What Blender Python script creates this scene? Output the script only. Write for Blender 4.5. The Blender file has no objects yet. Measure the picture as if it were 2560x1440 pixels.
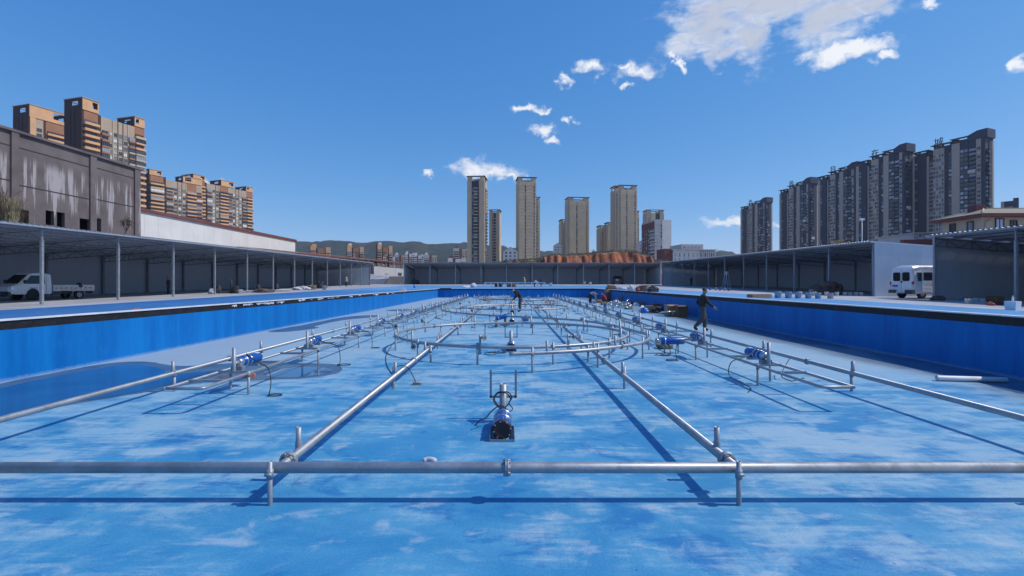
import bpy, math, random
import numpy as np
from mathutils import Vector, Matrix, noise as mnoise

random.seed(7)
SC = bpy.context.scene
COL = SC.collection
R = math.radians
# ------------------------------------------------------------------ camera
F, CX, CY, CAMZ = 1183.0, 1276.0, 709.0, 1.9          # focal length in photo pixels, vanishing point, eye height over the pool floor
cam = bpy.data.cameras.new('camera')
cam_o = bpy.data.objects.new('camera', cam)
COL.objects.link(cam_o)
cam_o.location = (0, 0, CAMZ)
cam_o.rotation_euler = (R(90), 0, 0)
cam.sensor_width = 36.0
cam.lens = 36.0 * F / 2560.0
cam.shift_x = (1280 - CX) / 2560.0
cam.shift_y = -(720 - CY) / 2560.0
cam.clip_start = 0.1
cam.clip_end = 12000
SC.camera = cam_o
# ------------------------------------------------------------------ view
SC.render.engine = 'CYCLES'
SC.view_settings.view_transform = 'Standard'
SC.view_settings.look = 'None'
SC.view_settings.gamma = 1.0
SC.view_settings.use_curve_mapping = False
SC.view_settings.exposure = 0.08
SC.cycles.use_denoising = True
SC.cycles.max_bounces = 6
SC.cycles.diffuse_bounces = 3
SC.cycles.glossy_bounces = 3
SC.cycles.transparent_max_bounces = 6
# ------------------------------------------------------------------ sun
SUN_EL, SUN_AZ = 49.0, 93.0            # azimuth clockwise from +Y (the view direction)
sd = Vector((math.sin(R(SUN_AZ)) * math.cos(R(SUN_EL)), math.cos(R(SUN_AZ)) * math.cos(R(SUN_EL)), math.sin(R(SUN_EL))))
sun = bpy.data.lights.new('sun', 'SUN')
sun.energy = 3.3
sun.angle = R(0.53)
sun.color = (1.0, 0.94, 0.86)
sun_o = bpy.data.objects.new('sun', sun)
COL.objects.link(sun_o)
sun_o.rotation_euler = sd.to_track_quat('Z', 'Y').to_euler()
# ------------------------------------------------------------------ sky and clouds
world = bpy.data.worlds.new('World')
SC.world = world
world.use_nodes = True
world.cycles.sampling_method = 'MANUAL'
world.cycles.sample_map_resolution = 512
WN, WL = world.node_tree.nodes, world.node_tree.links
WN.clear()


def wn(t, **kw):
    n = WN.new(t)
    for k, v in kw.items():
        setattr(n, k, v)
    return n


def wmath(op, a, b=None, c=None):
    n = wn('ShaderNodeMath', operation=op)
    for i, x in enumerate((a, b, c)):
        if x is None:
            continue
        if isinstance(x, (int, float)):
            n.inputs[i].default_value = x
        else:
            WL.new(x, n.inputs[i])
    return n.outputs[0]


sky = wn('ShaderNodeTexSky', sky_type='NISHITA')
sky.sun_disc = False
sky.sun_elevation = R(SUN_EL)
sky.sun_rotation = R(SUN_AZ)
sky.altitude = 2500
sky.air_density = 1.0
sky.dust_density = 0.0
sky.ozone_density = 6.0
bg = wn('ShaderNodeBackground')
bg.inputs['Strength'].default_value = 0.15
wout = wn('ShaderNodeOutputWorld')
tc = wn('ShaderNodeTexCoord')
sep = wn('ShaderNodeSeparateXYZ')
WL.new(tc.outputs['Generated'], sep.inputs[0])
az = wmath('ARCTAN2', sep.outputs[0], sep.outputs[1])
el = wmath('ARCSINE', sep.outputs[2])
comb = wn('ShaderNodeCombineXYZ')
WL.new(az, comb.inputs[0])
WL.new(el, comb.inputs[1])
P = comb.outputs[0]


def ae(px, py):
    d = Vector(((px - CX) / F, 1.0, -(py - CY) / F)).normalized()
    return math.atan2(d.x, d.y), math.asin(d.z)


# cumulus clouds: (photo x, y, half width, half height) turned into azimuth and elevation
CLOUDS = [(1950, -30, 300, 120), (1780, 50, 120, 100), (1800, 130, 50, 40), (1880, 90, 70, 80), (2060, 40, 150, 75), (2190, 10, 110, 50),
          (2080, 128, 70, 26), (2150, 118, 80, 24), (2215, 138, 46, 16), (1700, 150, 12, 26),
          (1600, 182, 58, 24), (1480, 168, 44, 18), (1412, 198, 18, 15), (1556, 178, 26, 10),
          (1310, 270, 26, 10), (1345, 276, 26, 9), (1358, 326, 36, 17), (1378, 350, 28, 9), (1428, 296, 20, 9), (1570, 224, 18, 7),
          (1185, 422, 70, 26), (1235, 432, 60, 18), (1275, 440, 30, 9), (1075, 443, 14, 10),
          (1835, 548, 60, 13), (1940, 556, 70, 10), (2555, 170, 26, 26), (2320, 8, 26, 16), (520, 452, 26, 10)]
# the same kind of scattered cumulus goes on round the rest of the sky
rc = random.Random(3)
EXTRA = []
for _ in range(14):
    a = rc.uniform(1.1, 5.2)
    EXTRA.append((a if a < math.pi else a - 2 * math.pi, rc.uniform(0.15, 0.9), rc.uniform(0.06, 0.22), rc.uniform(0.03, 0.09)))
blobs = []
for (px, py, rx, ry) in CLOUDS:
    a0, e0 = ae(px, py)
    a1, _ = ae(px + rx, py)
    _, e1 = ae(px, py - ry)
    blobs.append((a0, e0, max(abs(a1 - a0), 0.004), max(abs(e1 - e0), 0.004)))
blobs += EXTRA


def wnoise(scale, detail, rough, vec=P, dist=0.0):
    n = wn('ShaderNodeTexNoise')
    n.inputs['Scale'].default_value = scale
    n.inputs['Detail'].default_value = detail
    n.inputs['Roughness'].default_value = rough
    n.inputs['Distortion'].default_value = dist
    WL.new(vec, n.inputs['Vector'])
    return n


warp = wnoise(22.0, 6.0, 0.6)
wv = wn('ShaderNodeVectorMath', operation='MULTIPLY_ADD')
WL.new(warp.outputs['Color'], wv.inputs[0])
wv.inputs[1].default_value = (0.10, 0.07, 0)
WL.new(P, wv.inputs[2])
wv2 = wn('ShaderNodeVectorMath', operation='ADD')
WL.new(wv.outputs[0], wv2.inputs[0])
wv2.inputs[1].default_value = (-0.05, -0.035, 0)
PW = wv2.outputs[0]
field = None
field_big = None
for bi, (a0, e0, ra, re) in enumerate(blobs):
    ma = wn('ShaderNodeVectorMath', operation='MULTIPLY_ADD')
    WL.new(PW, ma.inputs[0])
    ma.inputs[1].default_value = (1 / ra, 1 / re, 0)
    ma.inputs[2].default_value = (-a0 / ra, -e0 / re, 0)
    ln = wn('ShaderNodeVectorMath', operation='LENGTH')
    WL.new(ma.outputs[0], ln.inputs[0])
    field = ln.outputs['Value'] if field is None else wmath('MINIMUM', field, ln.outputs['Value'])
    if bi < 6 or bi >= len(CLOUDS):
        field_big = ln.outputs['Value'] if field_big is None else wmath('MINIMUM', field_big, ln.outputs['Value'])
wm = wn('ShaderNodeMapping')
wm.inputs['Rotation'].default_value = (0, 0, 0.5)
wm.inputs['Scale'].default_value = (0.6, 1.5, 1)
WL.new(P, wm.inputs['Vector'])
n1 = wnoise(12.0, 9.0, 0.56, wm.outputs[0], 0.5)
n2 = wnoise(46.0, 8.0, 0.60, wm.outputs[0], 0.9)
cov = wmath('SUBTRACT', 1.0, field)                                     # 1 in the middle of a cloud, 0 at its rim
cov = wmath('MAXIMUM', cov, -1.5)
dn = wmath('ADD', wmath('MULTIPLY', wmath('SUBTRACT', n1.outputs['Fac'], 0.5), 2.3), wmath('MULTIPLY', wmath('SUBTRACT', n2.outputs['Fac'], 0.5), 1.0))
dens = wmath('ADD', wmath('MULTIPLY', cov, 1.0), wmath('ADD', dn, 0.26))
mr = wn('ShaderNodeMapRange', interpolation_type='SMOOTHSTEP')
WL.new(dens, mr.inputs['Value'])
mr.inputs['From Min'].default_value = 0.0
mr.inputs['From Max'].default_value = 1.15
alpha = mr.outputs['Result']
# thick middles seen from below are grey, thin rims bright
mr2 = wn('ShaderNodeMapRange', interpolation_type='SMOOTHSTEP')
WL.new(wmath('ADD', wmath('SUBTRACT', 1.0, field_big), wmath('MULTIPLY', wmath('SUBTRACT', n1.outputs['Fac'], 0.5), 1.3)), mr2.inputs['Value'])
mr2.inputs['From Min'].default_value = 0.1
mr2.inputs['From Max'].default_value = 0.75
mixc = wn('ShaderNodeMix', data_type='RGBA')
WL.new(mr2.outputs['Result'], mixc.inputs['Factor'])
mixc.inputs[6].default_value = (5.9, 6.05, 6.35, 1)
mixc.inputs[7].default_value = (3.5, 3.8, 4.6, 1)
# the camera's colour response on the clear sky: each channel with its own contrast and gain
srgb = wn('ShaderNodeSeparateColor')
WL.new(sky.outputs['Color'], srgb.inputs[0])
crgb = wn('ShaderNodeCombineColor')
for i, (pw, gn) in enumerate(((1.25, 0.58), (0.70, 1.20), (0.40, 2.55))):
    WL.new(wmath('MULTIPLY', wmath('POWER', wmath('MAXIMUM', srgb.outputs[i], 0.0001), pw), gn), crgb.inputs[i])
mixs = wn('ShaderNodeMix', data_type='RGBA')
WL.new(wmath('MULTIPLY', alpha, 0.96), mixs.inputs['Factor'])
WL.new(crgb.outputs[0], mixs.inputs[6])
WL.new(mixc.outputs[2], mixs.inputs[7])
WL.new(mixs.outputs[2], bg.inputs['Color'])
WL.new(bg.outputs[0], wout.inputs['Surface'])
# ================================================================== helpers
def X_(px, y):
    return (px - CX) / F * y


def Z_(py, y):
    return CAMZ - (py - CY) / F * y


class MB:
    """Collects boxes, bars, tubes and lathes; obj() links them as one mesh."""

    def __init__(s):
        s.v, s.f, s.m, s.s = [], [], [], []

    def add(s, vs, fs, mi=0, smooth=False):
        o = len(s.v)
        s.v += [tuple(v) for v in vs]
        for f in fs:
            s.f.append([i + o for i in f])
            s.m.append(mi)
            s.s.append(smooth)
        return s

    def box(s, x0, x1, y0, y1, z0, z1, mi=0):
        vs = [(x, y, z) for z in (z0, z1) for y in (y0, y1) for x in (x0, x1)]
        return s.add(vs, [(0, 2, 3, 1), (4, 5, 7, 6), (0, 1, 5, 4), (2, 6, 7, 3), (0, 4, 6, 2), (1, 3, 7, 5)], mi)

    def tbox(s, x0, x1, y0, y1, z0, z1, tx=0.0, ty=0.0, mi=0):
        """box whose top is drawn in by tx, ty"""
        vs = [(x0, y0, z0), (x1, y0, z0), (x0, y1, z0), (x1, y1, z0), (x0 + tx, y0 + ty, z1), (x1 - tx, y0 + ty, z1), (x0 + tx, y1 - ty, z1), (x1 - tx, y1 - ty, z1)]
        return s.add(vs, [(0, 2, 3, 1), (4, 5, 7, 6), (0, 1, 5, 4), (2, 6, 7, 3), (0, 4, 6, 2), (1, 3, 7, 5)], mi)

    def bar(s, p, q, w, h, mi=0, up=(0, 0, 1)):
        p, q = Vector(p), Vector(q)
        d = (q - p).normalized()
        a = d.cross(Vector(up))
        if a.length < 1e-4:
            a = d.cross(Vector((0, 1, 0)))
        a.normalize()
        b = a.cross(d)
        vs = []
        for c in (p, q):
            for (i, j) in ((-1, -1), (1, -1), (1, 1), (-1, 1)):
                vs.append(c + a * (i * w / 2) + b * (j * h / 2))
        return s.add(vs, [(3, 2, 1, 0), (4, 5, 6, 7), (0, 1, 5, 4), (1, 2, 6, 5), (2, 3, 7, 6), (3, 0, 4, 7)], mi)

    def tube(s, pts, r, n=10, mi=0, closed=False, cap=True, capmi=None):
        pts = [Vector(p) for p in pts]
        k = len(pts)
        rs = r if isinstance(r, (list, tuple)) else [r] * k
        ref = None
        vs, fs = [], []
        for i, p in enumerate(pts):
            if closed:
                t = pts[(i + 1) % k] - pts[i - 1]
            else:
                t = pts[min(i + 1, k - 1)] - pts[max(i - 1, 0)]
            t.normalize()
            if ref is None:
                ref = Vector((0, 0, 1)) if abs(t.z) < 0.9 else Vector((1, 0, 0))
            a = t.cross(ref).normalized()
            b = a.cross(t).normalized()
            ref = b
            for j in range(n):
                an = 2 * math.pi * j / n
                vs.append(p + a * (math.cos(an) * rs[i]) + b * (math.sin(an) * rs[i]))
        for i in range(k if closed else k - 1):
            i2 = (i + 1) % k
            for j in range(n):
                j2 = (j + 1) % n
                fs.append((i * n + j, i * n + j2, i2 * n + j2, i2 * n + j))
        s.add(vs, fs, mi, True)
        if cap and not closed:
            o = len(s.v) - len(vs)
            cm = mi if capmi is None else capmi
            s.f.append([o + j for j in range(n)][::-1])
            s.f.append([o + (k - 1) * n + j for j in range(n)])
            s.m += [cm, cm]
            s.s += [False, False]
        return s

    def cyl(s, p, q, r, n=12, mi=0, capmi=None):
        return s.tube([p, q], r, n, mi, capmi=capmi)

    def lathe(s, prof, n=16, o=(0, 0, 0), axis='z', mi=0, smooth=True):
        o = Vector(o)
        vs, fs = [], []
        for (r, z) in prof:
            for j in range(n):
                a = 2 * math.pi * j / n
                c, d = math.cos(a) * r, math.sin(a) * r
                vs.append(o + (Vector((c, d, z)) if axis == 'z' else Vector((c, -z, d)) if axis == '-y' else Vector((d, z, c)) if axis == 'y' else Vector((z, c, d))))
        for i in range(len(prof) - 1):
            for j in range(n):
                j2 = (j + 1) % n
                fs.append((i * n + j, i * n + j2, (i + 1) * n + j2, (i + 1) * n + j))
        return s.add(vs, fs, mi, smooth)

    def prism(s, poly, y0, y1, mi=0, axis='y', cap=True):
        """polygon in (a, b) swept along an axis; axis y: (x, z), axis x: (y, z), axis z: (x, y)"""
        n = len(poly)
        f = {'y': lambda a, b, t: (a, t, b), 'x': lambda a, b, t: (t, a, b), 'z': lambda a, b, t: (a, b, t)}[axis]
        vs = [f(a, b, y0) for a, b in poly] + [f(a, b, y1) for a, b in poly]
        fs = [(i, (i + 1) % n, n + (i + 1) % n, n + i) for i in range(n)]
        if cap:
            fs += [tuple(range(n))[::-1], tuple(range(n, 2 * n))]
        return s.add(vs, fs, mi)

    def mesh(s, name, mats):
        me = bpy.data.meshes.new(name)
        me.from_pydata(s.v, [], s.f)
        mats = mats if isinstance(mats, (list, tuple)) else [mats]
        for m in mats:
            me.materials.append(m)
        me.polygons.foreach_set('material_index', s.m)
        me.polygons.foreach_set('use_smooth', s.s)
        me.update()
        return me


def fixn(me):
    import bmesh
    bm = bmesh.new()
    bm.from_mesh(me)
    bmesh.ops.recalc_face_normals(bm, faces=bm.faces)
    bm.to_mesh(me)
    bm.free()
    return me


def place(name, data, parent=None, loc=None, rz=None, rot=None, scale=None):
    o = bpy.data.objects.new(name, data)
    COL.objects.link(o)
    if parent is not None:
        o.parent = parent
    if loc is not None:
        o.location = loc
    if rz is not None:
        o.rotation_euler = (0, 0, rz)
    if rot is not None:
        o.rotation_euler = rot
    if scale is not None:
        o.scale = scale
    return o


def part(name, mb, mats, parent, loc=None, rz=None, rot=None):
    return place(name, fixn(mb.mesh(name, mats)), parent, loc, rz, rot)


def tag(o, label, cat, group=None):
    o['label'] = label
    o['category'] = cat
    if group:
        o['group'] = group
    return o


def thing(name, label, cat, loc=(0, 0, 0), rz=0.0, group=None):
    o = bpy.data.objects.new(name, None)
    o.empty_display_size = 0.3
    COL.objects.link(o)
    o.location = loc
    o.rotation_euler = (0, 0, rz)
    return tag(o, label, cat, group)


def solid(name, mb, mats, label, cat, loc=None, rz=None, group=None, rot=None):
    """a thing that is one mesh"""
    return tag(place(name, fixn(mb.mesh(name, mats)), None, loc, rz, rot), label, cat, group)


def struct(name, mb, mats, kind='structure', loc=None):
    o = place(name, fixn(mb.mesh(name, mats)), None, loc)
    o['kind'] = kind
    return o


ORD = ['first', 'second', 'third', 'fourth', 'fifth', 'sixth', 'seventh', 'eighth', 'ninth', 'tenth', 'eleventh', 'twelfth', 'thirteenth', 'fourteenth', 'fifteenth', 'sixteenth', 'seventeenth']


def smooth_pts(pts, sub=6, closed=False):
    """Catmull-Rom through the given points"""
    pts = [Vector(p) for p in pts]
    n = len(pts)
    out = []
    for i in range(n if closed else n - 1):
        p0 = pts[(i - 1) % n] if closed else pts[max(i - 1, 0)]
        p1, p2 = pts[i], pts[(i + 1) % n]
        p3 = pts[(i + 2) % n] if closed else pts[min(i + 2, n - 1)]
        for k in range(sub):
            t = k / sub
            out.append(0.5 * ((2 * p1) + (p2 - p0) * t + (2 * p0 - 5 * p1 + 4 * p2 - p3) * t * t + (3 * p1 - p0 - 3 * p2 + p3) * t ** 3))
    if not closed:
        out.append(pts[-1])
    return out


# ================================================================== materials
MATS = {}


class NT:
    def __init__(s, name):
        s.mat = bpy.data.materials.new(name)
        s.mat.use_nodes = True
        s.n, s.l = s.mat.node_tree.nodes, s.mat.node_tree.links
        s.b = s.n['Principled BSDF']
        s.tc = s.n.new('ShaderNodeTexCoord')
        MATS[name] = s.mat

    def inp(s, node, key, val):
        sock = node.inputs[key]
        if hasattr(val, 'is_linked') or isinstance(val, bpy.types.NodeSocket):
            s.l.new(val, sock)
        else:
            sock.default_value = val

    def mapping(s, scale=(1, 1, 1), coord='Object', rot=(0, 0, 0), loc=(0, 0, 0)):
        m = s.n.new('ShaderNodeMapping')
        m.inputs['Scale'].default_value = scale
        m.inputs['Rotation'].default_value = rot
        m.inputs['Location'].default_value = loc
        s.l.new(s.tc.outputs[coord], m.inputs['Vector'])
        return m.outputs[0]

    def noise(s, scale, detail=4, rough=0.55, vec=None, dist=0.0):
        n = s.n.new('ShaderNodeTexNoise')
        n.inputs['Scale'].default_value = scale
        n.inputs['Detail'].default_value = detail
        n.inputs['Roughness'].default_value = rough
        n.inputs['Distortion'].default_value = dist
        s.l.new(vec if vec is not None else s.tc.outputs['Object'], n.inputs['Vector'])
        return n.outputs['Fac']

    def math(s, op, a, b=0.0, c=0.0):
        n = s.n.new('ShaderNodeMath')
        n.operation = op
        for i, x in enumerate((a, b, c)):
            s.inp(n, i, x) if not isinstance(x, (int, float)) else setattr(n.inputs[i], 'default_value', x)
        return n.outputs[0]

    def ramp(s, fac, lo, hi, smooth=True, out=(0.0, 1.0)):
        n = s.n.new('ShaderNodeMapRange')
        n.interpolation_type = 'SMOOTHSTEP' if smooth else 'LINEAR'
        s.l.new(fac, n.inputs['Value'])
        n.inputs['From Min'].default_value = lo
        n.inputs['From Max'].default_value = hi
        n.inputs['To Min'].default_value = out[0]
        n.inputs['To Max'].default_value = out[1]
        return n.outputs['Result']

    def mix(s, fac, a, b, blend='MIX'):
        n = s.n.new('ShaderNodeMix')
        n.data_type = 'RGBA'
        n.blend_type = blend
        s.inp(n, 0, fac)
        for k, v in ((6, a), (7, b)):
            if isinstance(v, tuple):
                n.inputs[k].default_value = (*v[:3], 1)
            else:
                s.l.new(v, n.inputs[k])
        return n.outputs[2]

    def bump(s, h, strength=0.3, dist=0.02):
        n = s.n.new('ShaderNodeBump')
        n.inputs['Strength'].default_value = strength
        n.inputs['Distance'].default_value = dist
        s.l.new(h, n.inputs['Height'])
        s.l.new(n.outputs[0], s.b.inputs['Normal'])

    def done(s, col=None, rough=None, metal=None):
        if col is not None:
            s.b.inputs['Base Color'].default_value = (*col, 1) if isinstance(col, tuple) else (0, 0, 0, 1)
            if not isinstance(col, tuple):
                s.l.new(col, s.b.inputs['Base Color'])
        if rough is not None:
            s.inp(s.b, 'Roughness', rough)
        if metal is not None:
            s.inp(s.b, 'Metallic', metal)
        return s.mat


def mat(name, col, rough=0.6, metal=0.0, var=0.18, scale=2.0, stretch=(1, 1, 1), bump=0.0, bscale=40, dirt=None, coord='Object'):
    t = NT(name)
    v = t.mapping(stretch, coord)
    n = t.noise(scale, 6, 0.6, v)
    lo = tuple(c * (1 - var) for c in col)
    hi = tuple(min(1, c * (1 + var)) for c in col)
    c = t.mix(t.ramp(n, 0.3, 0.7), lo, hi)
    if dirt:
        d = t.noise(scale * 3.1, 5, 0.65, v, 0.4)
        c = t.mix(t.ramp(d, 0.52, 0.75), c, dirt)
    if bump:
        t.bump(t.noise(bscale, 4, 0.6), bump, 0.02)
    return t.done(c, t.ramp(n, 0.2, 0.8, out=(max(0.05, rough - 0.08), min(1, rough + 0.08))), metal)


def emit_free_window(name, dark, light, rough=0.12):
    """glazing whose tint differs from pane to pane (curtains, blinds, open sashes)"""
    t = NT(name)
    oi = t.n.new('ShaderNodeObjectInfo')
    f = t.ramp(oi.outputs['Random'], 0.45, 1.0)
    c = t.mix(f, dark, light)
    m = t.done(c, rough, 0.0)
    t.b.inputs['Specular IOR Level'].default_value = 0.6
    return m


# ---- pool floor: sprayed blue over pale cement, worn through in streaks
def make_floor_mat():
    t = NT('pool_floor_paint')
    big = t.noise(0.20, 5, 0.55, t.mapping((0.8, 1.0, 1)))
    mid = t.noise(1.15, 7, 0.63, t.mapping((0.8, 1.15, 1)), 0.5)
    dab = t.noise(3.0, 6, 0.6, t.mapping((0.55, 1.6, 1)), 0.25)
    brush = t.noise(7.0, 4, 0.6, t.mapping((0.35, 2.6, 1), rot=(0, 0, 0.06)), 0.2)
    diag = t.noise(5.0, 5, 0.6, t.mapping((2.2, 0.4, 1), rot=(0, 0, -0.5)), 0.3)
    fine = t.noise(60, 3, 0.7)
    f = t.math('ADD', t.math('MULTIPLY', mid, 0.36), t.math('MULTIPLY', dab, 0.28))
    f = t.math('ADD', f, t.math('MULTIPLY', big, 0.36))
    f = t.math('ADD', f, t.math('MULTIPLY', t.math('SUBTRACT', brush, 0.5), 0.16))
    f = t.math('ADD', f, t.math('MULTIPLY', t.math('SUBTRACT', diag, 0.5), 0.10))
    dg = t.n.new('ShaderNodeTexVoronoi')                 # square roller dabs
    dg.feature = 'SMOOTH_F1'
    dg.distance = 'CHEBYCHEV'
    dg.inputs['Scale'].default_value = 1.0
    dg.inputs['Smoothness'].default_value = 0.35
    dg.inputs['Randomness'].default_value = 0.35
    t.l.new(t.mapping((1.9, 3.4, 0.0)), dg.inputs['Vector'])
    dgs = t.n.new('ShaderNodeSeparateColor')
    t.l.new(dg.outputs['Color'], dgs.inputs[0])
    f = t.math('ADD', f, t.math('MULTIPLY', t.math('SUBTRACT', dgs.outputs[0], 0.5), t.ramp(t.noise(0.3, 3, 0.5, t.mapping((1, 1, 1), loc=(2, 8, 0))), 0.45, 0.62, out=(0.0, 0.13))))
    # the far half of the floor is more worn than the near half
    sy = t.n.new('ShaderNodeSeparateXYZ')
    t.l.new(t.tc.outputs['Object'], sy.inputs[0])
    f = t.math('ADD', f, t.ramp(sy.outputs[1], 3, 17, out=(-0.03, 0.055)))
    ax = t.math('ABSOLUTE', t.math('ADD', sy.outputs[0], t.math('MULTIPLY', t.math('SUBTRACT', big, 0.5), 6.0)))
    f = t.math('ADD', f, t.ramp(ax, 1.5, 6.0, out=(-0.01, 0.06)))
    worn = t.math('MULTIPLY', t.ramp(f, 0.45, 0.575), 0.92)
    paint = t.mix(t.ramp(mid, 0.35, 0.65), (0.032, 0.230, 0.46), (0.078, 0.312, 0.52))
    deep = t.ramp(t.noise(1.4, 6, 0.62, t.mapping((0.9, 1.3, 1), loc=(7, 3, 0)), 0.8), 0.54, 0.64)
    paint = t.mix(t.math('MULTIPLY', deep, 0.8), paint, (0.010, 0.165, 0.42))
    c = t.mix(worn, paint, t.mix(t.ramp(big, 0.4, 0.6), (0.245, 0.43, 0.57), (0.31, 0.455, 0.555)))
    bare = t.ramp(t.noise(1.9, 6, 0.62, t.mapping((0.85, 1.4, 1), loc=(3, 9, 0)), 0.4), 0.57, 0.70)
    c = t.mix(t.math('MULTIPLY', bare, 0.6), c, (0.40, 0.51, 0.60))
    # edges of the floor, by the left wall: bare grey screed
    sx = t.n.new('ShaderNodeSeparateXYZ')
    t.l.new(t.tc.outputs['Object'], sx.inputs[0])
    wob = t.math('MULTIPLY', t.math('SUBTRACT', t.noise(0.35, 4, 0.6), 0.5), 5.0)
    lx = t.math('ADD', sx.outputs[0], wob)
    c = t.mix(t.math('MULTIPLY', t.ramp(lx, -6.2, -8.6), 0.7), c, (0.30, 0.38, 0.47))
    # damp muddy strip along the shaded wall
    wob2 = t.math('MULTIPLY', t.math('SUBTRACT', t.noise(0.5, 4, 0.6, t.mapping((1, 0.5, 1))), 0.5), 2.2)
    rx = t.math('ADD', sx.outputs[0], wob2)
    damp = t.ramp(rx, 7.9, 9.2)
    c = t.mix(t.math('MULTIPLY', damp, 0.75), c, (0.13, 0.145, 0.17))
    # dark specks, pits
    sp = t.n.new('ShaderNodeTexVoronoi')
    sp.inputs['Scale'].default_value = 7.5
    t.l.new(t.tc.outputs['Object'], sp.inputs['Vector'])
    spot = t.ramp(sp.outputs['Distance'], 0.085, 0.05)
    spot = t.math('MULTIPLY', spot, t.ramp(t.noise(1.3, 3), 0.42, 0.58))
    c = t.mix(t.math('MULTIPLY', spot, 0.7), c, (0.03, 0.06, 0.13))
    cr = t.n.new('ShaderNodeTexVoronoi')
    cr.feature = 'DISTANCE_TO_EDGE'
    cr.inputs['Scale'].default_value = 0.33
    wv_ = t.n.new('ShaderNodeVectorMath')
    wv_.operation = 'MULTIPLY_ADD'
    nz = t.n.new('ShaderNodeTexNoise')
    nz.inputs['Scale'].default_value = 1.6
    nz.inputs['Detail'].default_value = 5
    t.l.new(t.tc.outputs['Object'], nz.inputs['Vector'])
    t.l.new(nz.outputs['Color'], wv_.inputs[0])
    wv_.inputs[1].default_value = (0.9, 0.9, 0)
    t.l.new(t.tc.outputs['Object'], wv_.inputs[2])
    t.l.new(wv_.outputs[0], cr.inputs['Vector'])
    crack = t.math('MULTIPLY', t.ramp(cr.outputs['Distance'], 0.004, 0.0015), t.ramp(t.noise(0.5, 2), 0.52, 0.6))
    c = t.mix(t.math('MULTIPLY', crack, 0.4), c, (0.05, 0.10, 0.2))
    scr = t.math('MULTIPLY', t.ramp(t.noise(2.0, 3, 0.5, t.mapping((5.0, 0.25, 1), rot=(0, 0, -0.45)), 0.2), 0.70, 0.76), t.ramp(t.noise(0.7, 2, 0.5, t.mapping((1, 1, 1), loc=(5, 5, 0))), 0.5, 0.6))
    c = t.mix(t.math('MULTIPLY', scr, 0.5), c, (0.42, 0.50, 0.60))
    g = t.ramp(fine, 0.25, 0.75, out=(0.84, 1.12))
    c = t.mix(1.0, c, t_gray(t, g), 'MULTIPLY')
    h = t.math('ADD', t.math('MULTIPLY', fine, 0.35), t.math('MULTIPLY', t.noise(14, 5, 0.65), 0.65))
    t.bump(h, 0.3, 0.02)
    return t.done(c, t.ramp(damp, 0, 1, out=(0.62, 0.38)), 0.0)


def t_gray(t, fac):
    n = t.n.new('ShaderNodeCombineColor')
    for i in range(3):
        t.l.new(fac, n.inputs[i])
    return n.outputs[0]


def make_wall_paint():
    t = NT('pool_wall_paint')
    drip = t.noise(1.5, 6, 0.62, t.mapping((1.0, 1.0, 0.10)), 0.3)
    fine = t.noise(9.0, 5, 0.65, t.mapping((1.0, 1.0, 0.25)))
    c = t.mix(t.ramp(drip, 0.35, 0.68), (0.0, 0.125, 0.42), (0.002, 0.180, 0.53))
    c = t.mix(t.math('MULTIPLY', t.ramp(fine, 0.45, 0.75), 0.4), c, (0.006, 0.215, 0.59))
    sx = t.n.new('ShaderNodeSeparateXYZ')
    t.l.new(t.tc.outputs['Object'], sx.inputs[0])
    low = t.ramp(t.math('ADD', sx.outputs[2], t.math('MULTIPLY', fine, 0.12)), 0.14, 0.07)
    c = t.mix(t.math('MULTIPLY', low, 0.5), c, (0.25, 0.36, 0.5))
    t.bump(fine, 0.12, 0.01)
    t.b.inputs['Specular IOR Level'].default_value = 0.25
    return t.done(c, 0.55, 0.0)


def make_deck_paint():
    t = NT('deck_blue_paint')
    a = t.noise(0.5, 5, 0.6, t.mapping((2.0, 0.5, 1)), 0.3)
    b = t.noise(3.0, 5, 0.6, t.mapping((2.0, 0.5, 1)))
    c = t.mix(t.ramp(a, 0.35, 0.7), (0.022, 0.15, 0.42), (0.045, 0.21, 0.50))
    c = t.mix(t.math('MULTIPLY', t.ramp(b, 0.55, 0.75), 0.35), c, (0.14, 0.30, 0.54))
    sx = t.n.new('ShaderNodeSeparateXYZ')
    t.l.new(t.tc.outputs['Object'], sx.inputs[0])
    sunlit_tint = t.math('MAXIMUM', t.ramp(sx.outputs[0], 2, 14), t.ramp(sx.outputs[1], 45, 72))  # far and right deck lightened: sunlit brightness painted into the blue
    c = t.mix(t.math('MULTIPLY', sunlit_tint, 0.75), c, (0.15, 0.38, 0.66))
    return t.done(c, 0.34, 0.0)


def make_concrete(name, col, var=0.2):
    t = NT(name)
    a = t.noise(0.25, 6, 0.6)
    b = t.noise(2.5, 6, 0.65, None, 0.3)
    c = t.mix(t.ramp(a, 0.3, 0.7), tuple(x * (1 - var) for x in col), tuple(x * (1 + var) for x in col))
    c = t.mix(t.math('MULTIPLY', t.ramp(b, 0.55, 0.75), 0.5), c, tuple(x * 0.6 for x in col))
    t.bump(t.noise(30, 4, 0.6), 0.2, 0.02)
    return t.done(c, 0.8, 0.0)


def make_galv(name, col, rough, metal):
    t = NT(name)
    a = t.noise(3.0, 5, 0.65, t.mapping((1, 1, 1)), 0.4)
    b = t.noise(26, 4, 0.7)
    f = t.math('ADD', t.math('MULTIPLY', a, 0.7), t.math('MULTIPLY', b, 0.3))
    c = t.mix(t.ramp(f, 0.35, 0.65), tuple(x * 0.82 for x in col), tuple(min(1, x * 1.12) for x in col))
    sc = t.ramp(t.noise(11, 6, 0.75, None, 1.0), 0.66, 0.74)
    c = t.mix(t.math('MULTIPLY', sc, 0.45), c, (0.09, 0.09, 0.10))
    return t.done(c, t.ramp(f, 0.3, 0.7, out=(rough - 0.1, rough + 0.12)), metal)


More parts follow.
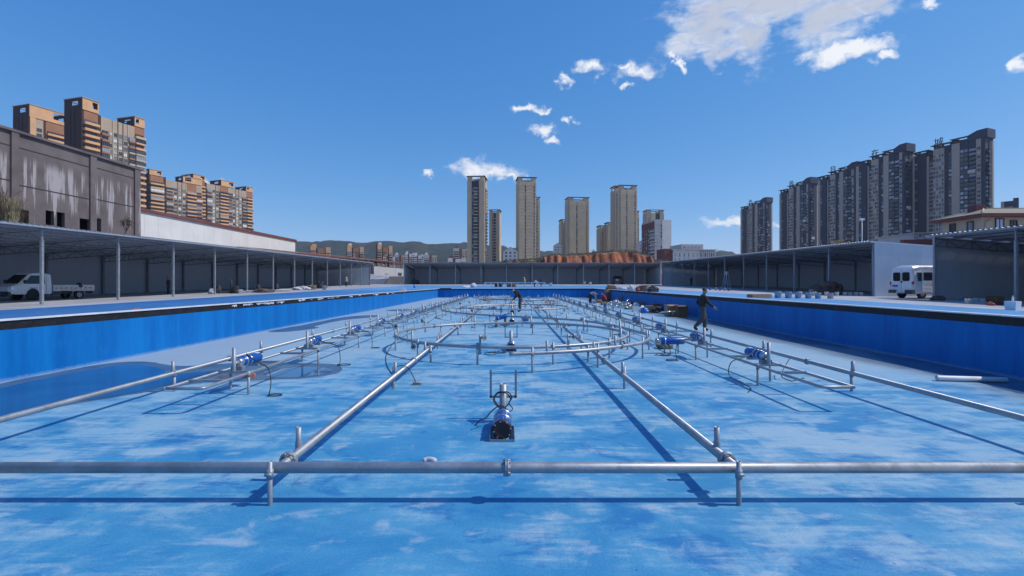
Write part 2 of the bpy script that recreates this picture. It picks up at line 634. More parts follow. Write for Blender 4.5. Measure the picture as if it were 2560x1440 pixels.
make_floor_mat()
make_wall_paint()
make_deck_paint()
make_concrete('deck_concrete', (0.37, 0.37, 0.40))
make_concrete('ground_earth', (0.26, 0.21, 0.17))
make_galv('galv_pipe', (0.36, 0.375, 0.40), 0.48, 0.6)
make_galv('galv_post', (0.33, 0.36, 0.40), 0.52, 0.5)
mat('steel_dark', (0.20, 0.23, 0.27), 0.5, 0.5, 0.2, 4)
mat('sheet_white', (0.52, 0.58, 0.65), 0.5, 0.0, 0.05, 0.6)
mat('sheet_grey', (0.31, 0.35, 0.40), 0.5, 0.0, 0.05, 0.6)
mat('sheet_mid', (0.36, 0.40, 0.46), 0.5, 0.0, 0.05, 0.6)
mat('sheet_pale', (0.50, 0.53, 0.60), 0.5, 0.0, 0.05, 0.6)
mat('roof_sheet', (0.30, 0.34, 0.39), 0.45, 0.1, 0.08, 0.8)
mat('rim_black', (0.006, 0.006, 0.008), 0.6, 0.0, 0.5, 3, bump=0.8, bscale=9, dirt=(0.03, 0.026, 0.024))
mat('rim_lip', (0.62, 0.64, 0.68), 0.7, 0.0, 0.15, 2)
mat('pump_blue', (0.004, 0.085, 0.36), 0.32, 0.1, 0.15, 6)
mat('pump_steel', (0.50, 0.52, 0.55), 0.3, 0.9, 0.12, 8)
mat('pump_cap', (0.040, 0.014, 0.014), 0.5, 0.0, 0.2, 9)
mat('cable_black', (0.015, 0.016, 0.02), 0.45, 0.0, 0.1, 5)
mat('rubber', (0.018, 0.018, 0.02), 0.7, 0.0, 0.2, 6)
mat('cardboard', (0.34, 0.21, 0.12), 0.8, 0.0, 0.12, 3)
mat('cardboard_dark', (0.16, 0.09, 0.05), 0.8, 0.0, 0.15, 3)
mat('plastic_white', (0.72, 0.73, 0.75), 0.5, 0.0, 0.06, 4)
mat('plastic_blue', (0.03, 0.16, 0.52), 0.4, 0.0, 0.12, 5)
mat('bucket_grey', (0.36, 0.42, 0.50), 0.5, 0.0, 0.15, 5, dirt=(0.08, 0.22, 0.5))
mat('bag_dark', (0.035, 0.033, 0.04), 0.7, 0.0, 0.3, 5)
mat('bag_red', (0.30, 0.06, 0.06), 0.7, 0.0, 0.3, 5)
mat('bag_olive', (0.17, 0.16, 0.11), 0.8, 0.0, 0.35, 6, dirt=(0.32, 0.30, 0.24))
mat('cloth_pale', (0.55, 0.53, 0.56), 0.85, 0.0, 0.2, 4)
mat('tarp_brown', (0.11, 0.075, 0.065), 0.8, 0.0, 0.4, 2.2)
mat('wood', (0.33, 0.22, 0.13), 0.75, 0.0, 0.25, 6, (1, 0.2, 1))
mat('orange_brick', (0.55, 0.18, 0.10), 0.8, 0.0, 0.2, 6)
mat('car_white', (0.70, 0.71, 0.73), 0.28, 0.0, 0.04, 2)
mat('car_white_dirty', (0.56, 0.55, 0.54), 0.45, 0.0, 0.12, 2, dirt=(0.30, 0.27, 0.24))
mat('car_black', (0.012, 0.013, 0.016), 0.2, 0.0, 0.1, 2)
mat('car_trim', (0.05, 0.052, 0.056), 0.55, 0.0, 0.1, 4)
mat('car_glass', (0.015, 0.018, 0.022), 0.06, 0.0, 0.05, 2)
mat('lamp_glass', (0.62, 0.65, 0.70), 0.12, 0.3, 0.1, 14)
mat('lamp_red', (0.42, 0.015, 0.015), 0.25, 0.0, 0.1, 6)
mat('plate_blue', (0.02, 0.08, 0.36), 0.4, 0.0, 0.05, 6)
mat('rim_steel', (0.42, 0.40, 0.37), 0.5, 0.5, 0.15, 6)
# ================================================================== ground, pool, deck
XL, XR, YF, YN = -9.8, 10.1, 64.2, -2.5


def xr(y):
    """the right edge of the pool runs slightly outward with distance"""
    return 9.9 + 0.0215 * max(-8.0, min(y, 64.2))


def clamp(v, a, b):
    return max(a, min(b, v))


def outer(y):
    return CAMZ - 1.80 + 0.0145 * clamp(y, 5, 112)


def edge_z(x):
    return 1.20 + 0.05 * clamp((x - XL) / (XR - XL), 0, 1)


def deck_z(x, y):
    t = max(clamp(max(XL - x, x - xr(y), 0) / 20.7, 0, 1), clamp(max(y - YF, 0) / 46.0, 0, 1))
    return edge_z(x) * (1 - t) + outer(y) * t


def deck_at(px, py, off=0.0):
    """the deck point seen at a photo pixel"""
    best = None
    for i in range(100, 1400):
        y = i * 0.1
        x = X_(px, y)
        g = Z_(py, y) - deck_z(x, y)
        if XL < x < xr(y) and YN < y < YF:
            continue
        if best is not None and g <= 0:
            return Vector((x, y, deck_z(x, y) + off))
        best = g
    return Vector((X_(px, 60), 60, deck_z(X_(px, 60), 60) + off))


def floor_at(px, py, z=0.0):
    y = (CAMZ - z) * F / (py - CY)
    return Vector((X_(px, y), y, z))


XS = [-70, -55, -42.3, -36, -30.5, -26, -22.9, -20, -16, -13, XL, -5, 0, 5, XR, 13, 16, 20, 24, 28, 33, 38, 45, 55, 70]
YS = [-8, YN, 0, 6, 12, 18, 24, 30, 36, 42, 48, 54, 60, YF, 68, 72, 76, 80, 84, 88, 94, 100, 106, 112, 120, 130]


def sheet(name, keep, m, dz, kind='structure'):
    mb = MB()
    idx = {}

    def vid(i, j):
        if (i, j) not in idx:
            idx[(i, j)] = len(mb.v)
            x_ = xr(YS[j]) if XS[i] == XR else XS[i]
            mb.v.append((x_, YS[j], deck_z(x_, YS[j]) + dz))
        return idx[(i, j)]
    for i in range(len(XS) - 1):
        for j in range(len(YS) - 1):
            cx, cy = (XS[i] + XS[i + 1]) / 2, (YS[j] + YS[j + 1]) / 2
            if XL < cx < XR and YN < cy < YF:
                continue
            if keep(cx, cy):
                mb.f.append([vid(i, j), vid(i + 1, j), vid(i + 1, j + 1), vid(i, j + 1)])
                mb.m.append(0)
                mb.s.append(False)
    return struct(name, mb, MATS[m], kind)


sheet('concrete_deck', lambda x, y: True, 'deck_concrete', 0.0)
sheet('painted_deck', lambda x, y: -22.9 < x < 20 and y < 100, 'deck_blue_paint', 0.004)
# far ground, one sheet out to the horizon, dipping under the pool
mb = MB()
gx = [-6000, -1500, -400, -120, -69, -30, -12, 0, 12, 30, 69, 120, 400, 1500, 6000]
gy = [-900, -100, -7, 0, 20, 40, 60, 68, 80, 100, 129, 200, 500, 1500, 8000]
for y in gy:
    for x in gx:
        inside = abs(x) < 69.5 and -7.5 < y < 129.5
        mb.v.append((x, y, (-0.6 if (abs(x) <= 12.5 and y <= 68) else outer(y) - 0.45) if inside else outer(y) - 0.25))
nx = len(gx)
for j in range(len(gy) - 1):
    for i in range(nx - 1):
        mb.f.append([j * nx + i, j * nx + i + 1, (j + 1) * nx + i + 1, (j + 1) * nx + i])
        mb.m.append(0)
        mb.s.append(False)
struct('ground', mb, MATS['ground_earth'])
# pool floor
mb = MB()
mb.box(XL - 0.2, xr(64) + 0.24, YN - 0.2, YF + 0.2, -0.25, 0.0)
struct('pool_floor', mb, MATS['pool_floor_paint'])


def pool_wall(label, p, q, into):
    """wall from p to q (seen from inside), into = unit vector to the inside of the pool"""
    t = thing('pool_wall', label, 'wall', (p[0], p[1], 0))
    d = Vector((q[0] - p[0], q[1] - p[1], 0))
    L = d.length
    t.rotation_euler = (0, 0, math.atan2(d.y, d.x))
    z0, z1 = edge_z(p[0]), edge_z(q[0])
    # local: x along the wall, -y is inside
    def slab(y0, y1, a0, a1, b0, b1):
        m = MB()
        m.add([(0, y0, a0), (L, y0, b0), (L, y1, b0), (0, y1, a0), (0, y0, a1), (L, y0, b1), (L, y1, b1), (0, y1, a1)],
              [(3, 2, 1, 0), (4, 5, 6, 7), (0, 1, 5, 4), (1, 2, 6, 5), (2, 3, 7, 6), (3, 0, 4, 7)])
        return m
    part('painted_face', slab(0, 0.25, 0.0, z0 - 0.20, 0.0, z1 - 0.20), MATS['pool_wall_paint'], t)
    part('waterproof_strip', slab(0.012, 0.25, z0 - 0.20, z0 - 0.022, z1 - 0.20, z1 - 0.022), MATS['rim_black'], t)
    part('coping_lip', slab(-0.02, 0.2, z0 - 0.022, z0 + 0.007, z1 - 0.022, z1 + 0.007), MATS['rim_lip'], t)
    return t, L


WLft, LL = pool_wall('sunlit bright blue pool wall running away on the left side', (XL, YN), (XL, YF), 1)
pool_wall('blue pool wall across the far end, in its own shade', (XL, YF), (xr(YF), YF), 1)
pool_wall('shaded dark blue pool wall running away on the right side', (xr(YF), YF), (xr(YN), YN), 1)
pool_wall('blue pool wall behind the viewer at the near end', (xr(YN), YN), (XL, YN), 1)
rnd = random.Random(11)
for k in range(22):       # torn pale pieces of membrane hanging on the black strip of the sunlit wall
    u = rnd.uniform(19, 46)
    w, h = rnd.uniform(0.25, 0.9), rnd.uniform(0.05, 0.12)
    zt = 1.2 - 0.03 - rnd.uniform(0, 0.04)
    m = MB()
    n = 6
    vs = []
    for i in range(n + 1):
        vs += [(u + w * i / n, -0.004 - rnd.uniform(0, 0.03), zt - rnd.uniform(0, 0.02)), (u + w * i / n, -0.004 - rnd.uniform(0, 0.03), zt - h * rnd.uniform(0.4, 1))]
    m.add(vs, [(2 * i, 2 * i + 1, 2 * i + 3, 2 * i + 2) for i in range(n)])
    part('membrane_scrap', m, MATS[rnd.choice(['cloth_pale', 'rim_lip', 'bucket_grey'])], WLft)
# puddles and damp stains on the floor: irregular flat sheets


def blob_sheet(name, pts, z, m, sub=6, jit=0.04, seed=1):
    rr = random.Random(seed)
    pl = smooth_pts([(p[0], p[1], z) for p in pts], sub, True)
    pl = [(p.x + rr.uniform(-jit, jit), p.y + rr.uniform(-jit, jit), z) for p in pl]
    mb = MB()
    mb.add(pl, [tuple(range(len(pl)))])
    o = place(name, mb.mesh(name, MATS[m]))
    o['kind'] = 'structure'
    return o


t = NT('puddle_water')
wf = t.noise(0.6, 4, 0.6)
t.done(t.mix(t.ramp(wf, 0.35, 0.65), (0.020, 0.085, 0.21), (0.030, 0.115, 0.27)), 0.06, 0.0)
t.b.inputs['Specular IOR Level'].default_value = 0.35
t = NT('damp_screed')
wf = t.noise(1.5, 5, 0.6)
t.done(t.mix(t.ramp(wf, 0.35, 0.65), (0.05, 0.10, 0.18), (0.085, 0.145, 0.225)), 0.35, 0.0)


def fpts(lst):
    return [(floor_at(px, py).x, floor_at(px, py).y) for px, py in lst]


blob_sheet('damp_patch', fpts([(0, 960), (120, 935), (260, 910), (360, 904), (440, 915), (520, 912), (640, 905), (740, 908), (840, 912), (850, 930), (780, 944), (660, 950), (520, 955), (340, 985), (160, 1015), (0, 1050), (-150, 1060), (-120, 1000)]), 0.004, 'damp_screed', 6, 0.02)
blob_sheet('puddle', fpts([(0, 972), (110, 948), (270, 918), (350, 914), (400, 922), (430, 935), (540, 928), (600, 936), (560, 950), (430, 962), (320, 985), (150, 1012), (0, 1042), (-140, 1050), (-110, 1005)]), 0.008, 'puddle_water', 6, 0.02)
blob_sheet('puddle', fpts([(660, 930), (720, 921), (790, 918), (832, 926), (800, 938), (740, 944), (680, 944)]), 0.008, 'puddle_water', 6, 0.015)
blob_sheet('damp_patch', fpts([(672, 828), (760, 812), (860, 793), (930, 788), (945, 792), (860, 800), (790, 815), (795, 820), (720, 829)]), 0.004, 'damp_screed', 6, 0.02)
blob_sheet('damp_patch', fpts([(965, 776), (1000, 773), (1050, 773), (1040, 778), (990, 778)]), 0.004, 'damp_screed', 6, 0.02)
blob_sheet('damp_patch', fpts([(1772, 802), (1830, 805), (2000, 840), (2120, 868), (2050, 862), (1960, 852), (1880, 832), (1800, 815)]), 0.004, 'damp_screed', 6, 0.03)
blob_sheet('damp_patch', fpts([(2160, 880), (2300, 900), (2480, 935), (2560, 958), (2560, 985), (2440, 955), (2300, 925)]), 0.004, 'damp_screed', 6, 0.03)

# ================================================================== hills
t = NT('hill_woods')
a = t.noise(0.004, 6, 0.6)
b = t.noise(0.03, 6, 0.7)
c = t.mix(t.ramp(b, 0.35, 0.65), (0.012, 0.024, 0.020), (0.034, 0.048, 0.034))
c = t.mix(t.math('MULTIPLY', t.ramp(a, 0.52, 0.68), 0.5), c, (0.085, 0.070, 0.052))
t.bump(b, 1.0, 12.0)
t.done(c, 0.95, 0.0)
PROF = [(-400, 640), (0, 600), (400, 596), (600, 598), (740, 603), (796, 603), (817, 599), (836, 599), (857, 601), (875, 601), (887, 604), (911, 605), (942, 601), (967, 601), (1010, 605), (1030, 602), (1049, 603), (1065, 609), (1100, 609), (1120, 607), (1167, 605), (1250, 612), (1282, 619), (1357, 626), (1500, 640), (1640, 652), (1760, 640), (1800, 624), (1825, 626), (1845, 633), (1900, 650), (2200, 655), (2600, 640), (3000, 650)]


def prof(px):
    for (a, ya), (b, yb) in zip(PROF, PROF[1:]):
        if a <= px <= b:
            s = (px - a) / (b - a)
            s = s * s * (3 - 2 * s)
            return ya + (yb - ya) * s
    return 650


mb = MB()
cols, rows = 340, 16
for i in range(cols + 1):
    px = -400 + 3400 * i / cols
    top = (CY - prof(px))
    for j in range(rows + 1):
        s = j / rows
        y = 1500 + 900 * s
        h = top / F * 2400 * (s ** 0.75)
        nz = mnoise.fractal(Vector((X_(px, y) * 0.006, y * 0.006, 0)), 1.0, 2.0, 5)
        h += nz * 26 * math.sin(math.pi * min(s, 0.985)) ** 0.7 * 1.0
        h += mnoise.noise(Vector((X_(px, y) * 0.05, y * 0.05, 3))) * 5 * (0.4 + s)
        mb.v.append((X_(px, y), y, CAMZ + h - 3))
for i in range(cols):
    for j in range(rows):
        a = i * (rows + 1) + j
        mb.f.append([a, a + rows + 1, a + rows + 2, a + 1])
        mb.m.append(0)
        mb.s.append(True)
struct('hills', mb, MATS['hill_woods'])

# ================================================================== red earth bank behind the far shed
t = NT('red_earth')
sx = t.n.new('ShaderNodeSeparateXYZ')
t.l.new(t.tc.outputs['Object'], sx.inputs[0])
a = t.noise(0.5, 6, 0.65, t.mapping((1, 1, 0.35)))
b = t.noise(2.5, 6, 0.7, t.mapping((1, 1, 0.3)))
c = t.mix(t.ramp(a, 0.35, 0.65), (0.20, 0.055, 0.028), (0.42, 0.16, 0.08))
c = t.mix(t.math('MULTIPLY', t.ramp(b, 0.55, 0.75), 0.6), c, (0.50, 0.25, 0.14))
gm = t.n.new('ShaderNodeNewGeometry')
gz = t.n.new('ShaderNodeSeparateXYZ')
t.l.new(gm.outputs['True Normal'], gz.inputs[0])
up = t.ramp(t.math('ADD', gz.outputs[2], t.math('MULTIPLY', t.math('SUBTRACT', b, 0.5), 0.5)), 0.72, 0.9)
c = t.mix(up, c, t.mix(t.ramp(a, 0.4, 0.6), (0.17, 0.13, 0.075), (0.30, 0.24, 0.15)))
t.bump(b, 0.8, 0.4)
t.done(c, 0.95, 0.0)
BANK = [(1150, 668), (1225, 660), (1245, 653), (1290, 649), (1340, 645), (1370, 640), (1400, 636), (1440, 637), (1500, 632), (1530, 629), (1570, 628), (1600, 631), (1630, 639), (1650, 646), (1690, 652), (1740, 662), (1800, 672)]


def bank_top(px):
    for (a, ya), (b, yb) in zip(BANK, BANK[1:]):
        if a <= px <= b:
            return ya + (yb - ya) * (px - a) / (b - a)
    return 672


mb = MB()
cols, rows = 260, 26
for i in range(cols + 1):
    px = 1150 + 650 * i / cols
    topz = Z_(bank_top(px), 131) + 0.35 * mnoise.noise(Vector((px * 0.03, 1, 5)))
    for j in range(rows + 1):
        s = j / rows
        cut = 1 if 1360 < px < 1640 else 0.35
        steep = 0.11 + 0.035 * mnoise.fractal(Vector((px * 0.02, 0, 0)), 1, 2, 3) + 0.12 * (1 - cut)
        k = clamp(s / max(steep * 2.2, 0.05), 0, 1)
        y = 127 + 26 * s + 1.5 * mnoise.noise(Vector((px * 0.08, s * 6, 2)))
        z = outer(127) - 0.3 + (topz - outer(127) + 0.3) * (k ** 0.8)
        z += 0.12 * mnoise.fractal(Vector((px * 0.15, s * 14, 7)), 1, 2, 3) * (1 if 0 < s < 1 else 0)
        if s > 0.6:
            z -= (s - 0.6) * 6
        mb.v.append((X_(px, 131), y, z))
for i in range(cols):
    for j in range(rows):
        a = i * (rows + 1) + j
        mb.f.append([a, a + rows + 1, a + rows + 2, a + 1])
        mb.m.append(0)
        mb.s.append(False)
struct('earth_bank', mb, MATS['red_earth'])
bank_v = mb.v
mat('dry_grass', (0.34, 0.28, 0.17), 0.9, 0.0, 0.35, 0.8)
mat('dry_shrub', (0.13, 0.10, 0.065), 0.9, 0.0, 0.4, 0.8)
mat('leaf_dark', (0.035, 0.06, 0.03), 0.8, 0.0, 0.4, 0.9)
mat('leaf_yellow', (0.30, 0.22, 0.09), 0.85, 0.0, 0.35, 0.9)
mat('bark', (0.12, 0.09, 0.07), 0.9, 0.0, 0.3, 4)
rg = random.Random(5)
mb = MB()
for k in range(2600):         # dry grass and low scrub on the rim of the bank
    i = rg.randint(0, cols)
    j = rg.randint(7, 14)
    x, y, z = bank_v[i * (rows + 1) + j]
    px = CX + x / y * F
    hh = rg.uniform(0.2, 0.6) * (1.8 if 1420 < px < 1600 and rg.random() < 0.4 else 1)
    n = 5
    for q in range(n):
        a = rg.uniform(0, 6.28)
        l = rg.uniform(0.1, 0.5) * hh
        w = 0.05 + 0.05 * rg.random()
        bx, by = x + rg.uniform(-0.3, 0.3), y + rg.uniform(-0.3, 0.3)
        mb.add([(bx - w, by, z - 0.15), (bx + w, by, z - 0.15), (bx + math.cos(a) * l, by + math.sin(a) * l, z + hh)], [(0, 1, 2)], 0 if rg.random() < 0.6 else 1)
struct('dry_grass', mb, [MATS['dry_grass'], MATS['dry_shrub']], 'stuff')

# ================================================================== open steel sheds
SW, SLOPE = 11.8, 0.075          # depth of a shed, fall of its roof to the back


def roof_z(x, y):
    return CAMZ + 3.3 + 0.0122 * clamp(y, 0, 112)


def shed(label, origin, rz, nb, far_roof=None, end0=True, end1=True, bay=6.0, slim=1.0, lining='sheet_grey', end_m='sheet_white'):
    t = thing('steel_shed', label, 'shed', (origin[0], origin[1], 0), rz)
    c, s = math.cos(rz), math.sin(rz)

    def wpos(u, v):
        return origin[0] + c * u - s * v, origin[1] + s * u + c * v

    def rz_(u):
        x, y = wpos(u, 0)
        return far_roof if far_roof is not None else roof_z(x, y)
    dz = rz_(bay) - rz_(0)
    # shared meshes, z = 0 is the roof line at the front
    m = MB()
    m.box(-0.075, 0.075, -0.075, 0.075, -5.3, -0.85)
    m.box(-0.10, 0.10, -0.10, 0.10, -0.9, -0.86)
    m.box(-0.048, 0.048, -0.048, 0.048, -0.86, -0.12)
    col_me = m.mesh('column', MATS['galv_post'])
    m = MB()
    m.box(-0.10, 0.10, -0.10, 0.10, -5.3 + SW * SLOPE, -0.2)
    m.box(-0.16, 0.16, -0.16, 0.16, -0.75, -0.7)
    bcol_me = m.mesh('back_column', MATS['steel_dark'])
    m = MB()
    D = 0.58
    n = 12
    p = [(i * SW / n) for i in range(n + 1)]
    m.bar((0, 0, -0.2), (0, SW, -0.2 - SW * SLOPE), 0.07, 0.07)
    m.bar((0, 0, -0.2 - D), (0, SW, -0.2 - D - SW * SLOPE), 0.07, 0.07)
    for i in range(n):
        a, b = p[i], p[i + 1]
        za, zb = -0.2 - a * SLOPE, -0.2 - b * SLOPE
        if i % 2 == 0:
            m.bar((0, a, za - D), (0, b, zb), 0.045, 0.045, up=(1, 0, 0))
            m.bar((0, b, zb), (0, b, zb - D), 0.045, 0.045, up=(1, 0, 0))
        else:
            m.bar((0, a, za), (0, b, zb - D), 0.045, 0.045, up=(1, 0, 0))
    truss_me = fixn(m.mesh('truss', MATS['steel_dark']))
    m = MB()
    nr = 16
    vs, fs = [], []
    st = bay / nr
    us = []
    for i in range(nr):
        us += [(i * st, 0), (i * st + st * 0.42, 0), (i * st + st * 0.52, 0.05), (i * st + st * 0.88, 0.05), (i * st + st * 0.98, 0)]
    us.append((bay, 0))
    for (u, h) in us:
        vs += [(u, -0.55, h + dz * u / bay + 0.55 * SLOPE), (u, SW + 0.3, h + dz * u / bay - (SW + 0.3) * SLOPE)]
    k = len(us)
    for i in range(k - 1):
        fs.append((2 * i, 2 * i + 2, 2 * i + 3, 2 * i + 1))
    m.add(vs, fs)
    roof_me = m.mesh('roof_sheet', MATS['roof_sheet'])
    m = MB()
    m.add([(0.03, SW - 0.12, -5.6), (bay - 0.03, SW - 0.12, -5.6), (bay - 0.03, SW - 0.05, -5.6), (0.03, SW - 0.05, -5.6),
           (0.03, SW - 0.12, -0.12 - SW * SLOPE), (bay - 0.03, SW - 0.12, -0.12 - SW * SLOPE + dz), (bay - 0.03, SW - 0.05, -0.12 - SW * SLOPE + dz), (0.03, SW - 0.05, -0.12 - SW * SLOPE)],
          [(3, 2, 1, 0), (4, 5, 6, 7), (0, 1, 5, 4), (1, 2, 6, 5), (2, 3, 7, 6), (3, 0, 4, 7)])
    wall_me = fixn(m.mesh('wall_panel', MATS[lining]))
    for i in range(nb + 1):
        u = i * bay
        z = rz_(u)
        place('column', col_me, t, (u, 0, z))
        place('back_column', bcol_me, t, (u, SW - 0.3, z - SW * SLOPE))
        place('truss', truss_me, t, (u, 0, z - 0.02))
        if i < nb:
            place('roof_sheet', roof_me, t, (u, 0, z))
            place('wall_panel', wall_me, t, (u, 0, z))
    L = nb * bay
    z0, z1 = rz_(0), rz_(L)
    for v in [0.15, 1.5, 3.0, 4.5, 6.0, 7.5, 9.0, 10.5, 11.5]:
        m = MB()
        m.bar((-0.2, v, z0 - 0.08 - v * SLOPE), (L + 0.2, v, z1 - 0.08 - v * SLOPE), 0.06, 0.14)
        part('purlin', m, MATS['galv_post'], t)
    m = MB()
    m.bar((-0.3, -0.5, z0 + 0.5 * SLOPE - 0.06), (L + 0.3, -0.5, z1 + 0.5 * SLOPE - 0.06), 0.04, 0.13)
    part('eave_beam', m, MATS['roof_sheet'], t)
    for e, u in ((end0, -0.14), (end1, L + 0.14)):
        if not e:
            continue
        zz = z0 if u < 0 else z1
        W = 2.0
        v = 0.15
        while v < SW - 0.3:          # end wall of vertical panels
            v2 = min(v + W, SW - 0.15)
            m = MB()
            m.prism([(v + 0.006, zz - 5.6), (v2 - 0.006, zz - 5.6), (v2 - 0.006, zz - 0.1 - v2 * SLOPE), (v + 0.006, zz - 0.1 - v * SLOPE)], u - 0.035, u + 0.035, axis='x')
            part('end_wall_panel', m, MATS[end_m], t)
            v = v2
        m = MB()
        m.bar((u, 0.08, zz - 5.4), (u, 0.08, zz - 0.1), 0.12, 0.12, up=(1, 0, 0))
        part('corner_trim', m, MATS['sheet_white'], t)
        m = MB()
        m.bar((u, -0.5, zz + 0.5 * SLOPE - 0.03), (u, SW + 0.3, zz - 0.03 - (SW + 0.3) * SLOPE), 0.16, 0.16)
        part('verge_trim', m, MATS['sheet_white'], t)
    return t


shed('long open steel shed on the left, standing over the white truck', (-30.5, 24.8), R(90), 13, end0=False)
shed('long open steel shed on the right whose white end wall backs the van', (33.2, 103.3), R(-90), 10, lining='sheet_mid')
shed('nearest open steel shed, at the right edge in front of the van', (33.4, 37.25), R(-90), 4, end1=False, lining='sheet_mid', end_m='sheet_grey')
shed('open steel shed across the far end of the pool, below the red earth bank', (-24.88, 111.0), 0.0, 10, far_roof=CAMZ + 4.85, lining='sheet_pale')
# ================================================================== buildings
mat('bl_brown', (0.060, 0.036, 0.036), 0.8, 0.0, 0.1, 0.2)
mat('bl_orange', (0.63, 0.37, 0.20), 0.8, 0.0, 0.1, 0.2)
mat('bl_rust', (0.33, 0.16, 0.09), 0.8, 0.0, 0.1, 0.2)
mat('bl_taupe', (0.42, 0.33, 0.25), 0.8, 0.0, 0.1, 0.2)
mat('bl_cream', (0.46, 0.38, 0.29), 0.8, 0.0, 0.1, 0.2)
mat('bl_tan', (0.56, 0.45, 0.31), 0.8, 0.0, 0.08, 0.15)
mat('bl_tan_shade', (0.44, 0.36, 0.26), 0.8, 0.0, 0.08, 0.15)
mat('bl_slate', (0.032, 0.045, 0.078), 0.7, 0.0, 0.12, 0.15)
mat('bl_greige', (0.38, 0.335, 0.30), 0.75, 0.0, 0.08, 0.15)
mat('bl_roof', (0.055, 0.055, 0.065), 0.7, 0.0, 0.15, 0.3)
mat('bl_white', (0.66, 0.65, 0.63), 0.7, 0.0, 0.06, 0.2)
mat('bl_grey', (0.42, 0.42, 0.43), 0.75, 0.0, 0.08, 0.2)
mat('bl_redbrown', (0.16, 0.055, 0.05), 0.75, 0.0, 0.15, 0.3)
emit_free_window('win_dark', (0.022, 0.028, 0.040), (0.30, 0.33, 0.38))
emit_free_window('win_mixed', (0.05, 0.055, 0.065), (0.72, 0.72, 0.70), 0.3)
emit_free_window('win_blue', (0.025, 0.045, 0.075), (0.42, 0.50, 0.60))
mat('win_frame', (0.24, 0.23, 0.22), 0.6, 0.0, 0.05, 2)
mat('win_frame_dark', (0.06, 0.05, 0.05), 0.6, 0.0, 0.05, 2)
WIN_CACHE = {}


def window_mesh(w, h, glass, frame, mull=1):
    k = (round(w, 2), round(h, 2), glass, frame, mull)
    if k not in WIN_CACHE:
        m = MB()
        b = min(0.1, w * 0.08)
        m.box(-w / 2, w / 2, -0.03, 0.0, 0, h, 0)
        m.box(-w / 2 - b, w / 2 + b, -0.16, 0.0, -0.18, 0.0, 1)
        m.box(-w / 2 - b, w / 2 + b, -0.12, 0.0, h, h + 0.12, 1)
        m.box(-w / 2 - b, -w / 2, -0.12, 0.0, 0, h, 1)
        m.box(w / 2, w / 2 + b, -0.12, 0.0, 0, h, 1)
        for i in range(mull):
            x = -w / 2 + w * (i + 1) / (mull + 1)
            m.box(x - 0.03, x + 0.03, -0.08, 0.0, 0, h, 1)
        WIN_CACHE[k] = fixn(m.mesh('window', [MATS[glass], MATS[frame]]))
    return WIN_CACHE[k]


BAL_CACHE = {}


def balcony_mesh(w, out, mt, glass='win_dark', solid_h=0.62, frame='win_frame'):
    k = (round(w, 2), out, mt, glass, solid_h)
    if k not in BAL_CACHE:
        m = MB()
        m.box(-w / 2, w / 2, -out, 0.3, -0.12, 0.12, 0)                 # slab
        m.box(-w / 2, w / 2, -out, -out + 0.12, 0.12, 0.12 + solid_h, 0)   # parapet
        m.box(-w / 2, -w / 2 + 0.12, -out + 0.12, 0.0, 0.12, 0.12 + solid_h, 0)
        m.box(w / 2 - 0.12, w / 2, -out + 0.12, 0.0, 0.12, 0.12 + solid_h, 0)
        m.box(-w / 2 + 0.1, w / 2 - 0.1, -out + 0.02, -out + 0.06, 0.12 + solid_h + 0.28, 0.12 + solid_h + 0.34, 2)   # rail
        m.box(-w / 2 + 0.3, w / 2 - 0.3, 0.0, 0.05, 0.14, 2.4, 1)       # glazed doors at the back
        m.box(-0.04, 0.04, -0.03, 0.0, 0.14, 2.4, 2)
        BAL_CACHE[k] = fixn(m.mesh('balcony', [MATS[mt], MATS[glass], MATS[frame]]))
    return BAL_CACHE[k]


def enclosed_mesh(w, out, mt, glass):
    k = ('e', round(w, 2), out, mt, glass)
    if k not in BAL_CACHE:
        m = MB()
        m.box(-w / 2, w / 2, -out, 0.3, -0.12, 0.12, 0)
        m.box(-w / 2, w / 2, -out, -out + 0.1, 0.12, 0.74, 0)
        m.box(-w / 2 + 0.05, w / 2 - 0.05, -out + 0.05, 0.0, 0.74, 2.55, 1)
        for i in range(5):
            x = -w / 2 + 0.05 + (w - 0.1) * i / 4
            m.box(x - 0.04, x + 0.04, -out + 0.01, -out + 0.05, 0.74, 2.55, 2)
        BAL_CACHE[k] = fixn(m.mesh('balcony', [MATS[mt], MATS[glass], MATS['win_frame']]))
    return BAL_CACHE[k]


